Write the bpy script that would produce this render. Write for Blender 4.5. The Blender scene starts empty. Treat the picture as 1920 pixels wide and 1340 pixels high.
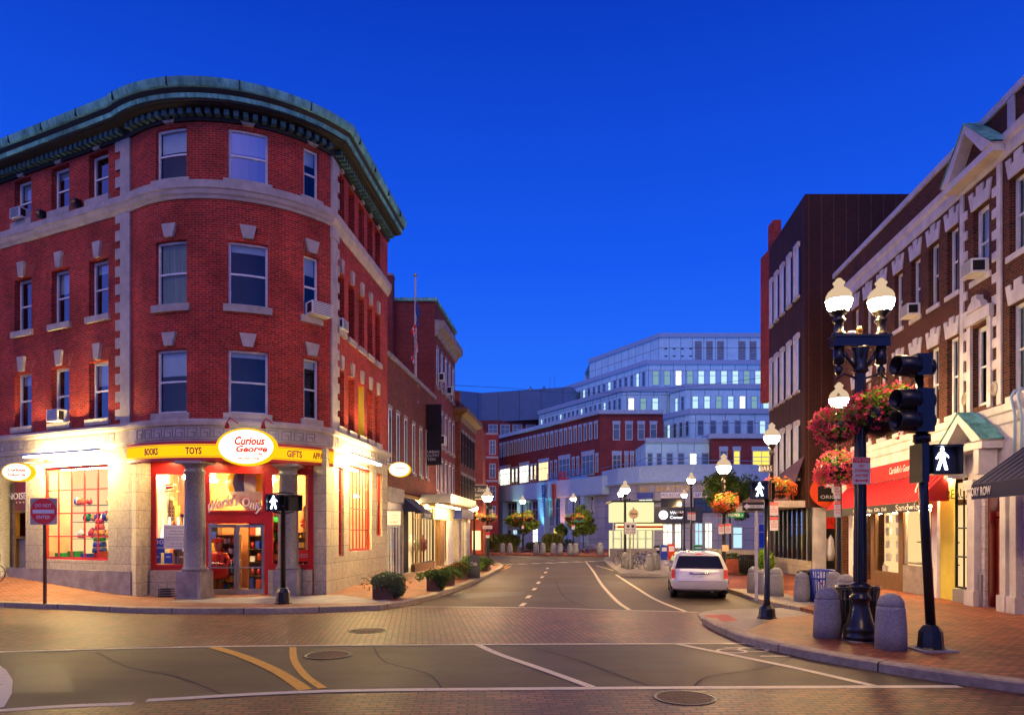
import bpy, math, random
from mathutils import Vector, Matrix
R = math.radians
rnd = random.Random(11)
sc = bpy.context.scene
COL = sc.collection
F, CX, HZ, H = 1280.0, 960.0, 1000.0, 2.3      # lens in photo pixels, centre column, horizon row, eye height

# ---------------------------------------------------------------- camera
cd = bpy.data.cameras.new('camera'); cam = bpy.data.objects.new('camera', cd); COL.objects.link(cam)
cam.location = (0, 0, H); cam.rotation_euler = (R(90), 0, 0)
cd.sensor_fit = 'HORIZONTAL'; cd.sensor_width = 36; cd.lens = 36 * F / 1920
cd.shift_y = (HZ - 670) / 1920; cd.clip_start = .1; cd.clip_end = 3000
sc.camera = cam
# ---------------------------------------------------------------- sky, dusk light, exposure
W = bpy.data.worlds.new('World'); sc.world = W; W.use_nodes = True
nt = W.node_tree; nt.nodes.clear()
def N(t, typ, **kw):
    n = t.nodes.new(typ)
    for k, v in kw.items(): setattr(n, k, v)
    return n
def MX(t, a, b, fac=.5, bt='MIX'):
    n = N(t, 'ShaderNodeMix', data_type='RGBA', blend_type=bt)
    for s, v in ((0, fac), (6, a), (7, b)):
        if hasattr(v, 'is_linked'): t.links.new(v, n.inputs[s])
        elif s == 0: n.inputs[0].default_value = v
        else: n.inputs[s].default_value = (*v, 1) if len(v) == 3 else v
    return n.outputs[2]
def MA(t, op, a, b=None):
    n = N(t, 'ShaderNodeMath', operation=op)
    for i, v in enumerate((a, b)):
        if v is None: continue
        if hasattr(v, 'is_linked'): t.links.new(v, n.inputs[i])
        else: n.inputs[i].default_value = v
    return n.outputs[0]
def RAMP(t, fac, stops, interp='LINEAR'):
    n = N(t, 'ShaderNodeValToRGB'); n.color_ramp.interpolation = interp
    e = n.color_ramp.elements
    while len(e) < len(stops): e.new(.5)
    for i, (p, c) in enumerate(stops):
        e[i].position = p; e[i].color = (*c, 1) if len(c) == 3 else c
    t.links.new(fac, n.inputs[0]); return n.outputs[0]
tc = N(nt, 'ShaderNodeTexCoord'); sx = N(nt, 'ShaderNodeSeparateXYZ'); nt.links.new(tc.outputs['Generated'], sx.inputs[0])
sky = N(nt, 'ShaderNodeTexSky', sky_type='NISHITA', sun_disc=False, sun_elevation=R(4), sun_rotation=R(174), ozone_density=6, air_density=1.2, dust_density=.5)
zen = RAMP(nt, sx.outputs[2], [(0, (.05, .22, 1.0)), (.2, (.022, .165, 1.0)), (.36, (.009, .102, .88)), (.62, (.003, .042, .53)), (.78, (.003, .028, .30)), (1, (.002, .014, .14))])
ns = MX(nt, (.35, .6, 1.6), sky.outputs[0], 1, 'MULTIPLY')
# dusk afterglow low in the west, behind the camera
dt = N(nt, 'ShaderNodeVectorMath', operation='DOT_PRODUCT'); nt.links.new(tc.outputs['Generated'], dt.inputs[0]); dt.inputs[1].default_value = Vector((-.45, -.8, .42)).normalized()
gl = MA(nt, 'POWER', MA(nt, 'MAXIMUM', dt.outputs['Value'], 0.0), 2.2)
glow = MX(nt, (0, 0, 0), (.30, .18, .16), gl)
add = MX(nt, zen, glow, 1, 'ADD'); add2 = MX(nt, add, ns, .012, 'ADD')
bg = N(nt, 'ShaderNodeBackground'); nt.links.new(add2, bg.inputs[0]); bg.inputs[1].default_value = .80
wo = N(nt, 'ShaderNodeOutputWorld'); nt.links.new(bg.outputs[0], wo.inputs[0])
sd = bpy.data.lights.new('sun', 'SUN'); sun = bpy.data.objects.new('sun', sd); COL.objects.link(sun)
sd.energy = .36; sd.angle = R(18); sd.color = (1, .66, .46)
sun.rotation_euler = Vector((.22, .80, -.72)).to_track_quat('-Z', 'Y').to_euler()
sc.view_settings.view_transform = 'Standard'; sc.view_settings.look = 'None'; sc.view_settings.exposure = .26; sc.view_settings.gamma = 1
sc.render.engine = 'CYCLES'
sc.cycles.use_denoising = True
sc.cycles.max_bounces = 6; sc.cycles.diffuse_bounces = 3; sc.cycles.glossy_bounces = 3; sc.cycles.transparent_max_bounces = 12
sc.cycles.sample_clamp_indirect = 4; sc.cycles.caustics_reflective = False; sc.cycles.caustics_refractive = False

# ---------------------------------------------------------------- materials
M = {}
def newmat(name):
    m = bpy.data.materials.new(name); m.use_nodes = True; t = m.node_tree; t.nodes.clear()
    o = N(t, 'ShaderNodeOutputMaterial'); b = N(t, 'ShaderNodeBsdfPrincipled'); t.links.new(b.outputs[0], o.inputs[0])
    M[name] = m; return m, t, b, o
def noise(t, scale, detail=4, rough=.6, co='Object', sc3=None):
    tc = N(t, 'ShaderNodeTexCoord'); n = N(t, 'ShaderNodeTexNoise'); n.inputs['Scale'].default_value = scale
    n.inputs['Detail'].default_value = detail; n.inputs['Roughness'].default_value = rough
    if sc3:
        mp = N(t, 'ShaderNodeMapping'); mp.inputs['Scale'].default_value = sc3
        t.links.new(tc.outputs[co], mp.inputs[0]); t.links.new(mp.outputs[0], n.inputs[0])
    else: t.links.new(tc.outputs[co], n.inputs[0])
    return n.outputs[0]
def bump(t, b, h, strength=.3, dist=.02):
    n = N(t, 'ShaderNodeBump'); n.inputs['Strength'].default_value = strength; n.inputs['Distance'].default_value = dist
    t.links.new(h, n.inputs['Height']); t.links.new(n.outputs[0], b.inputs['Normal'])
def sh(c, k): return tuple(max(0, x * k) for x in c)
def plain(name, col, rough=.6, metal=0, var=.25, scale=3, bmp=0, spec=.5, coat=0, sc3=None):
    m, t, b, o = newmat(name)
    if var:
        n = noise(t, scale, sc3=sc3); t.links.new(RAMP(t, n, [(.3, sh(col, 1 - var)), (.7, sh(col, 1 + var))]), b.inputs['Base Color'])
    else: b.inputs['Base Color'].default_value = (*col, 1)
    b.inputs['Roughness'].default_value = rough; b.inputs['Metallic'].default_value = metal
    b.inputs['Specular IOR Level'].default_value = spec; b.inputs['Coat Weight'].default_value = coat
    if bmp: bump(t, b, noise(t, scale * 8), bmp)
    return m
def emit(name, col, s):
    m = bpy.data.materials.new(name); m.use_nodes = True; t = m.node_tree; t.nodes.clear()
    o = N(t, 'ShaderNodeOutputMaterial'); e = N(t, 'ShaderNodeEmission'); e.inputs[0].default_value = (*col, 1); e.inputs[1].default_value = s
    t.links.new(e.outputs[0], o.inputs[0]); M[name] = m; return m
def brick(name, c1, c2, mort, w=.23, h=.077, ms=.010, rot=0, off=.5, rough=.85, big=.25, bmp=.4, dirt=None, bias=0):
    m, t, b, o = newmat(name)
    tc = N(t, 'ShaderNodeTexCoord'); mp = N(t, 'ShaderNodeMapping'); mp.inputs['Rotation'].default_value = (0, 0, rot)
    t.links.new(tc.outputs['UV'], mp.inputs[0])
    bt = N(t, 'ShaderNodeTexBrick'); bt.offset = off; t.links.new(mp.outputs[0], bt.inputs[0])
    for k, v in (('Scale', 1), ('Brick Width', w), ('Row Height', h), ('Mortar Size', ms), ('Mortar Smooth', .3), ('Bias', bias)): bt.inputs[k].default_value = v
    bt.inputs['Color1'].default_value = (*c1, 1); bt.inputs['Color2'].default_value = (*c2, 1); bt.inputs['Mortar'].default_value = (*mort, 1)
    n = noise(t, .55, 5, .65); f = RAMP(t, n, [(.28, (1 - big,) * 3), (.72, (1 + big,) * 3)])
    c = MX(t, bt.outputs[0], f, 1, 'MULTIPLY')
    n2 = noise(t, 9, 3); c = MX(t, c, RAMP(t, n2, [(.3, (.8,) * 3), (.7, (1.2,) * 3)]), 1, 'MULTIPLY')
    if dirt:
        n3 = noise(t, 1.1, 6, .7, sc3=(1, 1, .25)); c = MX(t, c, dirt, RAMP(t, n3, [(.52, (0,) * 3), (.8, (.45,) * 3)]))
    t.links.new(c, b.inputs['Base Color']); b.inputs['Roughness'].default_value = rough; b.inputs['Specular IOR Level'].default_value = .3
    bump(t, b, bt.outputs['Fac'], -bmp, .01) if False else bump(t, b, MA(t, 'SUBTRACT', 1.0, bt.outputs['Fac']), bmp, .01)
    return m
def glass(name, tint=(.75, .85, .9), refl=.16, rough=.02, body=None):
    m = bpy.data.materials.new(name); m.use_nodes = True; t = m.node_tree; t.nodes.clear()
    o = N(t, 'ShaderNodeOutputMaterial'); g = N(t, 'ShaderNodeBsdfGlossy'); g.inputs['Roughness'].default_value = rough; g.inputs[0].default_value = (.9, .95, 1, 1)
    tr = N(t, 'ShaderNodeBsdfTransparent'); tr.inputs[0].default_value = (*tint, 1)
    lw = N(t, 'ShaderNodeLayerWeight'); lw.inputs[0].default_value = .25
    f = MA(t, 'MINIMUM', MA(t, 'ADD', MA(t, 'MULTIPLY', lw.outputs[0], .6), refl), .95)
    mx = N(t, 'ShaderNodeMixShader'); t.links.new(f, mx.inputs[0]); t.links.new(tr.outputs[0], mx.inputs[1]); t.links.new(g.outputs[0], mx.inputs[2])
    t.links.new(mx.outputs[0], o.inputs[0])
    gm = N(t, 'ShaderNodeBump'); gm.inputs['Strength'].default_value = .04; gm.inputs['Distance'].default_value = .05
    t.links.new(noise(t, 1.2, 2), gm.inputs['Height']); t.links.new(gm.outputs[0], g.inputs['Normal'])
    M[name] = m; return m

brick('brick_red', (.60, .028, .012), (.34, .016, .009), (.36, .15, .11), dirt=(.10, .015, .012), ms=.011, big=.45)
brick('brick_arch', (.60, .055, .018), (.40, .032, .014), (.30, .17, .15), w=.30, h=.075, rot=R(90), ms=.010)
brick('brick_dark', (.24, .040, .020), (.10, .020, .014), (.17, .11, .09), dirt=(.03, .012, .012))
brick('brick_brown', (.11, .022, .012), (.035, .010, .007), (.13, .075, .05), ms=.012)
brick('brick_wine', (.26, .032, .030), (.16, .022, .024), (.20, .10, .11))
brick('brick_orange', (.50, .10, .04), (.33, .06, .03), (.25, .15, .12))
brick('paving_brick', (.46, .14, .058), (.22, .062, .030), (.04, .025, .016), w=.22, h=.11, ms=.012, rough=.55, dirt=(.10, .05, .03), big=.35, bmp=.3)
brick('paving_left', (.40, .17, .09), (.26, .10, .06), (.05, .035, .025), w=.22, h=.11, ms=.012, rough=.6, big=.4, bmp=.3, dirt=(.30, .22, .15)); brick('crossing_brick', (.22, .080, .042), (.11, .044, .028), (.014, .010, .008), w=.26, h=.135, ms=.016, rough=.5, big=.45, bmp=.8, rot=R(90))
brick('crossing_brick_near', (.24, .088, .046), (.10, .040, .026), (.016, .011, .008), w=.24, h=.12, ms=.015, rough=.5, big=.45, bmp=.7)
brick('stone_block', (.56, .49, .34), (.47, .41, .30), (.17, .15, .12), w=1.25, h=.62, ms=.008, big=.15, rough=.7, bmp=.3)
brick('marble_block', (.62, .58, .56), (.54, .50, .50), (.22, .20, .18), w=.9, h=.62, ms=.007, big=.15, rough=.55, bmp=.25)
brick('panel_sky_tint', (.55, .92, 1.0), (.50, .88, .98), (.14, .22, .28), w=2.1, h=6, ms=.05, off=0, big=.12, rough=.6, bmp=.2)  # white panels with the sky's blue cast put into their base colour
brick('panel_stone', (.40, .42, .46), (.34, .37, .41), (.14, .15, .18), w=2.6, h=1.5, ms=.03, off=0, big=.12, rough=.6, bmp=.2)
brick('panel_brown', (.060, .020, .015), (.048, .016, .013), (.11, .055, .035), w=.62, h=30, ms=.022, off=0, big=.25, rough=.8, bmp=.3)
brick('panel_steel', (.10, .19, .34), (.09, .18, .32), (.05, .06, .09), w=4.2, h=30, ms=.06, off=0, big=.1, rough=.5, bmp=.2)
plain('limestone', (.50, .44, .38), .7, var=.22, scale=2.2, bmp=.12)
plain('limestone_dark', (.30, .27, .25), .7, var=.3, scale=2.5, bmp=.15)
plain('marble', (.60, .58, .58), .5, var=.2, scale=1.8, bmp=.08)
plain('granite', (.30, .30, .30), .7, var=.3, scale=30, bmp=.2)
plain('granite_pillar', (.27, .25, .22), .35, var=.45, scale=26, bmp=.05)
plain('concrete', (.34, .31, .27), .85, var=.22, scale=1.6, bmp=.15)
brick('kerb_stone', (.40, .33, .25), (.30, .25, .19), (.05, .04, .03), w=2.1, h=3, ms=.018, off=0, big=.3, rough=.8, bmp=.5, dirt=(.10, .08, .06))
plain('white_wood', (.82, .84, .86), .5, var=.12, scale=4)
plain('brown_wood', (.16, .08, .03), .5, var=.4, scale=2, sc3=(9, 9, .6))
plain('red_paint', (.55, .022, .018), .35, var=.1)
plain('red_wood', (.16, .012, .012), .3, var=.25, scale=3)
plain('black_iron', (.010, .010, .013), .32, var=.3, scale=14, bmp=.05, coat=.3)
plain('black_plastic', (.013, .013, .018), .28, var=.2)
plain('dark_room', (.012, .012, .014), .9, var=.5, scale=1.2)
plain('dark_metal', (.03, .03, .035), .4, .6, var=.2)
plain('steel', (.5, .5, .52), .3, .9, var=.15)
plain('brass', (.4, .22, .05), .3, .9, var=.15)
plain('blind', (.78, .84, .86), .8, var=.08)
plain('curtain', (.30, .34, .22), .8, var=.35, scale=2, sc3=(8, 8, .4))
plain('roof_tar', (.03, .03, .035), .9)
plain('white_paint', (.62, .60, .55), .6, var=.18, scale=8)
plain('yellow_paint', (.85, .42, .02), .6, var=.25, scale=6)
plain('blue_paint', (.02, .06, .45), .35, var=.1)
plain('orange_paint', (.75, .08, .02), .4, var=.1)
plain('green_paint', (.02, .35, .07), .4, var=.1)
plain('sign_white', (.80, .80, .80), .4, var=.03)
plain('sign_red', (.85, .030, .02), .4, var=.03)
plain('sign_green', (.0, .22, .12), .4, var=.03)
plain('sign_blue', (.03, .07, .30), .4, var=.03)
plain('ink', (.012, .012, .012), .5, var=0)
plain('slate_board', (.05, .055, .07), .4, var=.15)
plain('awning_red', (.50, .012, .016), .75, var=.12)
plain('awning_blue', (.006, .009, .06), .75, var=.12)
plain('bark', (.06, .045, .03), .9, var=.3, scale=12, bmp=.3)
plain('soil', (.03, .02, .012), .95, var=.3)
plain('tyre', (.012, .012, .012), .7, var=.1)
plain('chrome', (.7, .72, .75), .12, 1, var=0)
plain('car_paint', (.85, .82, .76), .25, .15, var=.02, coat=.8)
plain('car_glass', (.008, .009, .02), .06, var=0, spec=.8)
plain('rust_steel', (.09, .04, .025), .7, var=.4, scale=5)
plain('skin', (.55, .35, .25), .6, var=.05)
plain('gold', (.75, .5, .08), .35, .5, var=.05)
def leafmat(name, c1, c2, tl=.35):
    m, t, b, o = newmat(name)
    n = N(t, 'ShaderNodeNewGeometry'); r = RAMP(t, n.outputs['Random Per Island'], [(0, c1), (1, c2)])
    t.links.new(r, b.inputs['Base Color']); b.inputs['Roughness'].default_value = .6
    tr = N(t, 'ShaderNodeBsdfTranslucent'); t.links.new(r, tr.inputs[0]); tl = .5 if 'petal' in name else tl; mx = N(t, 'ShaderNodeMixShader'); mx.inputs[0].default_value = tl
    t.links.new(b.outputs[0], mx.inputs[1]); t.links.new(tr.outputs[0], mx.inputs[2]); t.links.new(mx.outputs[0], o.inputs[0]); return m
leafmat('leaf_mid', (.05, .11, .015), (.17, .25, .03)); leafmat('leaf', (.03, .07, .012), (.10, .16, .03)); leafmat('leaf_bright', (.09, .24, .02), (.32, .55, .05)); leafmat('leaf_grey', (.06, .09, .05), (.16, .22, .11))
leafmat('petal', (.90, .04, .10), (.95, .20, .34)); leafmat('petal_orange', (.75, .06, .03), (.9, .25, .08)); leafmat('grass_blade', (.05, .09, .015), (.16, .17, .04))
glass('pane_glass', refl=.05); glass('pane_mid', refl=.22); glass('shop_glass', (.96, .96, .96), .03); glass('pane_bright', (.8, .9, .95), .42)
# asphalt, worn and patched
m, t, b, o = newmat('asphalt')
n1 = noise(t, .22, 6, .65); n2 = noise(t, 160, 2); n3 = noise(t, .9, 4, .7, sc3=(.35, 2.2, 1))
c = RAMP(t, n1, [(.3, (.040, .025, .013)), (.5, (.064, .040, .020)), (.7, (.090, .058, .028))])
c = MX(t, c, RAMP(t, n2, [(.3, (.55,) * 3), (.7, (1.5,) * 3)]), 1, 'MULTIPLY')
c = MX(t, c, RAMP(t, n3, [(.35, (.75,) * 3), (.6, (1.1,) * 3)]), 1, 'MULTIPLY')
tcv = N(t, 'ShaderNodeTexCoord'); wv = N(t, 'ShaderNodeTexVoronoi', feature='DISTANCE_TO_EDGE'); wv.inputs['Scale'].default_value = .34
nz = noise(t, .9, 4, .7); vm = N(t, 'ShaderNodeVectorMath', operation='ADD'); t.links.new(tcv.outputs['Object'], vm.inputs[0]); t.links.new(MX(t, (0, 0, 0), (1.6, 1.6, 0), nz), vm.inputs[1]); t.links.new(vm.outputs[0], wv.inputs['Vector'])
crk = RAMP(t, wv.outputs['Distance'], [(0, (1,) * 3), (.006, (0,) * 3)]); msk = RAMP(t, noise(t, .13, 2), [(.47, (0,) * 3), (.55, (.8,) * 3)])
c = MX(t, c, (.015, .013, .011), MX(t, crk, msk, 1, 'MULTIPLY'))
sp = noise(t, .75, 5, .75); c = MX(t, c, (.02, .017, .014), RAMP(t, sp, [(.60, (0,) * 3), (.74, (.65,) * 3)]))
t.links.new(c, b.inputs['Base Color']); t.links.new(RAMP(t, n1, [(.3, (.52,) * 3), (.7, (.75,) * 3)]), b.inputs['Roughness']); bump(t, b, n2, .5, .006)
m, t, b, o = newmat('asphalt_patch'); n2 = noise(t, 150, 2)
t.links.new(MX(t, RAMP(t, noise(t, 1.2, 4), [(.3, (.026, .022, .018)), (.7, (.05, .042, .032))]), RAMP(t, n2, [(.3, (.55,) * 3), (.7, (1.5,) * 3)]), 1, 'MULTIPLY'), b.inputs['Base Color']); b.inputs['Roughness'].default_value = .55; bump(t, b, n2, .5, .006)
emit('kiosk_light', (1, .93, .48), .85); emit('red_lit', (.85, .02, .01), .9)
# road paint with worn holes
def worn(name, col):
    m, t, b, o = newmat(name); n = noise(t, 7, 6, .75)
    t.links.new(MX(t, col, sh(col, .28), RAMP(t, n, [(.58, (0,) * 3), (.66, (.8,) * 3)])), b.inputs['Base Color']); b.inputs['Roughness'].default_value = .6
worn('road_white', (.74, .66, .48)); worn('road_yellow', (.80, .40, .03))
# weathered copper
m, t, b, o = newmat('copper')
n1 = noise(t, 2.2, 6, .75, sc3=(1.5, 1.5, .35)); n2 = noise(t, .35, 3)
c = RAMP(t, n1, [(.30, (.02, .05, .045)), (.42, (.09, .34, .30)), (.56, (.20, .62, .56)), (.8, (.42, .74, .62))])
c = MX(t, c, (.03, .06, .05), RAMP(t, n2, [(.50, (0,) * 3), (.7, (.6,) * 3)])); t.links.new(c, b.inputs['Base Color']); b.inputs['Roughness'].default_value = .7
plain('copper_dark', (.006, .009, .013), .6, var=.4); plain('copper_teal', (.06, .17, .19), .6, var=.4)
emit('globe_low', (1, .62, .24), 400); emit('globe_high', (1, .70, .45), .62)
emit('bar_light', (1, .70, .27), 420); emit('oval_light', (1, .92, .78), 1.7); emit('shop_lamp', (1, .70, .30), 190)
emit('toy_lamp', (1, .70, .32), 520); emit('walk_white', (.72, .82, 1), 9); emit('lit_warm', (1, .72, .30), 1.6); emit('lit_pale', (.95, 1, .80), 1.5); emit('lit_cool', (.55, .85, 1), .9); emit('lit_yellow', (1, .80, .12), 1.0)
emit('logo_light', (.9, .9, 1), 2.5); emit('lit_green', (.05, 1, .35), 3); emit('red_glow', (1, .05, .02), 1.2)
plain('yellow_toy', (.95, .55, .01), .45, var=.03); emit('yellow_sign', (1, .50, .006), 1.15)
plain('orange_wall', (.60, .22, .07), .8, var=.25, scale=1.5); plain('cream_wall', (.80, .58, .32), .8, var=.1); plain('yellow_wall', (.80, .70, .10), .8, var=.05)

# ---------------------------------------------------------------- frames: a wall plane or a curved wall, u runs left to right, d outwards
class Fr:
    arc = False
    def __init__(s, a, b): 
        s.o = Vector((a[0], a[1])); d = Vector((b[0] - a[0], b[1] - a[1])); s.L = d.length; s.d = d.normalized(); s.n = Vector((s.d.y, -s.d.x))
    def pt(s, u, d, z): q = s.o + s.d * u + s.n * d; return (q.x, q.y, z)
    def u(s, px, d=0):
        k = (px - CX) / F; o = s.o + s.n * d; return (k * o.y - o.x) / (s.d.x - k * s.d.y)
    def z(s, px, py, d=0):
        q = s.pt(s.u(px, d), d, 0); return H + (HZ - py) / F * q[1]
    def us(s, a, b): return [a, b]
class Arc(Fr):
    arc = True
    def __init__(s, c, r, a0, a1): s.c = Vector(c); s.r = r; s.a0 = a0; s.L = (a1 - a0) * r
    def pt(s, u, d, z): a = s.a0 + u / s.r; return (s.c.x + (s.r + d) * math.cos(a), s.c.y + (s.r + d) * math.sin(a), z)
    def u(s, px, d=0):
        k = (px - CX) / F; dx, dy = k, 1.0; r = s.r + d; A = dx * dx + dy * dy; B = -2 * (dx * s.c.x + dy * s.c.y); Cc = s.c.length_squared - r * r
        D = B * B - 4 * A * Cc
        t = (-B - math.sqrt(max(D, 0))) / (2 * A); a = math.atan2(t * dy - s.c.y, t * dx - s.c.x); return (a - s.a0) * s.r
    def us(s, a, b): n = max(1, int(abs(b - a) / .25)); return [a + (b - a) * i / n for i in range(n + 1)]
def P(px, py, Y): return Vector(((px - CX) / F * Y, Y, H + (HZ - py) / F * Y))
def G(px, py, z=0): Y = (H - z) * F / (py - HZ); return Vector(((px - CX) / F * Y, Y, z))

# ---------------------------------------------------------------- mesh builder
class MB:
    def __init__(s): s.v = []; s.f = []; s.uv = []; s.mi = []; s.key = {}; s.g = 0; s.sm = []
    def vi(s, p):
        k = (s.g, round(p[0], 4), round(p[1], 4), round(p[2], 4))
        if k not in s.key: s.key[k] = len(s.v); s.v.append(tuple(p))
        return s.key[k]
    def new(s): s.g += 1
    def face(s, pts, uv=None, mi=0, sm=False):
        ix = [s.vi(p) for p in pts]
        if len(set(ix)) < 3: return
        if len(set(ix)) < len(ix):
            o = []; uu = []
            for i, k in enumerate(ix):
                if k not in o: o.append(k); uu.append(uv[i] if uv else None)
            ix = o; uv = uu if uv else None
        s.f.append(ix); s.mi.append(mi); s.sm.append(sm)
        if uv is None:
            a, b_, c_ = (Vector(s.v[i]) for i in ix[:3]); n = (b_ - a).cross(c_ - a)
            if abs(n.z) > .7 * n.length: uv = [(s.v[i][0], s.v[i][1]) for i in ix]
            elif abs(n.y) > abs(n.x): uv = [(s.v[i][0], s.v[i][2]) for i in ix]
            else: uv = [(s.v[i][1], s.v[i][2]) for i in ix]
        s.uv.append(uv)
    def fbox(s, fr, u0, u1, d0, d1, z0, z1, mi=0, caps=True):
        s.new(); us = fr.us(u0, u1)
        for a, b in zip(us, us[1:]):
            p = lambda u, d, z: fr.pt(u, d, z)
            s.face([p(a, d1, z0), p(b, d1, z0), p(b, d1, z1), p(a, d1, z1)], [(a, z0), (b, z0), (b, z1), (a, z1)], mi)
            s.face([p(b, d0, z0), p(a, d0, z0), p(a, d0, z1), p(b, d0, z1)], [(b, z0), (a, z0), (a, z1), (b, z1)], mi)
            s.face([p(a, d1, z1), p(b, d1, z1), p(b, d0, z1), p(a, d0, z1)], [(a, d1), (b, d1), (b, d0), (a, d0)], mi)
            s.face([p(a, d0, z0), p(b, d0, z0), p(b, d1, z0), p(a, d1, z0)], [(a, d0), (b, d0), (b, d1), (a, d1)], mi)
        for u, q in ((u0, 0), (u1, 1)):
            pts = [fr.pt(u, d0, z0), fr.pt(u, d1, z0), fr.pt(u, d1, z1), fr.pt(u, d0, z1)]; uv = [(d0, z0), (d1, z0), (d1, z1), (d0, z1)]
            if q: pts.reverse(); uv.reverse()
            s.face(pts, uv, mi)
        return s
    def fpoly(s, fr, pts, d0, d1, mi=0):       # polygon in (u,z) extruded in d
        s.new(); n = len(pts)
        s.face([fr.pt(u, d1, z) for u, z in pts], list(pts), mi)
        s.face([fr.pt(u, d0, z) for u, z in reversed(pts)], list(reversed(pts)), mi)
        for i in range(n):
            a, b = pts[i], pts[(i + 1) % n]
            s.face([fr.pt(a[0], d0, a[1]), fr.pt(b[0], d0, b[1]), fr.pt(b[0], d1, b[1]), fr.pt(a[0], d1, a[1])], [(d0, a[1]), (d0, b[1]), (d1, b[1]), (d1, a[1])], mi)
        return s
    def fquad(s, fr, u0, u1, d, z0, z1, mi=0):
        s.new()
        us = fr.us(u0, u1)
        for a, b in zip(us, us[1:]): s.face([fr.pt(a, d, z0), fr.pt(b, d, z0), fr.pt(b, d, z1), fr.pt(a, d, z1)], [(a, z0), (b, z0), (b, z1), (a, z1)], mi)
        return s
    def wall(s, fr, u0, u1, z0, z1, ops, rev=.22, mi=0):   # wall skin with openings and their reveals
        s.new(); U = sorted(set([u0, u1] + [x for o in ops for x in o[:2]])); Z = sorted(set([z0, z1] + [x for o in ops for x in o[2:4]]))
        UU = [U[0]]
        for a, b in zip(U, U[1:]): UU += fr.us(a, b)[1:]
        for a, b in zip(UU, UU[1:]):
            for c, d in zip(Z, Z[1:]):
                um, zm = (a + b) / 2, (c + d) / 2
                if any(o[0] < um < o[1] and o[2] < zm < o[3] for o in ops): continue
                s.face([fr.pt(a, 0, c), fr.pt(b, 0, c), fr.pt(b, 0, d), fr.pt(a, 0, d)], [(a, c), (b, c), (b, d), (a, d)], mi)
        for o in ops:
            a, b, c, d = o[:4]
            s.face([fr.pt(a, 0, c), fr.pt(a, -rev, c), fr.pt(a, -rev, d), fr.pt(a, 0, d)][::-1], [(a, c), (a - rev, c), (a - rev, d), (a, d)][::-1], mi)
            s.face([fr.pt(b, 0, c), fr.pt(b, -rev, c), fr.pt(b, -rev, d), fr.pt(b, 0, d)], [(b, c), (b + rev, c), (b + rev, d), (b, d)], mi)
            for z in (c, d):
                us = fr.us(a, b)
                for x, y in zip(us, us[1:]):
                    q = [fr.pt(x, 0, z), fr.pt(y, 0, z), fr.pt(y, -rev, z), fr.pt(x, -rev, z)]
                    s.face(q if z == c else q[::-1], None, mi)
        return s
    def box(s, x0, x1, y0, y1, z0, z1, mi=0, T=None):
        s.new(); c = [(x, y, z) for z in (z0, z1) for y in (y0, y1) for x in (x0, x1)]
        if T is not None: c = [tuple(T @ Vector(q)) for q in c]
        dims = (abs(x1 - x0), abs(y1 - y0), abs(z1 - z0))
        for q in ((0, 2, 3, 1), (4, 5, 7, 6), (0, 1, 5, 4), (2, 6, 7, 3), (0, 4, 6, 2), (1, 3, 7, 5)): s.face([c[i] for i in q], None, mi)
        return s
    def prism(s, pts, z0, z1, mi=0):            # plan polygon (counter-clockwise) extruded up; z may be functions
        s.new(); n = len(pts)
        s.face([(x, y, z1) for x, y in pts], None, mi); s.face([(x, y, z0) for x, y in reversed(pts)], None, mi)
        L = 0
        for i in range(n):
            a, b = pts[i], pts[(i + 1) % n]; l = math.dist(a, b)
            s.face([(*a, z0), (*b, z0), (*b, z1), (*a, z1)], [(L, z0), (L + l, z0), (L + l, z1), (L, z1)], mi); L += l
        return s
    def lathe(s, prof, seg=16, c=(0, 0, 0), mi=0, sm=True, T=None, sx=1, sy=1, rot=0, cap=True):
        s.new(); rings = []
        for r, z in prof:
            ring = []
            for i in range(seg):
                a = rot + 2 * math.pi * i / seg; p = Vector((c[0] + r * sx * math.cos(a), c[1] + r * sy * math.sin(a), c[2] + z))
                ring.append(tuple(T @ p) if T is not None else tuple(p))
            rings.append(ring)
        for k in range(len(rings) - 1):
            for i in range(seg):
                j = (i + 1) % seg; s.face([rings[k][i], rings[k][j], rings[k + 1][j], rings[k + 1][i]], None, mi, sm)
        if cap and prof[0][0] > 1e-4: s.face(rings[0][::-1], None, mi)
        if cap and prof[-1][0] > 1e-4: s.face(rings[-1], None, mi)
        return s
    def tube(s, pts, r, seg=8, mi=0, r2=None, closed=False):
        s.new(); pts = [Vector(p) for p in pts]; n = len(pts); rings = []
        up = Vector((0, 0, 1)); t0 = (pts[1] - pts[0]).normalized()
        x = t0.cross(up) if abs(t0.z) < .95 else t0.cross(Vector((1, 0, 0))); x.normalize()
        for i, p in enumerate(pts):
            a = pts[(i - 1) % n] if (i or closed) else p; b = pts[(i + 1) % n] if (i < n - 1 or closed) else p
            t = (b - a).normalized(); x = (x - t * x.dot(t)).normalized(); y = t.cross(x)
            rr = r if r2 is None else r + (r2 - r) * i / (n - 1)
            rings.append([tuple(p + (x * math.cos(2 * math.pi * k / seg) + y * math.sin(2 * math.pi * k / seg)) * rr) for k in range(seg)])
        for i in range(n if closed else n - 1):
            A, B = rings[i], rings[(i + 1) % n]
            for k in range(seg): j = (k + 1) % seg; s.face([A[k], A[j], B[j], B[k]], None, mi, True)
        if not closed: s.face(rings[0][::-1], None, mi); s.face(rings[-1], None, mi)
        return s
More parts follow.
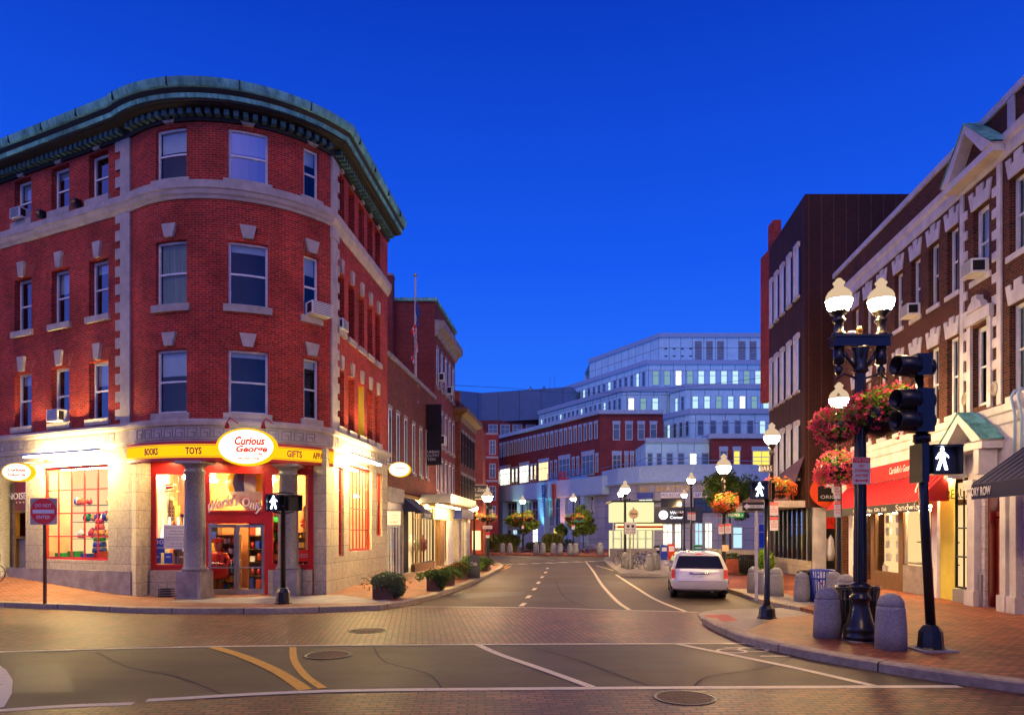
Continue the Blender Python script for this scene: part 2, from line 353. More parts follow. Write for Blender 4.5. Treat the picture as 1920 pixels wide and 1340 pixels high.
    def sweep(s, path, prof, mi=0, closed=False, caps=True):    # path 2D left to right, prof closed polygon of (d,z), d outward
        s.new(); pv = [Vector(p[:2]) for p in path]; n = len(pv); rings = []; L = [0]
        for a, b in zip(pv, pv[1:]): L.append(L[-1] + (b - a).length)
        for i, p in enumerate(pv):
            d1 = (pv[i] - pv[i - 1]).normalized() if i else None; d2 = (pv[i + 1] - pv[i]).normalized() if i < n - 1 else None
            d1 = d1 or d2; d2 = d2 or d1; n1 = Vector((d1.y, -d1.x)); n2 = Vector((d2.y, -d2.x)); m = n1 + n2
            m = m / max(m.dot(n1), .35)
            dz = path[i][2] if len(path[i]) > 2 else 0
            rings.append([(p.x + m.x * d, p.y + m.y * d, z + dz) for d, z in prof])
        k = len(prof)
        for i in range(n - 1):
            acc = 0
            for j in range(k):
                j2 = (j + 1) % k; l = math.dist(prof[j], prof[j2])
                s.face([rings[i][j], rings[i + 1][j], rings[i + 1][j2], rings[i][j2]][::-1], [(L[i], acc), (L[i + 1], acc), (L[i + 1], acc + l), (L[i], acc + l)][::-1], mi); acc += l
        if caps: s.face(rings[0], None, mi); s.face(rings[-1][::-1], None, mi)
        return s
    def build(s, name, mat, parent=None, **props):
        me = bpy.data.meshes.new(name); off = Vector((0, 0, 0))
        if parent is not None:
            q = parent
            while q is not None: off += q.location; q = q.parent
        elif s.v:
            xs = [v[0] for v in s.v]; ys = [v[1] for v in s.v]; off = Vector(((min(xs) + max(xs)) / 2, (min(ys) + max(ys)) / 2, min(v[2] for v in s.v)))
        me.from_pydata([(v[0] - off.x, v[1] - off.y, v[2] - off.z) for v in s.v], [], s.f)
        ul = me.uv_layers.new(name='UVMap'); i = 0; flat = []
        for uv in s.uv:
            for q in uv: flat += [q[0], q[1]]
        ul.data.foreach_set('uv', flat)
        me.polygons.foreach_set('material_index', s.mi); me.polygons.foreach_set('use_smooth', s.sm)
        for mm in (mat if isinstance(mat, (list, tuple)) else [mat]): me.materials.append(M[mm] if isinstance(mm, str) else mm)
        me.validate(); me.update()
        o = bpy.data.objects.new(name, me); COL.objects.link(o)
        if parent is not None: o.parent = parent
        else: o.location = off
        for k_, v in props.items(): o[k_] = v
        return o
def thing(name, label, cat, loc=(0, 0, 0), group=None):
    o = bpy.data.objects.new(name, None); COL.objects.link(o); o.location = loc; o.empty_display_size = .3
    o['label'] = label; o['category'] = cat
    if group: o['group'] = group
    return o
def tag(o, label, cat, group=None):
    o['label'] = label; o['category'] = cat
    if group: o['group'] = group
    return o
def struct(o): o['kind'] = 'structure'; return o
KIDS = {}
def copy_tree(o, loc=None, rz=0, label=None, scale=1, parent=None):
    c = o.copy(); COL.objects.link(c)
    if parent is not None: c.parent = parent
    else:
        if loc is not None: c.location = loc
        c.rotation_euler = (0, 0, rz); c.scale = (scale,) * 3
        if label: c['label'] = label
    if 'kids' not in KIDS or o not in KIDS['kids']:
        KIDS.setdefault('kids', {})[o] = [x for x in COL.objects if x.parent == o]
    for ch in KIDS['kids'][o]: copy_tree(ch, parent=c)
    return c
# lettering: a flat text mesh laid on a frame (or any mapping)
FX, FY, FZ = 0, 1, 2
def text_mesh(s, size=1, bold=0, ext=.004, shear=0, res=2):
    cu = bpy.data.curves.new('lettering', 'FONT'); cu.body = s; cu.size = size; cu.extrude = ext; cu.offset = bold; cu.shear = shear; cu.resolution_u = res
    cu.align_x = 'CENTER'; cu.align_y = 'CENTER'
    o = bpy.data.objects.new('tmp', cu); COL.objects.link(o); dg = bpy.context.evaluated_depsgraph_get(); dg.update()
    me = bpy.data.meshes.new_from_object(o.evaluated_get(dg)); bpy.data.objects.remove(o); return me
def letter(s, fr, uc, d, zc, height, mat, parent, width=None, bold=0, shear=0, name='lettering', ext=.004, curve=0):
    me = text_mesh(s, 1, bold, 0.02, shear)
    xs = [v.co.x for v in me.vertices]; ys = [v.co.y for v in me.vertices]
    if not xs: return None
    w0, h0 = max(xs) - min(xs), max(ys) - min(ys); xc, yc = (max(xs) + min(xs)) / 2, (max(ys) + min(ys)) / 2
    ky = height / h0; kx = (width / w0) if width else ky; mb = MB(); off = Vector((0, 0, 0)); q = parent
    while q is not None: off += q.location; q = q.parent
    for v in me.vertices:
        x = (v.co.x - xc) * kx; y = (v.co.y - yc) * ky; z = v.co.z / .02 * ext
        if curve: y -= curve * (x / (width or 1)) ** 2 * 4
        v.co = Vector(fr.pt(uc + x, d + z, zc + y)) - off
    me.materials.clear(); me.materials.append(M[mat])
    o = bpy.data.objects.new(name, me); COL.objects.link(o); o.parent = parent
    return o
def window(fr, par, u0, u1, z0, z1, fm='white_wood', rec=.14, sash=True, vb=0, hb=0, blind=0, bmat='blind', gl='pane_glass', sill=0, smat='limestone', fw=.07, name='window', back='dark_room', deep=.45, sillext=.12, sillout=.10):
    b = MB(); d1 = -rec; d0 = -rec - .07
    b.fbox(fr, u0, u0 + fw, d0, d1, z0, z1); b.fbox(fr, u1 - fw, u1, d0, d1, z0, z1)
    b.fbox(fr, u0 + fw, u1 - fw, d0, d1 - .003, z1 - fw, z1); b.fbox(fr, u0 + fw, u1 - fw, d0, d1 - .003, z0, z0 + fw)
    if sash: zm = (z0 + z1) / 2; b.fbox(fr, u0 + fw, u1 - fw, d0 + .01, d1 - .01, zm - .03, zm + .03)
    for i in range(vb): x = u0 + (u1 - u0) * (i + 1) / (vb + 1); b.fbox(fr, x - .022, x + .022, d0 + .015, d1 - .015, z0 + fw, z1 - fw)
    for i in range(hb): x = z0 + (z1 - z0) * (i + 1) / (hb + 1); b.fbox(fr, u0 + fw, u1 - fw, d0 + .02, d1 - .012, x - .022, x + .022)
    w = b.build(name, fm, par)
    MB().fquad(fr, u0 + fw, u1 - fw, d0 + .03, z0 + fw, z1 - fw).build('pane', gl, w)
    if blind: MB().fquad(fr, u0 + fw, u1 - fw, d0 - .04, z1 - (z1 - z0) * blind, z1 - fw * .5).build('blind', bmat, w)
    if back:
        r = MB(); r.fquad(fr, u0, u1, d0 - deep, z0, z1); r.new()
        for q in ([(u0, d0, z0), (u0, d0 - deep, z0), (u0, d0 - deep, z1), (u0, d0, z1)], [(u1, d0, z0), (u1, d0 - deep, z0), (u1, d0 - deep, z1), (u1, d0, z1)],
                  [(u0, d0, z0), (u1, d0, z0), (u1, d0 - deep, z0), (u0, d0 - deep, z0)], [(u0, d0, z1), (u1, d0, z1), (u1, d0 - deep, z1), (u0, d0 - deep, z1)]):
            r.face([fr.pt(*c) for c in q])
        r.build('room', back, w)
    if sill: MB().fbox(fr, u0 - sillext, u1 + sillext, -rec, sillout, z0 - sill, z0 - .002).build('sill', smat, w)
    return w
def keystone(fr, par, uc, z0, h, w=.34, mat='limestone', d=.10):
    MB().fpoly(fr, [(uc - w * .36, z0), (uc + w * .36, z0), (uc + w * .62, z0 + h), (uc - w * .62, z0 + h)], -.05, d).build('keystone', mat, par)
def farch(fr, par, u0, u1, z0, h, k=.24):
    uc = (u0 + u1) / 2; b = MB()
    b.fpoly(fr, [(u0, z0), (uc, z0), (uc, z0 + h), (u0 - k, z0 + h)], -.02, .008).fpoly(fr, [(uc + .002, z0), (u1, z0), (u1 + k, z0 + h), (uc + .002, z0 + h)], -.02, .008)
    b.build('brick_arch', 'brick_arch', par)
def aircon(fr, u0, u1, z0, z1, label, d=.42):
    t = thing('air_conditioner', label, 'air conditioner', fr.pt((u0 + u1) / 2, d * .4, z0), 'window air conditioners')
    MB().fbox(fr, u0, u1, -.2, d, z0, z1).build('casing', 'white_wood', t)
    b = MB(); n = 7
    for i in range(n): z = z0 + .04 + (z1 - z0 - .08) * i / (n - 1); b.fbox(fr, u0 + .04, u1 - .04, d + .002, d + .014, z - .008, z + .008)
    for uu in (u0 - .012, u1 + .002): b.fbox(fr, uu, uu + .01, .08, d - .04, z0 + .06, z1 - .06)
    b.build('grille', 'dark_metal', t); return t
# ================================================================ ground, road, pavements, markings
b = MB(); b.new(); S_ = 600
b.face([(-S_, -60, 0), (S_, -60, 0), (S_, 900, 0), (-S_, 900, 0)]); struct(b.build('road', 'asphalt'))
def sheet(name, pts, z, mat, uvrot=0):
    b = MB(); b.new(); ca, sa = math.cos(uvrot), math.sin(uvrot)
    q = [(p[0], p[1], z if len(p) < 3 or z is not None else p[2]) for p in pts]
    ar = sum(q[i][0] * q[(i + 1) % len(q)][1] - q[(i + 1) % len(q)][0] * q[i][1] for i in range(len(q)))
    if ar < 0: q.reverse()
    b.face(q, [(x * ca + y * sa, -x * sa + y * ca) for x, y, _ in q]); return struct(b.build(name, mat))
def gp(lst, z=0): return [G(x, y, z) for x, y in lst]
def line_strip(name, pts, w, mat='road_white', z=.009):    # painted line of constant width through ground points
    pts = [Vector(p[:2]) for p in pts]; L = []; Rr = []
    # smooth
    q = []
    for i in range(len(pts) - 1):
        p0 = pts[max(i - 1, 0)]; p1 = pts[i]; p2 = pts[i + 1]; p3 = pts[min(i + 2, len(pts) - 1)]
        for k in range(8):
            t_ = k / 8; q.append(.5 * ((2 * p1) + (p2 - p0) * t_ + (2 * p0 - 5 * p1 + 4 * p2 - p3) * t_ ** 2 + (3 * p1 - p0 - 3 * p2 + p3) * t_ ** 3))
    q.append(pts[-1])
    for i, p in enumerate(q):
        d = (q[min(i + 1, len(q) - 1)] - q[max(i - 1, 0)]).normalized(); n = Vector((-d.y, d.x)); L.append(p + n * w / 2); Rr.append(p - n * w / 2)
    b = MB(); b.new()
    for i in range(len(q) - 1): b.face([(*Rr[i], z), (*Rr[i + 1], z), (*L[i + 1], z), (*L[i], z)])
    return struct(b.build(name, mat))
# raised brick crossings
sheet('brick_crossing', gp([(-500, 1240), (0, 1222), (400, 1211.5), (900, 1208), (1420, 1206)]) + gp([(1420, 1190), (1360, 1170), (1312, 1150), (1310, 1147), (1180, 1144), (980, 1138.5), (730, 1137), (520, 1142), (250, 1143), (0, 1143), (-500, 1140)]), .004, 'crossing_brick', R(8))
sheet('brick_crossing', [(-14, 8.4), (-6.6, 8.9), (-5.0, 9.35), (-3, 9.75), (0, 10.1), (8, 10.25), (11, 10.25), (14, 4), (14, -8), (-14, -8)], .004, 'crossing_brick_near', R(3))
line_strip('road_marking', gp([(-300, 1232), (0, 1222), (400, 1212), (900, 1208), (1420, 1206)]), .13)
line_strip('road_marking', gp([(275, 1313), (600, 1296), (1000, 1291), (1500, 1288), (1800, 1287)]), .17)
line_strip('road_marking', gp([(-60, 1336), (0, 1332), (120, 1324), (250, 1319)]), .16)
line_strip('road_marking', gp([(-200, 1133), (0, 1138), (280, 1142)]), .1)
line_strip('road_marking', gp([(740, 1137), (980, 1138.5), (1180, 1144), (1312, 1147.5)]), .09)
line_strip('road_marking', gp([(895, 1208), (935, 1226), (1010, 1252), (1110, 1288)]), .15)
line_strip('road_marking', gp([(1270, 1207), (1380, 1229), (1500, 1254), (1640, 1286)]), .15)
line_strip('road_marking', gp([(400, 1213), (450, 1228), (515, 1256), (573, 1293)]), .20, 'road_yellow')
line_strip('road_marking', gp([(549, 1213), (552, 1238), (572, 1266), (605, 1290)]), .13, 'road_yellow')
sheet('road_marking', gp([(-60, 1225), (-10, 1240), (12, 1256), (24, 1275), (22, 1300), (8, 1325), (-30, 1335), (-90, 1330)]), .009, 'road_white')
for a in ([(1098, 1052), (1112, 1070), (1128, 1095), (1155, 1125), (1180, 1143)], [(1155, 1077), (1192, 1101), (1230, 1124), (1285, 1146)], [(1118, 1060), (1146, 1068), (1180, 1080)]):
    line_strip('road_marking', gp(a), .14)
for (x0, y0, x1, y1) in ((977, 1136, 984, 1130), (988, 1121, 994, 1116), (1000, 1106, 1004, 1102), (1008, 1094, 1011, 1090), (1015, 1083, 1018, 1080), (1022, 1074, 1024, 1071.5), (1026, 1066, 1027, 1064)):
    line_strip('road_marking', gp([(x0, y0), (x1, y1)]), .16)
for i in range(8): x = 945 + i * 26; line_strip('road_marking', gp([(x, 1058 - i * .95), (x + 16, 1057.5 - i * .95)]), 1.1 if i > 2 else .6)
line_strip('road_marking', gp([(775, 1133), (850, 1106), (915, 1078), (958, 1061)]), .15, 'road_yellow')
line_strip('road_marking', gp([(905, 1072), (935, 1067), (952, 1059.5)]), .15, 'road_yellow')
line_strip('road_marking', gp([(930, 1040), (980, 1044), (1040, 1050)]), .12)
# worn bicycle emblem
b = MB()
for c in ((1372, 1220), (1412, 1218)):
    p = G(*c); b.lathe([(.20, .009), (.26, .009)], 14, (p.x, p.y, 0), sx=1.2, cap=False)
p = G(1392, 1214); q = G(1372, 1220); b.box(p.x - .35, p.x + .3, p.y - .05, p.y + .02, .009, .0095)
p = G(1450, 1230); b.box(p.x - .25, p.x + .3, p.y - .04, p.y + .04, .009, .0095)
struct(b.build('road_marking', 'road_white'))
# asphalt patch and cracks
sheet('road_patch', gp([(30, 1247), (112, 1244), (128, 1266), (142, 1297), (24, 1299), (26, 1270)]), .0045, 'asphalt_patch')
sheet('road_patch', gp([(640, 1100), (760, 1104), (900, 1092), (1010, 1088), (1000, 1096), (880, 1104)]) if False else gp([(1195, 1246), (1290, 1243), (1296, 1248), (1200, 1252)]), .0045, 'asphalt_patch')
sheet('road_patch', gp([(860, 1112), (985, 1108), (978, 1116), (850, 1122)]), .0045, 'asphalt_patch')
for sm in ([(1000, 1214), (1080, 1236), (1150, 1262), (1216, 1285)], [(180, 1222), (240, 1250), (330, 1268), (420, 1302)], [(700, 1212), (722, 1240), (800, 1262), (830, 1292)], [(1120, 1144), (1060, 1120), (1042, 1090)], [(1500, 1224), (1440, 1250), (1330, 1268), (1300, 1288)]):
    line_strip('tar_seam', gp(sm), .035, 'roof_tar', .0052)
# ---- left pavement, rising to the left
kerbL = [G(-500, 1112, .15), G(-120, 1124, .15), G(0, 1128.5, .15), G(125, 1133, .15), G(250, 1139, .15), G(390, 1140.5, .15), G(520, 1140, .15), G(640, 1137, .15), G(712, 1134, .15), G(748, 1129, .15), G(775, 1124, .15),
         G(815, 1114, .15), G(870, 1095, .15), G(915, 1076, .15), G(938, 1065, .15), G(944, 1060, .15), G(938, 1055, .15), G(905, 1051, .15), G(860, 1049, .15)]
Lp = (-13.09, 23.5); Rp = (-6.53, 24.6); dB = Vector((2.195, -1)).normalized(); Bfar = (Lp[0] - dB.x * 22, Lp[1] - dB.y * 22)
dA = Vector((.0977, 1)).normalized(); A0 = Vector(Rp)
def Apt(y): t_ = y - Rp[1]; return (Rp[0] + .0977 * t_, y)
wallL = [(*Bfar, 1.9), (-18.9, 26.15, .62), (-17.5, 25.5, .5), (-15.8, 24.75, .34), (-14.4, 24.1, .22), (-12.6, 24.6, .152), (-9.6, 25.3, .152), (-7.2, 25.3, .152), (-6.6, 25.1, .16), (-6.4, 26.5, .2), (-6.2, 28.5, .28),
         (*Apt(30.5), .3), (*Apt(33.5), .25), (*Apt(38), .2), (*Apt(44), .16), (*Apt(50), .152), (*Apt(56), .152), (*Apt(60), .152), (*Apt(66), .152)]
b = MB(); b.new()
for i in range(len(kerbL) - 1):
    a, c = kerbL[i], kerbL[i + 1]; w0, w1 = wallL[i], wallL[i + 1]
    m0 = ((a[0] + w0[0]) / 2, (a[1] + w0[1]) / 2, a[2] * .6 + w0[2] * .4); m1 = ((c[0] + w1[0]) / 2, (c[1] + w1[1]) / 2, c[2] * .6 + w1[2] * .4)
    b.face([tuple(a), tuple(c), m1, m0]); b.face([m0, m1, w1, w0])
struct(b.build('left_pavement', 'paving_left' if 'paving_left' in M else 'paving_brick'))
kp = [(0.02, -.1), (0.02, .15), (-.02, .165), (-.26, .165), (-.26, -.1)]
struct(MB().sweep([p[:2] for p in kerbL], kp[::-1]).build('kerb', 'kerb_stone'))
# concrete apron at the corner
sheet('concrete_apron', [(*G(x, y, .15)[:2], 0) for x, y in [(300, 1128), (470, 1131), (640, 1131), (735, 1129), (708, 1114), (600, 1116), (420, 1120)]], .158, 'concrete')
sheet('concrete_apron', [(*G(x, y, .15)[:2], 0) for x, y in [(752, 1126), (812, 1112), (865, 1094), (905, 1078), (880, 1078), (800, 1098), (720, 1112)]], .235, 'concrete') if False else None
sheet('tactile_paving', [(*G(x, y, .15)[:2], 0) for x, y in [(330, 1133), (430, 1136), (440, 1130), (350, 1128)]], .163, 'sign_red') if False else None
# ---- right pavement
rc = [(1366, 1103), (1385, 1109), (1420, 1122), (1462, 1131), (1500, 1137.5)]
apr = [(1430, 1139), (1345, 1141), (1318, 1145), (1308, 1149)]
nk = [(1316, 1157), (1340, 1170), (1385, 1189), (1440, 1203), (1520, 1220), (1600, 1234), (1720, 1253), (1840, 1270), (1925, 1281), (2200, 1310), (2500, 1330)]
rr_ = [G(x, y, .15) for x, y in rc]; nn_ = [G(x, y, .15) for x, y in nk]
poly = [(p.x, p.y) for p in rr_] + [(p.x, p.y) for p in [G(1545, 1149, .15), G(1450, 1159, .15)]] + [(p.x, p.y) for p in nn_[2:]] + [(22, 4), (30, 8), (26, 33), (18, 33.8), (14.5, 33.8), (15.1, 40.6), (11.9, 41.5)]
q = [(x, y, .15) for x, y in poly]
ar = sum(q[i][0] * q[(i + 1) % len(q)][1] - q[(i + 1) % len(q)][0] * q[i][1] for i in range(len(q)))
if ar < 0: q.reverse()
struct(MB().prism([v[:2] for v in q], .0061, .15).build('right_pavement', 'paving_brick'))
# lowered concrete apron sloping from the pavement to the road
q = [tuple(G(x, y, .04)[:2]) for x, y in [(1502, 1137.5), (1430, 1139.5), (1345, 1142), (1318, 1146), (1308, 1150), (1314, 1158), (1345, 1174), (1392, 1190), (1462, 1158), (1552, 1148)]]
ar = sum(q[i][0] * q[(i + 1) % len(q)][1] - q[(i + 1) % len(q)][0] * q[i][1] for i in range(len(q)))
b = MB().prism(q[::-1] if ar < 0 else q, .0062, .04); struct(b.build('concrete_apron', 'concrete'))
b = MB(); tp = [G(x, y, .046) for x, y in [(1322, 1152), (1364, 1151), (1386, 1163), (1338, 1165)]]
for i in range(9):
    f0, f1 = i / 9, (i + .62) / 9; b.new()
    A_, B_, C_, D_ = [Vector(v) for v in tp]
    b.face([tuple(A_.lerp(B_, f0)), tuple(A_.lerp(B_, f1)), tuple(D_.lerp(C_, f1)), tuple(D_.lerp(C_, f0))][::-1])
o_ = b.build('tactile_paving', 'awning_red'); struct(o_)
struct(MB().sweep([tuple(G(*p, .15)[:2]) for p in [(1319, 1158)] + nk[1:]], [(0.02, -.1), (0.02, .14), (-.03, .165), (-.3, .165), (-.3, -.1)][::-1]).build('kerb', 'kerb_stone'))
struct(MB().sweep([tuple(G(*p, .15)[:2]) for p in rc], kp[::-1]).build('kerb', 'kerb_stone'))
sheet('concrete_strip', [(*G(x, y, .15)[:2], 0) for x, y in [(1372, 1103), (1390, 1108.5), (1425, 1120), (1470, 1130), (1500, 1135), (1540, 1134), (1470, 1112), (1430, 1104)]], .158, 'concrete')
# kiosk island pavement and the far plaza
isl = [(1131, 1049), (1146, 1062), (1163, 1074), (1260, 1077), (1420, 1079), (1420, 1052), (1180, 1040), (1135, 1044)]
def slab(name, pts, mat, z=.15):
    q = [tuple(G(x, y, z)[:2]) for x, y in pts]
    ar = sum(q[i][0] * q[(i + 1) % len(q)][1] - q[(i + 1) % len(q)][0] * q[i][1] for i in range(len(q)))
    if ar < 0: q.reverse()
    return struct(MB().prism(q, 0.006, z).build(name, mat))
slab('kiosk_pavement', isl, 'concrete')
slab('plaza_pavement', [(700, 1036), (870, 1037.5), (960, 1038), (1060, 1040), (1120, 1041), (1150, 1039), (1175, 1037.5), (1600, 1037.5), (1600, 1022), (700, 1022)], 'paving_brick')
def cover(px, py, rx, label):
    p = G(px, py); r = rx / F * p.y
    t = thing('manhole_cover', label, 'manhole cover', (p.x, p.y, 0), 'manhole covers')
    MB().lathe([(r * .98, .006), (r * .98, .012), (r * .86, .012), (r * .86, .008)], 28, (p.x, p.y, 0)).build('rim', 'dark_metal', t)
    b = MB().lathe([(r * .84, .0065), (r * .84, .010)], 28, (p.x, p.y, 0))
    for i in range(-3, 4):
        w = math.sqrt(1 - (i / 3.8) ** 2) * r * .8; b.box(p.x - w, p.x + w, p.y + i * r * .22 - .015, p.y + i * r * .22 + .015, .0105, .0135)
        b.box(p.x + i * r * .22 - .012, p.x + i * r * .22 + .012, p.y - w, p.y + w, .0105, .0132)
    b.build('lid', 'rust_steel', t)
cover(690, 1182, 37, 'round iron cover in the far brick crossing'); cover(615, 1228, 46, 'dark iron cover in the asphalt beside the yellow lines'); cover(1283, 1308, 60, 'large ridged cover in the near brick crossing')
# ================================================================ rounded corner building (left)
FB = Fr(Bfar, Lp); FC = Arc((-10.32, 27.10), 4.54, R(-127.5), R(-33.5)); Aend = Apt(31.9); FA = Fr(Rp, Aend)
cb = thing('corner_building', 'rounded four storey red brick corner building with green copper cornice', 'building', (Lp[0] + 3, Lp[1] + 3, 0))
WT = 16.12
path = [Bfar, Lp] + [FC.pt(u, 0, 0)[:2] for u in [FC.L * i / 22 for i in range(1, 22)]] + [Rp, Aend]
opsB, opsC, opsA = [], [], []
rows = [(6.30, 8.42), (9.90, 12.02), (14.05, 15.78)]
rowsB = [(6.36, 8.42), (10.02, 12.02), (14.2, 15.80)]
uB = [FB.u(p) for p in (115 - 70 * 3.2, 115 - 70 * 2.1, 43, 113, 185)]
for (z0, z1) in rowsB:
    for u in uB: opsB.append((u - .52, u + .52, z0, z1))
cw = [(FC.u(292), FC.u(350)), (FC.u(427), FC.u(503)), (FC.u(569.5), FC.u(598))]
for (z0, z1) in rows:
    for u0, u1 in cw: opsC.append((u0, u1, z0, z1))
uA = [FA.u(p) for p in (639, 659, 677.5, 693.5, 708)]
for (z0, z1) in rows:
    for u in uA: opsA.append((u - .36, u + .36, z0, z1))
b = MB(); b.wall(FB, 0, FB.L, 5.9, WT, opsB, .2); b.wall(FC, 0, FC.L, 5.9, WT, opsC, .16); b.wall(FA, 0, FA.L, 5.9, WT, opsA, .34)
b.build('brick_wall', 'brick_red', cb)
# end wall, back walls, roof
b = MB(); bk = [Aend, (Aend[0] - 9, Aend[1] + 4), (Bfar[0] + 5, Bfar[1] + 9), Bfar]
for a, c in zip(bk, bk[1:]): b.fquad(Fr(a, c), 0, Fr(a, c).L, 0, 0, WT)
b.build('rear_wall', 'brick_red', cb)
b = MB(); b.new(); b.face([(x, y, WT + .3) for x, y in [Bfar, Lp] + path[2:-2] + [Rp, Aend] + bk[1:3]]); b.build('roof', 'roof_tar', cb)
# cornice: dark frieze, dentils, copper fascia
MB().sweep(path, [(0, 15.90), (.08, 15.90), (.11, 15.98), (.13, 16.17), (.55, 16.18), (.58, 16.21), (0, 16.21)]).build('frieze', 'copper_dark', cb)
MB().sweep(path, [(.66, 16.27), (.70, 16.27), (.72, 16.38), (.73, 16.40), (.66, 16.40)]).build('cornice', 'copper', cb)
MB().sweep(path, [(0.02, 16.213), (.655, 16.213), (.655, 16.41), (.74, 16.415), (.80, 16.50), (.80, 16.56), (.02, 16.56)]).build('cornice', 'copper_dark', cb)  # near-black soffit and gaps: shade under the overhang put into the colour
MB().sweep(path, [(.81, 16.53), (.86, 16.56), (.91, 16.69), (.93, 16.80), (.02, 16.86), (.02, 16.565), (.81, 16.565)]).build('cornice', 'copper', cb)
for fr, u0, u1 in ((FB, 8, FB.L - .2), (FC, .15, FC.L - .1), (FA, .1, FA.L - .1)):
    n = int((u1 - u0) / .27); b = MB()
    for i in range(n): u = u0 + (u1 - u0) * (i + .5) / n; b.fbox(fr, u - .075, u + .075, .12, .34, 15.99, 16.16)
    b.build('dentils', 'copper_teal', cb)
for fr, L0, L1 in ((FB, 9, FB.L - .3), (FC, .5, FC.L), (FA, .5, FA.L)):
    u = L0
    while u < L1: MB().fbox(fr, u, u + .025, .75, .945, 16.55, 16.81).build('cornice_seam', 'copper_dark', cb); u += 1.9
# belt course, entablature with key pattern
MB().sweep(path, [(0, 13.36), (.05, 13.36), (.08, 13.44), (.13, 13.50), (.16, 13.62), (.20, 13.66), (.20, 13.90), (0, 13.96)]).build('belt_course', 'limestone', cb)
ent = MB().sweep(path, [(-.3, 5.30), (.05, 5.30), (.06, 5.40), (.09, 5.42), (.09, 5.84), (.17, 5.88), (.19, 6.0), (.15, 6.08), (-.3, 6.1)]).build('entablature', 'limestone', cb)
for fr, u0, u1 in ((FB, 10, FB.L - .3), (FC, .5, FC.L - .3), (FA, .2, FA.L - .3)):
    u = u0; b = MB()
    while u < u1 - .4:
        for (a, c, z0, z1) in ((0, .34, .34, .37), (0, .03, .05, .34), (.03, .26, .05, .08), (.23, .26, .08, .24), (.12, .23, .21, .24), (.31, .34, .05, .34), (.34, .42, .05, .08)):
            b.fbox(fr, u + a, u + c, .085, .105, 5.42 + z0, 5.42 + z1)
        u += .42
    b.build('key_pattern', 'limestone_dark', ent)
# quoin piers at the two junctions
b = MB(); PB = FB.L - .5
b.fbox(FB, PB, FB.L - .02, -.1, .07, 6.1, 13.34); b.fbox(FB, PB, FB.L - .02, -.1, .07, 13.98, 15.92)
z = 6.25; k = 0
while z < 15.6:
    if not 13.1 < z < 14: b.fbox(FB, PB - .28, PB, -.1, .055, z, z + .36)
    z += .62
b.build('quoin_pier', 'limestone', cb)
b = MB(); b.fbox(FA, 0.0, .55, -.1, .06, 6.1, 13.34); b.fbox(FA, 0.0, .55, -.1, .06, 13.98, 15.92); b.fbox(FA, -.02, .60, -.1, .1, 12.98, 13.34)
z = 6.25
while z < 15.6:
    if not 13.1 < z < 14: b.fbox(FA, .55, .78, -.1, .05, z, z + .36)
    z += .62
b.build('quoin_pier', 'limestone', cb)
# windows
for r_, (z0, z1) in enumerate(rows):
    bl = [(.40, .1, .15), (.95, .14, .3), (.42, .42, .3)][r_]
    for k, (u0, u1) in enumerate(cw):
        window(FC, cb, u0, u1, z0, z1, rec=.12, blind=bl[k], sill=.24, fw=.075, gl='pane_bright' if (r_ == 2 and k == 1) else 'pane_glass', bmat='curtain' if (r_ == 1 and k == 0) else 'blind')
        keystone(FC, cb, (u0 + u1) / 2, z1 + .1, .44 if r_ < 2 else .14, .42, d=.11)
        if r_ < 2: farch(FC, cb, u0, u1, z1 + .02, .38)
    for k, u in enumerate(uB):
        z0, z1 = rowsB[r_]
        window(FB, cb, u - .52, u + .52, z0, z1, gl='pane_mid', rec=.20, blind=(0, .4, .2)[(k + r_) % 3], sill=.22, fw=.09)
        keystone(FB, cb, u, z1 + .05, .55 if r_ < 2 else .12, .34, d=.11)
        if r_ < 2: farch(FB, cb, u - .52, u + .52, z1 + .02, .42)
    for k, u in enumerate(uA):
        lit = (r_ == 0 and k == 2); z0, z1 = rows[r_]
        window(FA, cb, u - .36, u + .36, z0, z1, rec=.33, sill=.2, fw=.06, back='lit_yellow' if lit else 'dark_room', sillext=.08)
        keystone(FA, cb, u, z1 + .04, .5 if r_ < 2 else .12, .26, d=.1)
MB().fbox(FA, uA[2] + .34, uA[2] + .36, -.34, -.0, rows[0][0], rows[0][1]).build('lit_reveal', 'gold', cb)
aircon(FB, uB[2] - .3, uB[2] + .3, rowsB[2][0] + .02, rowsB[2][0] + .4, 'white window air conditioner on the top floor at the far left', .3)
aircon(FB, uB[3] - .32, uB[3] + .32, rowsB[0][0] + .02, rowsB[0][0] + .46, 'white window air conditioner low on the left wall above the toy shop', .3)
aircon(FC, cw[2][0] + .1, cw[2][1] + .25, rows[1][0] + .02, rows[1][0] + .46, 'white window air conditioner at the right end of the rounded front')
aircon(FA, uA[0] - .3, uA[0] + .3, rows[1][0] + .02, rows[1][0] + .4, 'narrow air conditioner in a deep window round the corner', .2)
for i, u in enumerate((uB[3] - .85, uB[4] - .95)):
    t = thing('floodlight', ['small dark floodlight left of the middle top floor window', 'small dark floodlight left of the last top floor window'][i], 'floodlight', FB.pt(u, .1, 14.0), 'small floodlights on the belt course')
    MB().fbox(FB, u - .12, u + .1, .05, .28, 14.0, 14.26).build('housing', 'black_plastic', t); MB().lathe([(.085, 0), (.09, .03), (.02, .05)], 12, (0, 0, 0), T=Matrix.Translation(FB.pt(u, .28, 14.12)) @ Matrix.Rotation(R(90), 4, 'X')).build('lens', 'brass', t)
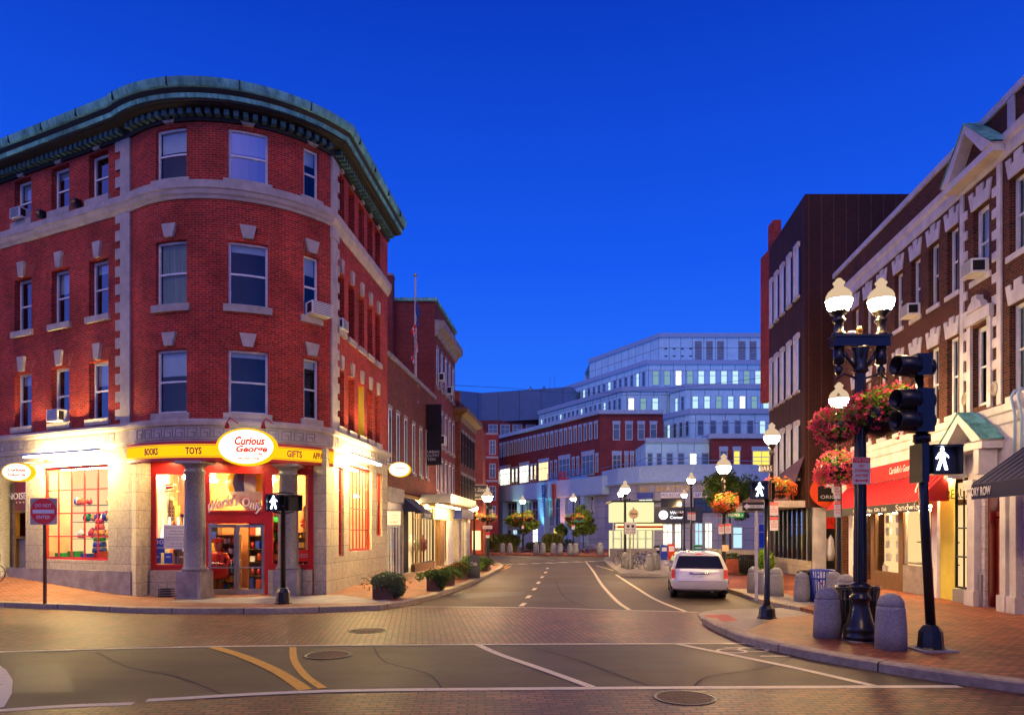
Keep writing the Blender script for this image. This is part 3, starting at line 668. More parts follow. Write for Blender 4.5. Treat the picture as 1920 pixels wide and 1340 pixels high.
# ---- ground floor stone walls
gB = [(FB.u(80), FB.u(203), 1.35, 4.75), (FB.u(-110), FB.u(48), .7, 4.6)]
gA = [(FA.u(627), FA.u(645), 1.45, 4.78), (FA.u(655), FA.u(697), 1.6, 5.0), (FA.u(706), FA.u(717), 2.2, 5.0)]
b = MB(); b.wall(FB, 0, FB.L, 0, 5.3, gB, .25); b.wall(FA, 0, FA.L, 0, 5.3, gA, .25); b.build('stone_wall', 'stone_block', cb)
def plan(px, Y): return ((px - CX) / F * Y, Y)
pl = plan(255, 23.15); pl2 = plan(283, 23.9); pr = plan(612, 23.95); pr2 = plan(588, 24.3)
b = MB(); b.prism([(Lp[0], Lp[1]), pl, pl2, (pl2[0], 25.2), (Lp[0] + .1, 25.2)], 0, 5.3); b.build('stone_pier', 'stone_block', cb); b = MB(); b.prism([pr2, pr, (Rp[0], Rp[1]), (Rp[0] + .03, 25.6), (pr2[0], 25.6)], 0, 5.3)
b.build('stone_pier', 'stone_block', cb)
MB().fbox(FB, 8, FB.L - .0, -.02, .05, 0, 1.0).build('plinth', 'limestone_dark', cb)
# shopfront behind the columns
FS = Fr(pl2, pr2); us = lambda px: FS.u(px)
ws0, ws1, d0_, d1_, we0, we1 = .02, us(357), us(389), us(496), us(505), FS.L - .02
ZS = lambda py: FS.z(430, py)
topz = 4.74
b = MB(); b.wall(FS, 0, FS.L, .15, 4.95, [(ws0 + .1, ws1 - .05, 1.15, 4.45), (d0_, d1_, .15, 2.66), (d0_, d1_, 3.05, 4.5), (we0 + .05, we1 - .1, 1.15, 4.45)], .12)
b.build('shopfront_wall', 'red_paint', cb)
b = MB(); b.fbox(FS, ws0, ws1 + .35, .0, .16, .15, 1.02); b.build('stall_riser', 'stone_block', cb); b = MB(); b.fbox(FS, we0, we1, .0, .16, .15, 1.02); b.build('stall_riser', 'stone_block', cb)
for (a, c, z0, z1) in ((ws0 + .1, ws1 - .05, 1.15, 4.45), (we0 + .05, we1 - .1, 1.15, 4.45), (d0_, d1_, 3.05, 4.5)):
    b = MB()
    for (x0, x1, y0, y1) in ((a, a + .07, z0, z1), (c - .07, c, z0, z1), (a + .07, c - .07, z0, z0 + .07), (a + .07, c - .07, z1 - .07, z1)): b.fbox(FS, x0, x1, -.08, .03, y0, y1)
    w = b.build('shop_window', 'red_paint', cb); MB().fquad(FS, a, c, -.05, z0, z1).build('pane', 'shop_glass', w)
# glazed double door
dm = (d0_ + d1_) / 2
for a, c, s_ in ((d0_ + .03, dm - .01, 1), (dm + .01, d1_ - .03, 0)):
    b = MB()
    for (x0, x1, y0, y1) in ((a, a + .08, .17, 2.62), (c - .08, c, .17, 2.62), (a + .08, c - .08, .17, .34), (a + .08, c - .08, 2.52, 2.62), (a + .08, c - .08, 1.08, 1.13)): b.fbox(FS, x0, x1, -.09, -.03, y0, y1)
    dr = b.build('door', 'steel', cb); MB().fquad(FS, a + .08, c - .08, -.06, .34, 2.52).build('pane', 'shop_glass', dr)
    hx = c - .13 if s_ else a + .13
    MB().tube([FS.pt(hx, -.03, .95), FS.pt(hx, .07, .97), FS.pt(hx, .08, 1.2), FS.pt(hx, .07, 1.35), FS.pt(hx, -.03, 1.37)], .018).build('handle', 'steel', dr)
# soffit over the recess and entrance floor
b = MB(); b.new(); arc = [FC.pt(FC.L * i / 22, -.02, 4.94) for i in range(23)]
b.face(arc + [(pr2[0], pr2[1], 4.94), (pl2[0], pl2[1], 4.94)]); b.build('soffit', 'cream_wall', cb)
# columns on pedestals
for k, (px, Yp) in enumerate(((365.5, 22.35), (540.5, 23.35))):
    x = (px - CX) / F * (Yp + .45); y = Yp + .45
    ang = math.atan2(-.15, 1)
    T = Matrix.Translation((x, y, 0)) @ Matrix.Rotation(R(-6 + 8 * k), 4, 'Z')
    col = MB().lathe([(.40, 1.06), (.42, 1.12), (.37, 1.18), (.345, 1.22), (.34, 2.2), (.325, 3.4), (.30, 4.30), (.34, 4.33), (.34, 4.38), (.305, 4.42), (.31, 4.50), (.40, 4.58), (.41, 4.61)], 26, T=T).build('column', 'granite_pillar', cb)
    b = MB().box(-.41, .41, -.41, .41, .12, 1.06, T=T); b.box(-.45, .45, -.45, .45, 0.05, .2, T=T); b.box(-.27, .27, -.43, -.405, .3, .92, T=T); b.build('pedestal', 'limestone_dark', col)
    MB().box(-.45, .45, -.45, .45, 4.612, 4.695, T=T).build('capital', 'limestone', col)
# ---- shop interior
FI = Fr((FS.o.x - .6, FS.o.y + 3.6), (FS.o.x + 6.1, FS.o.y + 3.6))
it = thing('shop_interior', 'warm lit toy shop interior behind the columned corner entrance', 'shop interior', (-10, 26, .15))
b = MB(); b.fquad(FI, -.6, FI.L, 0, .15, 4.9); 
b.new(); b.face([(pl2[0], pl2[1] + .1, .15), (pl2[0], pl2[1] + .1, 4.9), (*FI.pt(-.2, 0, 0)[:2], 4.9), (*FI.pt(-.2, 0, 0)[:2], .15)])
b.new(); b.face([(pr2[0], pr2[1] + .1, .15), (pr2[0], pr2[1] + .1, 4.9), (*FI.pt(FI.L - .8, 0, 0)[:2], 4.9), (*FI.pt(FI.L - .8, 0, 0)[:2], .15)])
b.build('back_wall', 'orange_wall', it)
b = MB(); b.new(); b.face([(pl2[0], pl2[1] + .13, .16), (pr2[0], pr2[1] + .13, .16), FI.pt(FI.L - .6, .0, .16), FI.pt(-.5, 0, .16)]); b.build('floor', 'brown_wood', it)
b = MB(); b.new(); b.face([(pl2[0], pl2[1] + .13, 4.93), (pr2[0], pr2[1] + .13, 4.93), FI.pt(FI.L - .6, .0, 4.93), FI.pt(-.5, 0, 4.93)]); b.build('ceiling', 'brown_wood', it)
for k_, (x, y) in enumerate([(pl2[0] + (pr2[0] - pl2[0]) * f_, pl2[1] - .45) for f_ in (.12, .38, .62, .88)]):
    t = thing('downlight', 'recessed downlight in the entrance ceiling, ' + ['first', 'second', 'third', 'last'][k_] + ' from the left', 'downlight', (x, y, 4.86), 'downlights over the shop entrance')
    MB().lathe([(.15, .0), (.15, .075), (.11, .075)], 14, (x, y, 4.86), cap=False).build('ring', 'steel', t); MB().lathe([(0, .02), (.11, .02)], 14, (x, y, 4.86)).build('bulb', 'toy_lamp', t)
for k_, (x, y) in enumerate(((-11.9, 25.0), (-11.6, 26.5), (-10.3, 25.2), (-9.2, 26.2), (-8.2, 25.3), (-7.8, 26.8), (-10.2, 27.3))):
    t = thing('track_spotlight', 'glowing can spotlight on the toy shop ceiling ' + ['nearest the left window', 'deep behind the left window', 'just left of the balloon', 'right behind the balloon', 'nearest the right window', 'deep behind the right window', 'at the back behind the balloon'][k_], 'spotlight', (x, y, 4.3), 'spotlights on the toy shop ceiling')
    MB().lathe([(.10, .12), (.10, .35), (.03, .36), (.02, .62)], 12, (x, y, 4.3)).build('can', 'sign_white', t); MB().lathe([(.13, 0), (.16, .07), (.10, .12)], 12, (x, y, 4.3)).build('bulb', 'toy_lamp', t)
cols = ['red_paint', 'blue_paint', 'orange_paint', 'green_paint', 'gold', 'sign_white', 'sign_blue', 'petal_orange', 'yellow_toy']
goods = ['glossy coloured boxes', 'picture books']
def shelf(x, y, w, h, rows_, rz, label, dens=7):
    t = thing('display_shelf', label, 'shelf', (x, y, .16), 'display shelves in the toy shop'); b = MB()
    b.box(x - w / 2, x - w / 2 + .04, y, y + .35, .16, .16 + h); b.box(x + w / 2 - .04, x + w / 2, y, y + .35, .16, .16 + h); b.box(x - w / 2, x + w / 2, y + .35, y + .38, .16, .16 + h)
    for i in range(rows_ + 1): b.box(x - w / 2 + .04, x + w / 2 - .04, y, y + .35, .16 + i * h / rows_ - .02 * (i > 0), .18 + i * h / rows_ - .02 * (i > 0))
    b.build('frame', 'brown_wood', t)
    for i in range(rows_):
        for k in range(dens):
            xx = x - w / 2 + .06 + (w - .12) * k / dens; ww = (w - .12) / dens * rnd.uniform(.6, .95); hh = h / rows_ * rnd.uniform(.4, .8); z = .185 + i * h / rows_
            bb = MB()
            if rnd.random() < .65: bb.box(xx, xx + ww, y + .02, y + .25, z, z + hh)
            else: bb.lathe([(0, 0), (ww * .42, hh * .15), (ww * .5, hh * .5), (ww * .3, hh * .85), (0, hh)], 8, (xx + ww / 2, y + .12, z))
            bb.build('toy', rnd.choice(cols), t)
shelf(-11.7, 26.9, 1.6, 2.0, 4, 0, 'brown shelf of small toys behind the left shop window'); shelf(-9.6, 27.2, 1.7, 2.3, 5, 0, 'tall brown shelf of toys seen through the glass doors'); shelf(-8.2, 26.4, 1.3, 2.2, 5, 0, 'toy shelf seen behind the right door leaf')
shelf(-7.6, 25.3, .9, 2.0, 5, 0, 'toy shelf close behind the right shop window', 5); shelf(-9.0, 25.9, .7, 1.2, 3, 0, 'low toy shelf just inside the doors', 4)
shelf(-12.2, 25.0, 1.0, .9, 2, 0, 'low shelf of books inside the left shop window', 4)
for x_, y_, w_, h_, r_, lab in ((-10.45, 25.0, .8, 2.1, 6, 'packed toy shelf just behind the left door leaf'), (-8.55, 25.15, .55, 2.3, 6, 'narrow packed toy shelf behind the right edge of the doors'), (-12.0, 25.9, 1.7, 2.9, 6, 'high packed shelf at the back of the left shop window'), (-7.5, 26.0, .9, 3.2, 7, 'high packed shelf at the back of the right shop window'), (-9.5, 26.5, 1.5, 3.6, 7, 'high packed shelf facing the doors')):
    shelf(x_, y_, w_, h_, r_, 0, lab, 6)
for k_, px_ in enumerate((292, 306, 327, 343, 508, 517, 560, 568, 576)):
    wn = 'left' if px_ < 400 else 'right'; on = ['first', 'second', 'third', 'fourth', 'first', 'second', 'third', 'fourth', 'fifth'][k_]; q = P(px_, 1000, 25.0 + rnd.random() * .3); z = 1.2 + rnd.random() * 2.0; r_ = rnd.uniform(.10, .17)
    t = thing('plush_toy', f'{on} plush toy from the left hanging inside the {wn} shop window', 'plush toy', (q.x, q.y, z), 'plush toys hung in the ' + ('left' if px_ < 400 else 'right') + ' shop window'); m_ = cols[k_]
    MB().lathe([(0, 0), (r_ * .8, r_ * .4), (r_, r_ * 1.1), (r_ * .6, r_ * 1.9), (0, r_ * 2)], 10, (q.x, q.y, z)).build('body', m_, t); b = MB().lathe([(0, r_ * 1.8), (r_ * .6, r_ * 2.1), (r_ * .65, r_ * 2.6), (0, r_ * 3.1)], 10, (q.x, q.y, z))
    for s__ in (-1, 1): b.lathe([(0, r_ * 2.7), (r_ * .22, r_ * 2.9), (0, r_ * 3.3)], 7, (q.x + s__ * r_ * .45, q.y, z))
    b.build('head', m_, t); MB().tube([(q.x, q.y, z + r_ * 3), (q.x, q.y, 4.85)], .004, 4).build('string', 'ink', t)
# striped balloon hanging over the door
t = thing('hanging_balloon', 'large striped toy hot air balloon hanging above the shop doors', 'toy balloon', (-9.65, 25.1, 3.2))
prof = [(.10, 0), (.18, .15), (.45, .45), (.78, .85), (.90, 1.2), (.82, 1.55), (.5, 1.8), (0, 1.9)]
b = MB(); b.new(); seg = 24
for k in range(len(prof) - 1):
    for i in range(seg):
        q = []
        for (rr, zz), ii in ((prof[k], i), (prof[k], i + 1), (prof[k + 1], i + 1), (prof[k + 1], i)):
            a = 2 * math.pi * ii / seg; q.append((-9.65 + rr * .95 * math.cos(a), 25.1 + rr * .6 * math.sin(a), 3.1 + zz * .85))
        b.face(q, None, (i // 2) % 3 if k > 2 else 0, True)
b.build('envelope', ['sign_white', 'yellow_toy', 'sign_blue'], t)
MB().lathe([(.13, -.3), (.16, -.12), (.14, -.12)], 10, (-9.65, 25.1, 3.1)).build('basket', 'brown_wood', t)
letter("World's Only", FS, us(438), .06, 3.42, .48, 'cream_wall', t, width=1.75, bold=.03, shear=.3, curve=-.28) if False else None
wl = letter("World's Only", FS, us(441), .03, 3.42, .46, 'sign_white', None, width=1.85, bold=.012, shear=.3, curve=.3, name='window_lettering'); letter("World's Only", FS, us(441), .018, 3.42, .52, 'red_paint', wl, width=1.93, bold=.06, shear=.3, curve=.3, name='outline')
tag(wl, 'white slanted window lettering reading World\'s Only above the doors', 'lettering')
# pendant lamps in left window
for i, x in enumerate((305, 318, 334, 346)):
    p = P(x, 1000, 24.75); t = thing('pendant_lamp', ['first', 'second', 'third', 'fourth'][i] + ' glowing bell lamp from the left in the left shop window', 'pendant lamp', (p.x, p.y, 2.0), 'bell lamps in the left shop window')
    MB().lathe([(.20, 2.15 + (i % 2) * .1), (.17, 2.32), (.09, 2.5), (.04, 2.62), (.03, 2.9)], 14, (p.x, p.y, 0)).build('shade', 'oval_light', t)
    MB().tube([(p.x, p.y, 2.9), (p.x, p.y, 4.9)], .008, 5).build('cord', 'ink', t)
t = thing('toy_tower', 'yellow toy tower with a domed top in the left shop window', 'toy tower', (*P(320, 1000, 25.3)[:2], 2.6)); px_, py_ = P(320, 1000, 25.3)[:2]
b = MB().box(px_ - .26, px_ + .26, py_ - .2, py_ + .2, 2.75, 3.35); b.box(px_ - .17, px_ + .17, py_ - .15, py_ + .15, 3.35, 3.5); b.lathe([(.15, 3.5), (.12, 3.62), (0, 3.7)], 10, (px_, py_, 0)); b.build('tower', 'gold', t)
b = MB()
for i in range(5):
    for k in range(4): b.box(px_ - .22 + i * .095, px_ - .17 + i * .095, py_ - .21, py_ - .198, 2.8 + k * .13, 2.88 + k * .13)
b.build('window_grid', 'brown_wood', t)
t = thing('toy_biplane', 'yellow toy biplane hanging high in the left shop window', 'toy plane', (*P(312, 1000, 25)[:2], 3.9)); q = P(312, 1000, 25)
MB().box(q.x - .42, q.x + .42, q.y - .1, q.y + .1, 3.85, 3.88).box(q.x - .3, q.x + .3, q.y - .1, q.y + .1, 4.08, 4.11).build('wing', 'gold', t); MB().tube([(q.x - .3, q.y + .2, 3.93), (q.x, q.y, 3.96), (q.x + .35, q.y - .2, 4.0)], .07, 8, r2=.03).build('fuselage', 'orange_paint', t)
# window posters
def poster(px, py, w, h, mat, label, lines=(), fr=FS, d=-.03, ink='ink', cat='poster', group=None):
    u = fr.u(px, d); z = fr.z(px, py, d); t = thing('poster', label, cat, fr.pt(u, d, z - h / 2), group)
    MB().fbox(fr, u - w / 2, u + w / 2, d, d + .012, z - h / 2, z + h / 2).build('sheet', mat, t)
    for (tx, dy, hh, ww) in lines: letter(tx, fr, u, d + .014, z + dy, hh, ink, t, width=ww, ext=.002)
    return t
poster(331, 1006, .88, .84, 'sign_white', 'white notice of small print in the left shop window', [('Please join us for a storytime', .32, .05, .7), ('Saturday mornings', .2, .05, .45), ('Books, toys and gifts', .1, .05, .5), ('A celebration of stories, games and', -.02, .045, .74), ('things to make and do for all ages', -.1, .045, .74), ('Open every day', -.24, .05, .4), ('Everyone is welcome', -.34, .05, .6)])
poster(299, 1022, .36, .52, 'blue_paint', 'blue and white poster with a large number low in the left shop window', [('30', .12, .16, .26), ('YEARS', -.08, .08, .28)], ink='sign_white')
for i, (px, m_) in enumerate(((294, 'sign_blue'), (316, 'blue_paint'), (341, 'brown_wood'))):
    poster(px, 1046, .29, .36, m_, ['dark blue framed book at the left of the window ledge', 'light blue framed book in the middle of the window ledge', 'brown framed book at the right of the window ledge'][i], [('ABC', .05, .07, .18)], ink='sign_white', cat='book')
poster(570, 1041, .42, .42, 'sign_red', 'red square brand sign in the lower right shop window', [('LEGO', 0, .13, .32)], ink='sign_white', cat='shop sign')
# doorman figure behind the left door
t = thing('doorman_figure', 'life size doorman figure in long red coat and cap behind the door', 'figure', (*P(411, 1000, 24.9)[:2], .16)); q = P(409, 1000, 24.95); T = Matrix.Translation((q.x, q.y, .16)); 
MB().lathe([(.10, .05), (.09, .5), (.12, .62)], 10, (-.09, 0, 0), T=T).lathe([(.10, .05), (.09, .5), (.12, .62)], 10, (.09, 0, 0), T=T).build('legs', 'brown_wood', t)
MB().lathe([(.40, .5), (.36, .9), (.29, 1.15), (.33, 1.35), (.24, 1.46), (.09, 1.5)], 16, sy=.6, T=T).build('coat', 'red_paint', t)
b = MB()
for s_ in (-1, 1): b.tube([(s_ * .26, 0, 1.4), (s_ * .42, -.04, 1.15), (s_ * .40, -.12, .95), (s_ * .12, -.25, 1.08)], .085, 8, r2=.06); 
b = MB()
for s_ in (-1, 1): b.tube([tuple(T @ Vector(v)) for v in [(s_ * .26, 0, 1.4), (s_ * .42, -.04, 1.15), (s_ * .38, -.14, .98), (s_ * .12, -.26, 1.06)]], .085, 8, r2=.06)
b.build('sleeves', 'red_paint', t)
b = MB()
for s_ in (-1, 1): b.lathe([(0, -.06), (.06, -.03), (.07, .02), (0, .07)], 8, (s_ * .07, -.28, 1.06), T=T)
b.build('gloves', 'sign_white', t)
MB().lathe([(.06, 1.46), (.08, 1.54), (.13, 1.62), (.145, 1.72), (.12, 1.83), (0, 1.88)], 12, T=T).lathe([(0, -.03), (.03, 0), (0, .04)], 6, (0, -.15, 1.69), T=T).build('head', 'skin', t)
MB().lathe([(.19, 1.80), (.15, 1.82), (.17, 1.93), (.19, 1.95), (0, 1.97)], 12, T=T).build('cap', 'red_paint', t)
b = MB()
for s_ in (-1, 1): b.lathe([(0, 0), (.10, .0), (.12, .03), (0, .05)], 8, (s_ * .25, 0, 1.41), T=T)
for i in range(4): b.lathe([(0, -.02), (.022, 0), (0, .02)], 6, (0, -.205, .75 + i * .15), T=T)
b.build('trim', 'gold', t)
# yellow fascia sign on the curve
s_ = thing('fascia_sign', 'curved yellow fascia sign with red trim over the corner shop', 'shop sign', FC.pt(FC.L / 2, .1, 4.75))
MB().fbox(FC, .0, FC.L, .02, .16, 4.70, 5.34).build('board', 'red_paint', s_); MB().fbox(FC, .03, FC.L - .03, .16, .175, 4.80, 5.24).build('face', 'yellow_sign', s_)
b = MB()
for z in (4.835, 5.205): b.fbox(FC, .06, FC.L - .06, .175, .18, z - .008, z + .008)
b.build('pinstripe', 'red_paint', s_)
for tx, px, w in (('BOOKS', 284, .56), ('TOYS', 363, .52), ('GIFTS', 552, .50), ('APPAREL', 602, .66)): letter(tx, FC, FC.u(px, .17), .19, 5.02, .24, 'red_paint', s_, width=w, bold=.03)
# oval signs
def oval(name, label, c, rx, rz, fr_dir, lines, depth=.25, rim='yellow_sign', light='oval_light', group=None):
    fx = Fr((c[0] - fr_dir[0] * 5, c[1] - fr_dir[1] * 5), (c[0] + fr_dir[0] * 5, c[1] + fr_dir[1] * 5)); t = thing(name, label, 'shop sign', (c[0], c[1], c[2] - rz), group)
    def ell(k, n=40): return [(5 + rx * k * math.cos(2 * math.pi * i / n), c[2] + rz * k * math.sin(2 * math.pi * i / n)) for i in range(n)]
    MB().fpoly(fx, ell(1), -depth / 2, depth / 2 - .02).build('rim', rim, t)
    MB().fpoly(fx, ell(.9), -depth / 2 - .004, depth / 2).build('face', light, t)
    for (tx, du, dz, hh, ww, sh_) in lines:
        letter(tx, fx, 5 + du, depth / 2 + .006, c[2] + dz, hh, 'red_lit', t, width=ww, bold=.035, shear=sh_)
    return t, fx
c = P(461, 838, 21.9); ov, fx = oval('oval_sign', 'large glowing oval shop sign over the corner entrance', c, .95, .60, (.99, .05), [('Curious', .12, .19, .28, .95, .25), ('George', .18, -.10, .28, .98, .25), ('STORE', .38, -.24, .07, .3, 0), ("World's Only", .1, -.38, .09, .7, .2)])
b = MB(); b.fpoly(fx, [(5 + .86 * math.cos(2 * math.pi * i / 40), c.z + .53 * math.sin(2 * math.pi * i / 40)) for i in range(40)], .12, .128); 
for du in (-.5, .62):
    l = thing('sign_spotlight', ['red gooseneck lamp left above the large oval sign', 'red gooseneck lamp right above the large oval sign'][du > 0], 'sign lamp', fx.pt(5 + du, .3, c.z + .5), 'gooseneck lamps over the oval sign')
    MB().tube([fx.pt(5 + du, -.6, c.z + .85), fx.pt(5 + du, .1, c.z + .92), fx.pt(5 + du, .35, c.z + .75)], .02).build('arm', 'red_paint', l)
    MB().lathe([(.03, .12), (.06, .05), (.09, -.09)], 10, fx.pt(5 + du, .37, c.z + .62)).build('shade', 'red_paint', l)
for nm, lab, px, py, Y, rx, rz, dr, lines in (('oval_sign', 'glowing oval shop sign hanging at the far left of the stone wall', 28, 885, 24.6, .52, .33, (.97, .1), [('Curious', 0, .08, .12, .6, .2), ('George', 0, -.1, .12, .6, .2)]), ('oval_sign', 'glowing oval shop sign on the side street end of the corner building', 750, 880, 31.2, .50, .34, (1, -.05), [('Curious', 0, .08, .1, .5, .2), ('George', 0, -.1, .1, .5, .2)])):
    c2 = P(px, py, Y); oval(nm, lab, c2, rx, rz, dr, lines, light='oval_light')
    MB().tube([(c2.x - .1, c2.y, c2.z + rz), (c2.x - .9 if px > 100 else c2.x + .8, c2.y + .4, c2.z + rz + .02)], .02).build('bracket', 'brass', COL.objects[[o.name for o in COL.objects if o.name.startswith('oval_sign')][-1]])
# light bars over the side shop windows
for fr, a, c, lab, L0 in ((FB, 42, 186, 'long tube lamp glaring over the left shop window', 1.1), (FA, 660, 715, 'tube lamp glaring over the side street shop window', .8)):
    u0, u1 = fr.u(a, .6), fr.u(c, .6); z = 5.12 if fr is FB else 5.2; t = thing('light_bar', lab, 'tube lamp', fr.pt((u0 + u1) / 2, .6, z))
    MB().fbox(fr, u0, u1, .52, .66, z, z + .09).build('housing', 'steel', t); MB().fbox(fr, u0 + .05, u1 - .05, .48, .60, z - .03, z - .003).build('tube', 'bar_light', t)
    b = MB()
    for u in (u0 + .1, u1 - .1): b.tube([fr.pt(u, 0, z + .05), fr.pt(u, .55, z + .05)], .015)
    b.build('bracket', 'dark_metal', t)
def shop_letters(fr, px, z, txt, w, lab):
    o = letter(txt, fr, fr.u(px), .02, z, .22, 'red_paint', None, width=w, bold=.01, shear=.1, name='wall_lettering'); tag(o, lab, 'lettering')
shop_letters(FB, 140, 4.95, "World's Only Curious George Store", 3.6, 'red lettering on the floodlit stone above the left shop window'); shop_letters(FA, 681, 5.12, "World's Only", 1.6, 'red lettering on the floodlit stone round the corner')
# red gridded display windows with lit insides
def grid_window(fr, a, c, z0, z1, vb, hb, items, deep=1.1, back='lit_warm'):
    w = window(fr, cb, a, c, z0, z1, 'red_paint', rec=.1, sash=False, vb=vb, hb=hb, gl='shop_glass', fw=.09, back=None, name='display_window')
    r = MB(); r.fquad(fr, a, c, -deep, z0, z1); r.build('backdrop', back, w)
    r = MB(); r.new(); r.face([fr.pt(a, -.15, z0), fr.pt(c, -.15, z0), fr.pt(c, -deep, z0), fr.pt(a, -deep, z0)]); r.new(); r.face([fr.pt(a, -.15, z1), fr.pt(c, -.15, z1), fr.pt(c, -deep, z1), fr.pt(a, -deep, z1)])
    for x in (a, c): r.new(); r.face([fr.pt(x, -.15, z0), fr.pt(x, -.15, z1), fr.pt(x, -deep, z1), fr.pt(x, -deep, z0)])
    r.build('display_box', 'cream_wall', w)
    MB().fbox(fr, a + .3, c - .3, -.6, -.5, z1 - .06, z1 - .02).build('strip_lamp', 'shop_lamp', w); return w
emit('lit_wall', (1, .64, .27), 1.05)
grid_window(FB, *gB[0], 4, 3, 1, back='lit_wall'); grid_window(FA, *gA[0], 1, 3, 1, back='lit_wall'); grid_window(FA, *gA[1], 6, 3, 1, back='lit_wall'); grid_window(FA, *gA[2], 1, 1, 1, back='dark_room')
# goods in the left display
a, c, z0, z1 = gB[0]
for k, m_ in enumerate(['green_paint', 'green_paint', 'blue_paint', 'orange_paint', 'green_paint']):
    u = a + .35 + (c - a - .7) * k / 4
    tag(MB().fbox(FB, u - .2, u + .2, -.7, -.35, z0 + .01, z0 + .22 + .08 * (k % 2)).build('toy_box', m_), ['green', 'green', 'blue', 'orange', 'green'][k] + ' toy box low in the red gridded window, ' + ['first', 'second', 'third', 'fourth', 'last'][k] + ' from the left', 'toy box', 'toy boxes in the gridded window')
t = thing('stacking_toy', 'tall stack of rainbow blocks in the red gridded window', 'toy', FB.pt(a + (c - a) * .68, -.5, z0))
u = a + (c - a) * .68
for k, m_ in enumerate(['sign_blue', 'blue_paint', 'green_paint', 'yellow_toy', 'orange_paint', 'red_paint']): MB().lathe([(.24 - .02 * k, 0), (.25 - .02 * k, .08), (.22 - .02 * k, .2)], 12, FB.pt(u, -.5, z0 + .25 + .21 * k)).build('block', m_, t)
t = thing('toy_stand', 'wire stand of small toys in the red gridded window', 'toy stand', FB.pt(a + 1.6, -.6, z0)); b = MB()
for k in range(3): b.fbox(FB, a + .9, c - .3, -.8, -.5, z0 + .75 + .62 * k, z0 + .77 + .62 * k)
b.build('rail', 'dark_metal', t)
for k in range(27): u = a + 1.0 + (c - a - 1.4) * rnd.random(); zz = z0 + .78 + .62 * (k % 3); r_ = rnd.uniform(.07, .15); MB().lathe([(0, 0), (r_, r_ * .5), (r_, r_ * 1.6), (r_ * .4, r_ * 2.6), (0, r_ * 2.8)], 9, FB.pt(u, -.65, zz)).build('toy', rnd.choice(cols), t)
# neighbouring shop at the far left edge
a, c = gB[1][0], gB[1][1]; u22, u50 = FB.u(22), FB.u(50)
MB().fquad(FB, a, c, -1.2, .6, 4.6).build('side_shop_back', 'lit_warm', cb) if False else None
b = MB(); b.fbox(FB, u22, u50, -.2, -.1, 3.2, 4.4); ps = b.build('side_shop_sign', 'red_wood', None); tag(ps, 'dark red shop panel with pale letters beside the granite pillar', 'shop sign'); letter('NOISE', FB, (u22 + u50) / 2 - .28, -.09, 3.75, .26, 'sign_white', ps, width=1.15); letter('. . .', FB, (u22 + u50) / 2 - .1, -.09, 3.5, .05, 'sign_white', ps, width=.5)
for o_ in [ps] + list(ps.children): pass
b = MB(); b.fbox(FB, u22, u22 + .07, -.25, -.1, .75, 3.2); b.fbox(FB, u50 - .07, u50, -.25, -.1, .75, 3.2); b.fbox(FB, u22, u50, -.25, -.11, 2.1, 2.2); b.fbox(FB, u22, u50, -.25, -.11, 3.1, 3.2)
w = b.build('display_window', 'brass', cb); MB().fquad(FB, u22, u50, -.9, 2.0, 3.2).build('backdrop', 'lit_warm', w); MB().fquad(FB, u22, u50, -.22, .7, 2.1).build('panel', 'granite_pillar', w)
MB().fquad(FB, a, u22, -.25, .5, 4.6).build('side_wall', 'stone_block', cb)
MB().lathe([(.42, .4), (.42, .7), (.34, .8), (.33, 4.2), (.38, 4.3), (.40, 4.6)], 22, FB.pt(FB.u(4), .1, 0)).build('column', 'granite_pillar', cb)
# ================================================================ the brick row along the left side of the street
plain('pane_far', (.10, .17, .20), .08, var=.35, scale=.4, spec=.9); plain('pane_dark', (.03, .04, .05), .08, var=.3, spec=.8)
plain('blue_stone', (.36, .54, .72), .6, var=.1); plain('white_frame', (.55, .60, .64), .5, var=.05)
def farwin(fr, par, a, c, z0, z1, fm='white_frame', pm='pane_far', fw=.10, d=.06, bars=0, rail=True, lint=0, lm='blue_stone', sill=0, name='window'):
    b = MB(); b.fbox(fr, a, a + fw, .0, d, z0, z1); b.fbox(fr, c - fw, c, .0, d, z0, z1); b.fbox(fr, a + fw, c - fw, 0, d - .004, z1 - fw, z1); b.fbox(fr, a + fw, c - fw, 0, d - .004, z0, z0 + fw)
    if rail: z = z0 + (z1 - z0) * .66; b.fbox(fr, a + fw, c - fw, 0, d - .01, z - fw * .35, z + fw * .35)
    for i in range(bars): u = a + (c - a) * (i + 1) / (bars + 1); b.fbox(fr, u - fw * .3, u + fw * .3, 0, d - .012, z0 + fw, z1 - fw)
    w = b.build(name, fm, par); MB().fquad(fr, a + fw * .8, c - fw * .8, .025, z0 + fw * .8, z1 - fw * .8).build('pane', pm, w)
    if lint: MB().fbox(fr, a - .06, c + .06, 0, d + .03, z1 + .003, z1 + lint).build('lintel', lm, w)
    if sill: MB().fbox(fr, a - .08, c + .08, 0, d + .08, z0 - sill, z0 - .003).build('sill', lm, w)
    return w
def block(name, label, cat, walls, z1, wallmat, z0=0, roof=True, group=None):     # closed plan polygon of frames
    t = thing(name, label, cat, (walls[0][0], walls[0][1], z0), group)
    fr = [Fr(a, c) for a, c in zip(walls, walls[1:] + walls[:1])]
    b = MB(); b.new(); L = 0
    for f in fr:
        b.face([f.pt(0, 0, z0), f.pt(f.L, 0, z0), f.pt(f.L, 0, z1), f.pt(0, 0, z1)], [(L, z0), (L + f.L, z0), (L + f.L, z1), (L, z1)]); L += f.L
    b.build('wall', wallmat, t)
    if roof: bb = MB(); bb.new(); bb.face([(x, y, z1 - .02) for x, y in walls]); bb.build('roof', 'roof_tar', t)
    return t, fr
def coping(par, pts, z, w=.12, h=.3, mat='limestone', name='coping'): MB().sweep(pts, [(-.3, z), (w, z), (w, z + h), (-.3, z + h)]).build(name, mat, par)
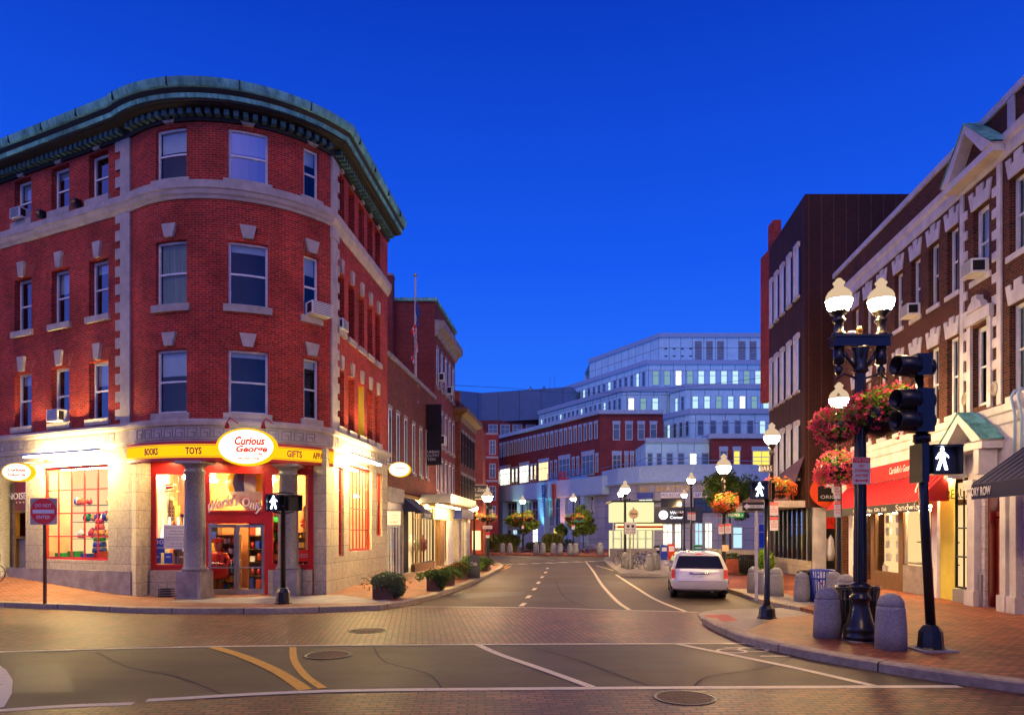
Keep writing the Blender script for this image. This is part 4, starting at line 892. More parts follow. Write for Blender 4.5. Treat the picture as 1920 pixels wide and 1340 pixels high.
J0, J1, K1, L1 = Apt(31.95), Apt(42.4), Apt(49.3), Apt(56.4)
# two storey block
jt, jf = block('shop_building', 'long two storey brick building behind the flagpole and black banner', 'building', [J0, J1, (J1[0] - 9, J1[1] + .8), (J0[0] - 9, J0[1] + .8)], 10.6, 'brick_dark', 4.4)
FJ = jf[0]
coping(jt, [(J0[0] - 5, J0[1]), J0, J1], 10.6, .10, .22, 'limestone_dark')
for px in (730.5, 745.5, 760, 775, 788.5, 800): u = FJ.u(px); farwin(FJ, jt, u - .26, u + .26, 5.55, 8.2, 'white_wood', 'pane_far', .06, .03, lint=.16, lm='limestone_dark', sill=.16)
# three storey block behind
kt, kf = block('tall_brick_building', 'taller dark brick building with blank end wall behind the flagpole', 'building', [(J1[0] - 6.5, J1[1]), J1, K1, (K1[0] - 6.5, K1[1])], 16.7, 'brick_wine', 4.4)
FK = kf[1]; coping(kt, [(J1[0] - 6.5, J1[1]), J1, K1], 16.7, .15, .2, 'copper')
MB().sweep([J1, K1], [(0, 14.6), (.12, 14.6), (.25, 14.9), (.55, 15.1), (.6, 15.5), (0, 15.6)]).build('cornice', 'limestone_dark', kt)
for i in range(5):
    u = FK.L * (i + .55) / 5.1
    for (z0, z1) in ((11.6, 13.9), (7.9, 10.1), (5.0, 7.0)): farwin(FK, kt, u - .3, u + .3, z0, z1, 'white_wood', 'pane_far', .06, .03, lint=.22, lm='limestone_dark', sill=.18)
aircon(FK, .95, 1.45, 12.0, 12.5, 'small air conditioner high on the tall brick building, nearer one', .4); aircon(FK, 3.6, 4.1, 11.7, 12.2, 'small air conditioner high on the tall brick building, farther one', .4); aircon(FK, .6, 1.3, 7.9, 8.5, 'white air conditioner beside the black hanging banner', .5)
c = Apt(42.6); t = thing('chimney', 'square brick chimney rising behind the corner building', 'chimney', (c[0] - 3.0, c[1] - .3, 16)); 
x0 = P(724, 1000, 41.8).x; x1 = P(737, 1000, 41.8).x; MB().box(x0, x1, 41.6, 42.3, 10.9, 18.0).build('stack', 'brick_wine', t); MB().box(x0 - .04, x1 + .04, 41.55, 42.35, 18.0, 18.15).build('cap', 'limestone_dark', t)
# lower block with heavy bracketed cornice
lt, lf = block('bracketed_building', 'narrow brick building with dark bracketed cornice and tall windows', 'building', [(K1[0] - 4, K1[1] + .05), (K1[0] + .35, K1[1] + .05), (L1[0] + .35, L1[1]), (L1[0] - 4, L1[1])], 11.9, 'brick_dark', 4.5)
FL = lf[1]
MB().sweep([(K1[0] - .6, K1[1]), (K1[0] + .35, K1[1]), (L1[0] + .35, L1[1])], [(0, 10.4), (.1, 10.4), (.2, 10.8), (.6, 11.0), (.65, 11.3), (0, 11.5)]).build('cornice', 'brown_wood', lt)
for i in range(5):
    u = FL.L * (i + .6) / 5.2
    for (z0, z1) in ((7.4, 9.7), (4.9, 6.6)): farwin(FL, lt, u - .35, u + .35, z0, z1, 'dark_metal', 'pane_dark', .08, .08, bars=1, lint=.2, lm='limestone_dark')
MB().box(K1[0] - 3.9, K1[0] + .3, 49.5, 50.4, 11.9, 12.6).build('parapet', 'brick_orange', lt)
# ---- shopfronts of the row
FR = Fr(Apt(31.95), Apt(60)); U = FR.u
sf = thing('shopfront_row', 'row of warm lit shopfronts with pale panels and bare timber on the side street', 'shopfront', (J0[0], J0[1], .15))
MB().fquad(FR, 0, FR.L, -1.6, .15, 4.4).build('backdrop', 'lit_wall', sf); MB().fbox(FR, 0, FR.L, -1.6, .0, .1, .22).build('threshold', 'concrete', sf)
MB().fbox(FR, 0, FR.L, -1.6, -.2, 4.2, 4.4).build('ceiling', 'cream_wall', sf)
b = MB(); b.fbox(FR, 0, U(754), -.5, .12, 3.8, 4.5); b.build('fascia', 'limestone_dark', sf)
b = MB(); b.fbox(FR, 0, U(754), -.3, .02, 3.3, 3.8); b.build('fascia', 'marble', sf)
def shopwin(a, c, z0, z1, n, fm, pm='shop_glass', h=0, nm='shop_window', d=-.05):
    b = MB(); fw = .07
    b.fbox(FR, a, a + fw, d - .08, d, z0, z1); b.fbox(FR, c - fw, c, d - .08, d, z0, z1); b.fbox(FR, a + fw, c - fw, d - .08, d - .004, z0, z0 + fw); b.fbox(FR, a + fw, c - fw, d - .08, d - .004, z1 - fw, z1)
    for i in range(n): u = a + (c - a) * (i + 1) / (n + 1); b.fbox(FR, u - .025, u + .025, d - .07, d - .01, z0 + fw, z1 - fw)
    for i in range(h): z = z0 + (z1 - z0) * .78; b.fbox(FR, a + fw, c - fw, d - .07, d - .012, z - .03, z + .03)
    w = b.build(nm, fm, sf); MB().fquad(FR, a + fw, c - fw, d - .04, z0 + fw, z1 - fw).build('pane', pm, w); return w
shopwin(U(728), U(752), .3, 3.3, 3, 'white_wood', 'pane_bright', 1, 'glazed_door')
MB().fbox(FR, U(753), U(776), -.5, -.3, .2, 3.9).build('door_recess', 'dark_room', sf); MB().fbox(FR, U(752.5), U(755), -.3, .05, .2, 3.9).build('pilaster', 'limestone_dark', sf)
shopwin(U(777), U(791), .6, 3.9, 2, 'brass', h=1); shopwin(U(792), U(814), .6, 3.9, 3, 'dark_metal', h=1)
MB().fbox(FR, U(777), U(814), -.2, .03, .15, .6).build('stall_riser', 'brown_wood', sf)
shopwin(U(815), U(824), .5, 3.4, 1, 'brass'); MB().fbox(FR, U(826), U(833.5), -.3, -.02, .2, 3.2).build('wooden_door', 'brown_wood', sf); shopwin(U(834), U(838), .5, 3.2, 0, 'brass')
MB().fbox(FR, U(815), U(848), -.3, .04, 3.2, 4.3).build('fascia', 'cream_wall', sf)
MB().fbox(FR, U(838.5), U(848), -.3, .06, .15, 3.2).build('pilaster', 'marble', sf)
MB().fbox(FR, U(848), U(880), -.3, .08, 3.5, 4.6).build('fascia', 'limestone', sf); shopwin(U(850), U(858), .3, 3.3, 1, 'limestone'); shopwin(U(862), U(874), .3, 3.3, 1, 'white_wood')
MB().fbox(FR, U(858), U(862), -.3, .08, .15, 3.5).build('pilaster', 'limestone', sf); MB().fbox(FR, U(874), U(880), -.3, .08, .15, 3.5).build('pilaster', 'limestone', sf)
for k, px in enumerate((781, 787, 798, 806, 820, 836, 855, 868)):
    t = thing('shop_lamp', 'glowing ceiling lamp inside the shopfront row, ' + ['first', 'second', 'third', 'fourth', 'fifth', 'sixth', 'seventh', 'eighth'][k] + ' from the corner building', 'ceiling lamp', FR.pt(U(px), -.8, 3.9), 'ceiling lamps in the shopfront row'); MB().lathe([(.05, .3), (.12, .1), (.10, 0), (0, -.02)], 10, FR.pt(U(px), -.7, 3.85)).build('bulb', 'shop_lamp', t)
for k, px in enumerate((780, 788, 799, 808, 820)):
    o = FR.pt(U(px), -.9, .25); t = thing('shop_display', 'pale draped display inside the shopfront row, number ' + ['one', 'two', 'three', 'four', 'five'][k] + ' from the near end', 'display', o, 'displays in the shopfront row')
    MB().lathe([(.16, 0), (.05, .05), (.05, .9), (.20, 1.1), (.18, 1.4), (.22, 1.65), (.07, 1.75), (.08, 1.95), (0, 2.0)], 10, o).build('body', ['cream_wall', 'brown_wood', 'sign_white', 'curtain', 'red_wood'][k], t)
# blue awning
t = thing('blue_awning', 'small dark blue fabric awning over the recessed shop door', 'awning', FR.pt(U(765), .5, 3.0))
a, c = U(754), U(777); b = MB(); b.fpoly(Fr(FR.pt(a, 0, 0)[:2], FR.pt(a, 1, 0)[:2]), [(0, 0), (1, 0), (1, 1)], 0, .001) if False else None
b.new(); p1, p2, p3, p4 = FR.pt(a, .02, 4.15), FR.pt(c, .02, 4.15), FR.pt(c, 1.0, 3.4), FR.pt(a, 1.0, 3.4); v1, v2 = FR.pt(a, 1.0, 3.1), FR.pt(c, 1.0, 3.1)
b.face([p4, p3, p2, p1]); b.face([v1, v2, p3, p4]); b.face([p1, FR.pt(a, .02, 3.4), p4]); b.face([p2, p3, FR.pt(c, .02, 3.4)]); b.build('canopy', 'awning_blue', t)
FW = Fr(FR.pt(a, 1.01, 0)[:2], FR.pt(c, 1.01, 0)[:2]); letter('TEALUXE', FW, FW.L / 2, .01, 3.25, .17, 'sign_white', t, width=1.5)
FE = Fr((FR.pt(a, .1, 0)[0], FR.pt(a, 0, 0)[1] - .02), (FR.pt(a, 1.05, 0)[0], FR.pt(a, 0, 0)[1] - .06)); 
# white hanging sign
q = P(739, 971, 31.2); t = thing('hanging_sign', 'small white hanging sign with thin frame beside the planter', 'shop sign', (q.x, q.y, q.z - .33)); fh = Fr((q.x - .34, q.y), (q.x + .34, q.y - .02))
MB().fbox(fh, 0, .68, -.03, .03, q.z - .35, q.z + .35).build('frame', 'ink', t); MB().fbox(fh, .03, .65, -.034, .034, q.z - .32, q.z + .32).build('board', 'sign_white', t); letter('SWEET', fh, .34, .036, q.z - .18, .07, 'ink', t, width=.4); letter('cupcakes', fh, .34, .036, q.z + .02, .05, 'ink', t, width=.3); letter('a little', fh, .34, .036, q.z + .14, .05, 'ink', t, width=.3)
MB().fbox(fh, -.25, .7, -.01, .01, q.z + .37, q.z + .40).build('bracket', 'dark_metal', t)
# metal canopy
t = thing('metal_canopy', 'flat steel edged canopy with lit timber underside over the shopfronts', 'canopy', FR.pt(U(815), .8, 4.0)); a, c = U(789), U(846)
MB().fbox(FR, a, c, -.1, 1.75, 4.05, 4.55).build('fascia', 'steel', t); MB().fbox(FR, a + .05, c - .05, -.05, 1.70, 4.0, 4.045).build('soffit', 'brown_wood', t)
b = MB()
for i in range(14): u = a + (c - a) * (i + .5) / 14; b.fbox(FR, u - .03, u + .03, 1.755, 1.77, 4.08, 4.52)
b.build('ribs', 'dark_metal', t); MB().fbox(FR, a + 1, c - 1, .7, .8, 3.95, 3.99).build('strip_lamp', 'shop_lamp', t)
t = thing('blue_fascia_sign', 'blue and pale fascia sign with metal letters past the canopy', 'shop sign', FR.pt(U(858), .2, 3.3)); b = MB().fbox(FR, U(851), U(876), .09, .5, 3.45, 4.15); b.build('box', 'limestone', t); MB().fbox(FR, U(850.2), U(851), .0, .6, 3.35, 4.35).build('side_panel', 'blue_paint', t); letter('CARDULLO', FR, (U(851) + U(876)) / 2, .51, 3.8, .4, 'steel', t, width=5.5) if False else letter('BRATTLE', FR, (U(851) + U(876)) / 2, .51, 3.8, .4, 'steel', t, width=5)
# black banner
q = P(810, 815, 40); t = thing('black_banner', 'tall black hanging banner with white lettering near the flagpole', 'banner', (q.x, q.y, 2.3 + 130 / F * 40)); x0, x1 = P(797, 0, 40).x, P(828, 0, 40).x; z0, z1 = 2.3 + 130 / F * 40, 2.3 + 240 / F * 40
fb = Fr((x0, 40), (x1, 39.9)); MB().fbox(fb, 0, fb.L, -.02, .02, z0, z1).build('cloth', 'black_plastic', t); MB().fbox(fb, -.1, fb.L, -.03, .03, z1 + .003, z1 + .06).fbox(fb, -.1, fb.L, -.03, .03, z0 - .06, z0 - .003).build('rod', 'dark_metal', t)
for i, tx in enumerate(('URBAN', 'OUTFIT', 'TERS')): letter(tx, fb, fb.L * (.5 if i < 2 else .40), .024, z0 + .72 - i * .22, .15, 'sign_white', t, width=(.70, .72, .5)[i])
# flagpole and limp flag
q = P(779, 755, 38); t = thing('flagpole', 'tall white flagpole standing on the two storey brick roof edge', 'flagpole', (q.x, q.y, q.z)); MB().lathe([(.09, 0), (.075, 3), (.05, 7.0)], 12, q).build('pole', 'white_paint', t); MB().lathe([(0, 6.98), (.09, 7.05), (.10, 7.13), (0, 7.22)], 10, q).build('ball', 'gold', t); b = MB(); b.box(q.x - .16, q.x + .16, q.y - .1, q.y + .3, q.z, q.z + .08); b.box(q.x - .16, q.x + .16, q.y - .1, q.y + .3, q.z + .9, q.z + .98); b.build('clamp', 'steel', t)
b = MB(); b.new(); n = 22
def fl(i, k):
    z = q.z + 5.9 - i / n * 3.2 - k * .25; return (q.x + .03 + (.10 + .16 * math.sin(i * .55) + .1 * math.sin(i * 1.3)) * k / 3 - (.18 * k / 3 if i > 8 else 0), q.y - .05 - .12 * math.sin(k * 2 + i * .4), z)
for i in range(n):
    for k in range(3): b.face([fl(i, k), fl(i, k + 1), fl(i + 1, k + 1), fl(i + 1, k)], None, 0 if i < 7 else (1 if (i + k) % 2 else 2), True)
tag(b.build('flag', ['sign_blue', 'sign_red', 'sign_white']), 'limp striped flag with dark blue canton hanging on the pole', 'flag')
# script sign on the side street
q = P(896, 921, 58); t = thing('framed_sign', 'framed blue sign with pale script high over the far corner', 'shop sign', (q.x, q.y, q.z - .8)); fh = Fr((q.x - .85, q.y), (q.x + .85, q.y)); MB().fbox(fh, 0, 1.7, -.05, .05, q.z - .68, q.z + .6).build('board', 'slate_board', t)
b = MB(); 
for (x0, x1, z0, z1) in ((0, 1.7, -.68, -.60), (0, 1.7, .52, .6), (0, .08, -.6, .52), (1.62, 1.7, -.6, .52)): b.fbox(fh, x0, x1, .05, .07, q.z + z0, q.z + z1)
b.build('frame', 'limestone', t); letter('Bob Slate', fh, .8, .06, q.z + .16, .34, 'sign_white', t, width=1.3, shear=.3); letter('Stationer', fh, .8, .06, q.z - .28, .26, 'sign_white', t, width=1.0, shear=.3)
# ================================================================ far side of the square
# orange lit brick and striped brick behind it
mt, mf = block('orange_brick_building', 'plain brick wall lit orange at the far end of the row', 'building', [(-9, 72), (P(905, 0, 72).x, 72), (P(905, 0, 72).x, 80), (-9, 80)], 13.5, 'brick_orange')
MB().sweep([(-9, 72), (P(905, 0, 72).x, 72)], [(0, 13.5), (.1, 13.5), (.1, 13.7), (0, 13.7)]).build('coping', 'limestone', mt)
x0, x1 = P(884, 0, 71.9).x, P(903, 0, 71.9).x; MB().box(x0, x1, 71.7, 71.98, .1, 5.2).build('shopfront', 'orange_paint', mt); MB().box(x0 + .1, x1 - .1, 71.6, 71.69, .6, 2.6).build('shop_window', 'lit_warm', mt); fs = Fr((x0, 71.68), (x1, 71.68)); letter('GRAY STB', fs, .5, .02, 4.3, .35, 'sign_white', mt, width=1.0)
ht, hf = block('steel_topped_building', 'blue grey metal roof storey on a dark brick building in the distance', 'building', [(-18, 132), (P(1046, 0, 132).x + 1, 132), (P(1046, 0, 132).x + 1, 150), (-18, 150)], 24.2, 'brick_wine')
MB().sweep([(-18, 128), (P(902, 0, 132).x, 134), (P(1047, 0, 131).x + 2, 128.5), (P(1047, 0, 131).x + 6, 142)], [(.0, 24.0), (.6, 24.0), (.6, 29.7), (.0, 29.9), (-3, 29.9), (-3, 24)]).build('metal_storey', 'panel_steel', ht)
FH = hf[0]
for (a, c) in ((886, 899), (916, 933), (938, 956), (961, 979), (986, 1004)): farwin(FH, ht, FH.u(a), FH.u(c), 20.6 if a > 900 else 21.3, 23.4, pm='pane_far', fw=.12, bars=1)
for k, px in enumerate((995, 1020, 1031, 1040)):
    q = P(px, 730, 133); t = thing('roof_vent', 'small pale vent on the distant metal roof, ' + ['first', 'second', 'third', 'fourth'][k] + ' from the left', 'roof vent', (q.x, q.y, 29.9), 'vents on the distant metal roof'); MB().lathe([(.5, 0), (.5, .6), (.35, .8), (.12, 1.0), (.1, [1.2, 1.3, 3, 3.4][k])], 8, (q.x, q.y, 29.7), sx=(1, 1.3, .3, .3)[k]).build('stack', 'steel', t)
st_, sf_ = block('striped_brick_building', 'narrow red brick building with stone framed windows in the gap', 'building', [(P(904, 0, 110).x, 110), (P(934, 0, 110).x, 110), (P(934, 0, 110).x, 118), (P(904, 0, 110).x, 118)], 18.6, 'brick_red')
f0 = sf_[0]
for z in (18.2, 14.4, 10.6): MB().fbox(f0, .6, f0.L, 0, .1, z, z + .35).build('string_course', 'limestone', st_)
for z in (15.0, 11.2, 7.6, 4.4): farwin(f0, st_, f0.u(917), f0.u(930), z, z + 2.4, 'limestone', 'pane_far', .18, bars=1); farwin(f0, st_, f0.u(906.5), f0.u(909), z + .3, z + 2, 'limestone', 'lit_pale', .06)
# ---- brick wing with concrete base
gA_, gB_, gC_ = (P(930, 0, 121).x, 121), (12.25, 95), (21.0, 95)
gt, gf = block('brick_office_wing', 'long brick office wing with a row of narrow windows and concrete base', 'building', [gA_, gB_, gC_, (21, 118), (6, 125)], 18.9, 'brick_wine', 10.2)
G1, G2 = gf[0], gf[1]; coping(gt, [gA_, gB_, gC_], 18.9, .45, .55, 'blue_stone')
for i in range(24): u = G1.L * (i + .5) / 24.2; farwin(G1, gt, u - .36, u + .36, 15.6, 17.8, 'white_frame', 'pane_far', .09, .1, lint=.32, rail=False)
for (a, c) in ((1149, 1162.5), (1172.5, 1186), (1195.5, 1208.5), (1218.5, 1231.5)): farwin(G2, gt, G2.u(a), G2.u(c), 15.3, 17.6, 'white_frame', 'pane_far', .1, lint=.35)
for (a, c, m_, nb) in ((938, 957, 'lit_pale', 2), (974, 992, 'lit_pale', 2), (1010, 1029, 'lit_warm', 2), (1048, 1069, 'pane_far', 2), (1091, 1114, 'pane_far', 2)):
    farwin(G1, gt, G1.u(a), G1.u(c), 10.6, 13.6, 'white_frame', m_, .14, bars=nb, lint=.5)
for (a, c, m_) in ((934, 937.5, 'lit_pale'), (960, 964, 'lit_pale'), (967, 971, 'lit_pale'), (995, 999, 'lit_pale'), (1002, 1006, 'lit_warm'), (1032, 1036, 'pane_far'), (1040, 1044.5, 'pane_far'), (1073, 1077.5, 'pane_far'), (1081.5, 1086, 'pane_far'), (1117, 1122, 'pane_far')):
    farwin(G1, gt, G1.u(a), G1.u(c), 10.9, 13.3, 'white_frame', m_, .1, lint=.3)
for (a, c) in ((1148, 1165), (1171, 1178), (1181.5, 1188.5)): farwin(G2, gt, G2.u(a), G2.u(c), 11.0, 13.3, 'white_frame', 'pane_far', .12, lint=.5, bars=1)
for (a, c, m_) in ((930, 953, 'steel'), (962, 984, 'steel'), (998, 1020, 'steel'), (1036, 1056, 'steel'), (1058, 1070, 'sign_red'), (1078, 1112, 'steel')):
    b = MB(); u0, u1 = G1.u(a), G1.u(c)
    for z in (10.55, 10.85, 11.15, 11.45): b.fbox(G1, u0, u1, 1.0, 1.06, z, z + .07)
    k = u0
    while k <= u1: b.fbox(G1, k, k + .06, .94, 1.0, 10.3, 11.5); k += (u1 - u0) / 4 - .02
    b.fbox(G1, u0, u1, 0, 1.0, 10.2, 10.5); b.build('balcony', m_, gt)
# concrete base of the wing with tall piers
bA = (P(905, 0, 121).x, 121.0)
cp, cf = block('concrete_arcade', 'two storey concrete base with tall piers, coloured light and shop windows', 'building', [(gA_[0] - 2, 121.5), (gB_[0] + .6, 93.9), (gC_[0], 93.9), (gC_[0], 110), (4, 123)], 8.4, 'panel_stone')
C1 = cf[0]; MB().sweep([(gA_[0] - 2, 121.5), (gB_[0] + .6, 93.9), (gC_[0], 93.9)], [(-.5, 7.6), (1.0, 7.6), (1.1, 7.8), (1.1, 10.2), (-.5, 10.25)]).build('band', 'blue_stone', cp)
emit('uplight_orange', (1, .38, .18), .9); emit('uplight_cyan', (.35, .85, 1), .8)
for (a, c, m_) in ((929, 936, 'blue_stone'), (944, 952, 'petal_orange'), (979, 985, 'blue_stone'), (1018, 1030, 'blue_stone'), (1060, 1070, 'petal_orange'), (1076, 1084, 'blue_stone'), (1098, 1104, 'blue_stone')):
    MB().fbox(C1, C1.u(a), C1.u(c), 0, 1.0, 0, 7.6).build('pier', 'blue_stone', cp)
for (a, c, z0, z1, m_, nb) in ((937, 943, 3.6, 7.4, 'pane_far', 0), (953, 978, 3.6, 7.5, 'pane_dark', 3), (986, 997, 3.4, 7.5, 'pane_far', 1), (999, 1017, 3.4, 7.5, 'pane_dark', 2), (1031, 1040, 3.4, 7.5, 'pane_far', 1), (1042, 1058, 3.4, 7.5, 'pane_dark', 2), (1085, 1097, 3.4, 7.5, 'pane_dark', 1), (1106, 1112, 5.5, 7, 'pane_dark', 0), (937, 960, .4, 3.0, 'pane_dark', 2), (962, 977, .4, 3.0, 'lit_cool', 2), (999, 1017, .4, 3.2, 'lit_pale', 2), (1038, 1050, .4, 3.2, 'lit_yellow', 1), (1086, 1097, .4, 3.2, 'pane_dark', 0), (1108, 1114, 5.2, 7.6, 'pane_dark', 0)):
    farwin(C1, cp, C1.u(a), C1.u(c), z0, z1, 'white_frame', m_, .12, bars=nb)
farwin(cf[1], cp, cf[1].u(1140), cf[1].u(1147), .3, 4.2, 'white_frame', 'lit_pale', .12); farwin(cf[1], cp, cf[1].u(1141), cf[1].u(1148), 5.5, 7.4, 'white_frame', 'pane_dark', .12)
def spot(name, label, pos, tgt, col, e, ang=60):     # small floodlight fitting with its lamp
    t = thing(name, label, 'floodlight', pos, 'floodlights at the foot of the arcade'); MB().lathe([(.12, 0), (.16, .15), (.14, .3)], 10, pos).build('housing', 'black_plastic', t)
    l = bpy.data.lights.new('lamp', 'SPOT'); l.energy = e; l.color = col; l.spot_size = R(ang); l.spot_blend = .8; l.shadow_soft_size = .1
    o = bpy.data.objects.new('lamp', l); COL.objects.link(o); o.location = (0, 0, .45); o.parent = t; o.rotation_euler = (Vector(tgt) - (Vector(pos) + Vector((0, 0, .45)))).to_track_quat('-Z', 'Y').to_euler()
for (px, col, lab) in ((948, (1, .35, .12), 'orange'), (1065, (1, .30, .14), 'orange'), (1030, (.3, .9, 1), 'cyan'), (982, (.8, 1, .6), 'pale green')):
    u = C1.u(px); q = C1.pt(u, 3.2, .2); spot('floodlight', f'{lab} floodlight on the ground before the ' + {948: 'left', 982: 'second', 1030: 'third', 1065: 'right'}[px] + ' lit pier of the arcade', q, C1.pt(u, .9, 6.5), col, 2600, 34)
for (px, m_, lab, inkm) in ((1033.5, 'sign_blue', 'long blue tapering banner with vertical letters on the arcade', 'sign_white'), (1052, 'petal_orange', 'long pink tapering banner with vertical letters on the arcade', 'ink')):
    u = C1.u(px); t = thing('tapered_banner', lab, 'banner', C1.pt(u, 1.5, 4.6), 'vertical banners on the arcade'); w = .5
    MB().fpoly(C1, [(u + .1, 4.8), (u + .35, 4.8), (u + w, 9.7), (u - w * .9, 9.7)], 1.45, 1.5).build('cloth', m_, t)
    for i, ch in enumerate('ONE BRATTLE'): 
        if ch != ' ': letter(ch, C1, u + .15, 1.52, 9.3 - i * .40, .26, inkm, t)
# ---- stepped pale office building
dl = Vector((-.502, .865))
ft = thing('stepped_office_building', 'pale blue white office building stepping back in tiers above the square', 'building', (20, 86, 8))
def tier(pc, Y, pr_, pl_, ztop, zbot, wins, lw, nlw, zl, panel=True):
    c = (P(pc, 0, Y).x, Y); r_ = (P(pr_, 0, Y).x + 6, Y); k = (pl_ - CX) / F; t_ = (k * c[1] - c[0]) / (dl.x - k * dl.y); l = (c[0] + dl.x * t_, c[1] + dl.y * t_)
    f1, f2 = Fr(l, c), Fr(c, r_); b = MB(); b.new()
    q = [l, c, r_, (r_[0], 152), (l[0], 152)]; LL = 0
    for i in range(4): a, e = q[i], q[i + 1]; ln = math.dist(a, e); b.face([(*a, zbot), (*e, zbot), (*e, ztop), (*a, ztop)], [(LL, zbot), (LL + ln, zbot), (LL + ln, ztop), (LL, ztop)]); LL += ln
    b.new(); b.face([(x, y, ztop - .05) for x, y in q]); sg = b.build('tier', 'panel_sky_tint', ft)
    MB().sweep([l, c, r_], [(-.4, ztop), (.25, ztop), (.25, ztop + .75), (-.4, ztop + .75)]).build('parapet', 'blue_stone', sg)
    for i, (a, e, m_) in enumerate(wins): farwin(f2, ft, f2.u(a), f2.u(e), *zl, 'blue_stone', m_, .12, .08)
    for i in range(nlw):
        u = f1.L * (lw + (1 - lw) * (i + .5) / nlw); w_ = f1.L * (1 - lw) / nlw * .27; farwin(f1, ft, u - w_, u + w_, *zl, 'blue_stone', 'pane_far' if i % 5 else 'lit_cool', .1, .08)
    return f1, f2
pf, lc, lp = 'pane_far', 'lit_cool', 'lit_pale'
emit('lit_dimblue', (.35, .65, .75), .5); ld = 'lit_dimblue'
def row(n, x0, dx, w, ms): return [(x0 + i * dx, x0 + i * dx + w, ms[i % len(ms)]) for i in range(n)]
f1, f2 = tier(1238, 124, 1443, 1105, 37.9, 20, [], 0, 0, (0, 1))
for (a, c) in ((1303, 1315.5), (1324, 1336), (1344.5, 1357), (1385, 1397.5), (1405.5, 1418), (1426, 1438)):
    b = MB(); u0, u1 = f2.u(a), f2.u(c)
    for i in range(12): z = 33.6 + i * .31; b.fbox(f2, u0, u1, 0, .12, z, z + .17)
    b.build('louvre', 'limestone_dark', ft)
for i in range(8): MB().fbox(f2, f2.u(1246 + (i % 4) * 15.5), f2.u(1251 + (i % 4) * 15.5), 0, .06, 34.4 + (i // 4) * 1.35, 34.6 + (i // 4) * 1.35).build('vent_slot', 'ink', ft)
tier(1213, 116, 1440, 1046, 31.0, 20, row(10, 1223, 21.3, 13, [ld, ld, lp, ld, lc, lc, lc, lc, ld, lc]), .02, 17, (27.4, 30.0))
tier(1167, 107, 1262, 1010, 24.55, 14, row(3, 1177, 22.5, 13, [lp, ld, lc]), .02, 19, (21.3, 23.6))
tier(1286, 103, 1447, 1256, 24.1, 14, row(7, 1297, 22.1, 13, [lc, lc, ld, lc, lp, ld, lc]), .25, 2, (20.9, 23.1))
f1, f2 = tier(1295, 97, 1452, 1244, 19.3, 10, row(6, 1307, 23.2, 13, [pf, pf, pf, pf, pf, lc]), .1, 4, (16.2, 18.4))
letter('PABU', f2, f2.u(1360), .12, 17.9, .8, 'sign_white', ft, width=.95) if False else None
# low front tier and its brick end
Y = 88; lowc = [(P(1210, 0, Y).x, Y), (P(1334, 0, Y).x, Y)]
b = MB(); f = Fr(*lowc); b.new(); b.prism([lowc[0], lowc[1], (lowc[1][0], 100), (lowc[0][0], 100)], 8, 14.0); b.build('tier', 'panel_sky_tint', ft); MB().fbox(f, 0, f.L, -.3, .25, 14.003, 14.6).build('parapet', 'blue_stone', ft)
for (a, c, m_) in ((1213.5, 1224, pf), (1230.5, 1241.5, pf), (1249, 1262, pf), (1270, 1283.5, pf), (1292, 1307, lp), (1315, 1329, pf)): farwin(f, ft, f.u(a), f.u(c), 10.9, 12.7, 'blue_stone', m_, .1, .08)
rb, rf = block('brick_corner_block', 'low brick block with lit yellow windows beside the pale tiers', 'building', [(P(1334, 0, 87).x, 87), (P(1460, 0, 87).x + 3, 87), (P(1460, 0, 87).x + 3, 100), (P(1334, 0, 87).x, 100)], 14.4, 'brick_wine', 8)
coping(rb, [(P(1334, 0, 87).x, 100), (P(1334, 0, 87).x, 87), (P(1460, 0, 87).x + 3, 87)], 14.4, .35, .6, 'blue_stone'); f = rf[0]
for (a, c, m_, nb) in ((1349, 1364, pf, 0), (1374.5, 1388, 'lit_yellow', 0), (1410, 1446, 'lit_yellow', 1)): farwin(f, rb, f.u(a), f.u(c), 10.4, 12.9, 'white_frame', m_, .12, bars=nb, lint=.5)
# curved concrete shop base
pth = [(P(x, 0, y).x, y) for x, y in ((1131, 94.5), (1160, 90), (1200, 87), (1250, 85.3), (1300, 84.6), (1350, 84.5), (1400, 85), (1480, 86.5))]
sb = thing('curved_shop_base', 'curved concrete shop base with gilt letters and lit shop windows', 'building', (pth[3][0], pth[3][1], 0))
MB().sweep(pth, [(0, 0), (0, 9.6), (-6, 9.6), (-6, 0)]).build('wall', 'panel_stone', sb); MB().sweep(pth, [(0, 8.6), (.35, 8.6), (.5, 8.75), (.5, 8.95), (.2, 9.05), (.2, 10.9), (-.3, 10.9), (-.3, 8.6)]).build('band', 'blue_stone', sb)
b = MB(); b.sweep(pth, [(.25, 11.3), (.3, 11.3), (.3, 11.36), (.25, 11.36)]); b.build('railing', 'steel', sb)
fs = Fr(pth[2], pth[6]); fs.o = fs.o + fs.n * 1.4
for i, ch in enumerate('ONE BRATTLE SQUARE'):
    if ch != ' ':
        px = 1197 + i * 9.3; kk = (px - CX) / F
        seg = next((Fr(a, c) for a, c in zip(pth, pth[1:]) if a[0] / a[1] <= kk <= c[0] / c[1]), None)
        if seg: letter(ch, seg, seg.u(px), .1, 7.95, .6, 'gold', sb)
def seg(px): kk = (px - CX) / F; return next(Fr(a, c) for a, c in zip(pth, pth[1:]) if a[0] / a[1] <= kk <= c[0] / c[1])
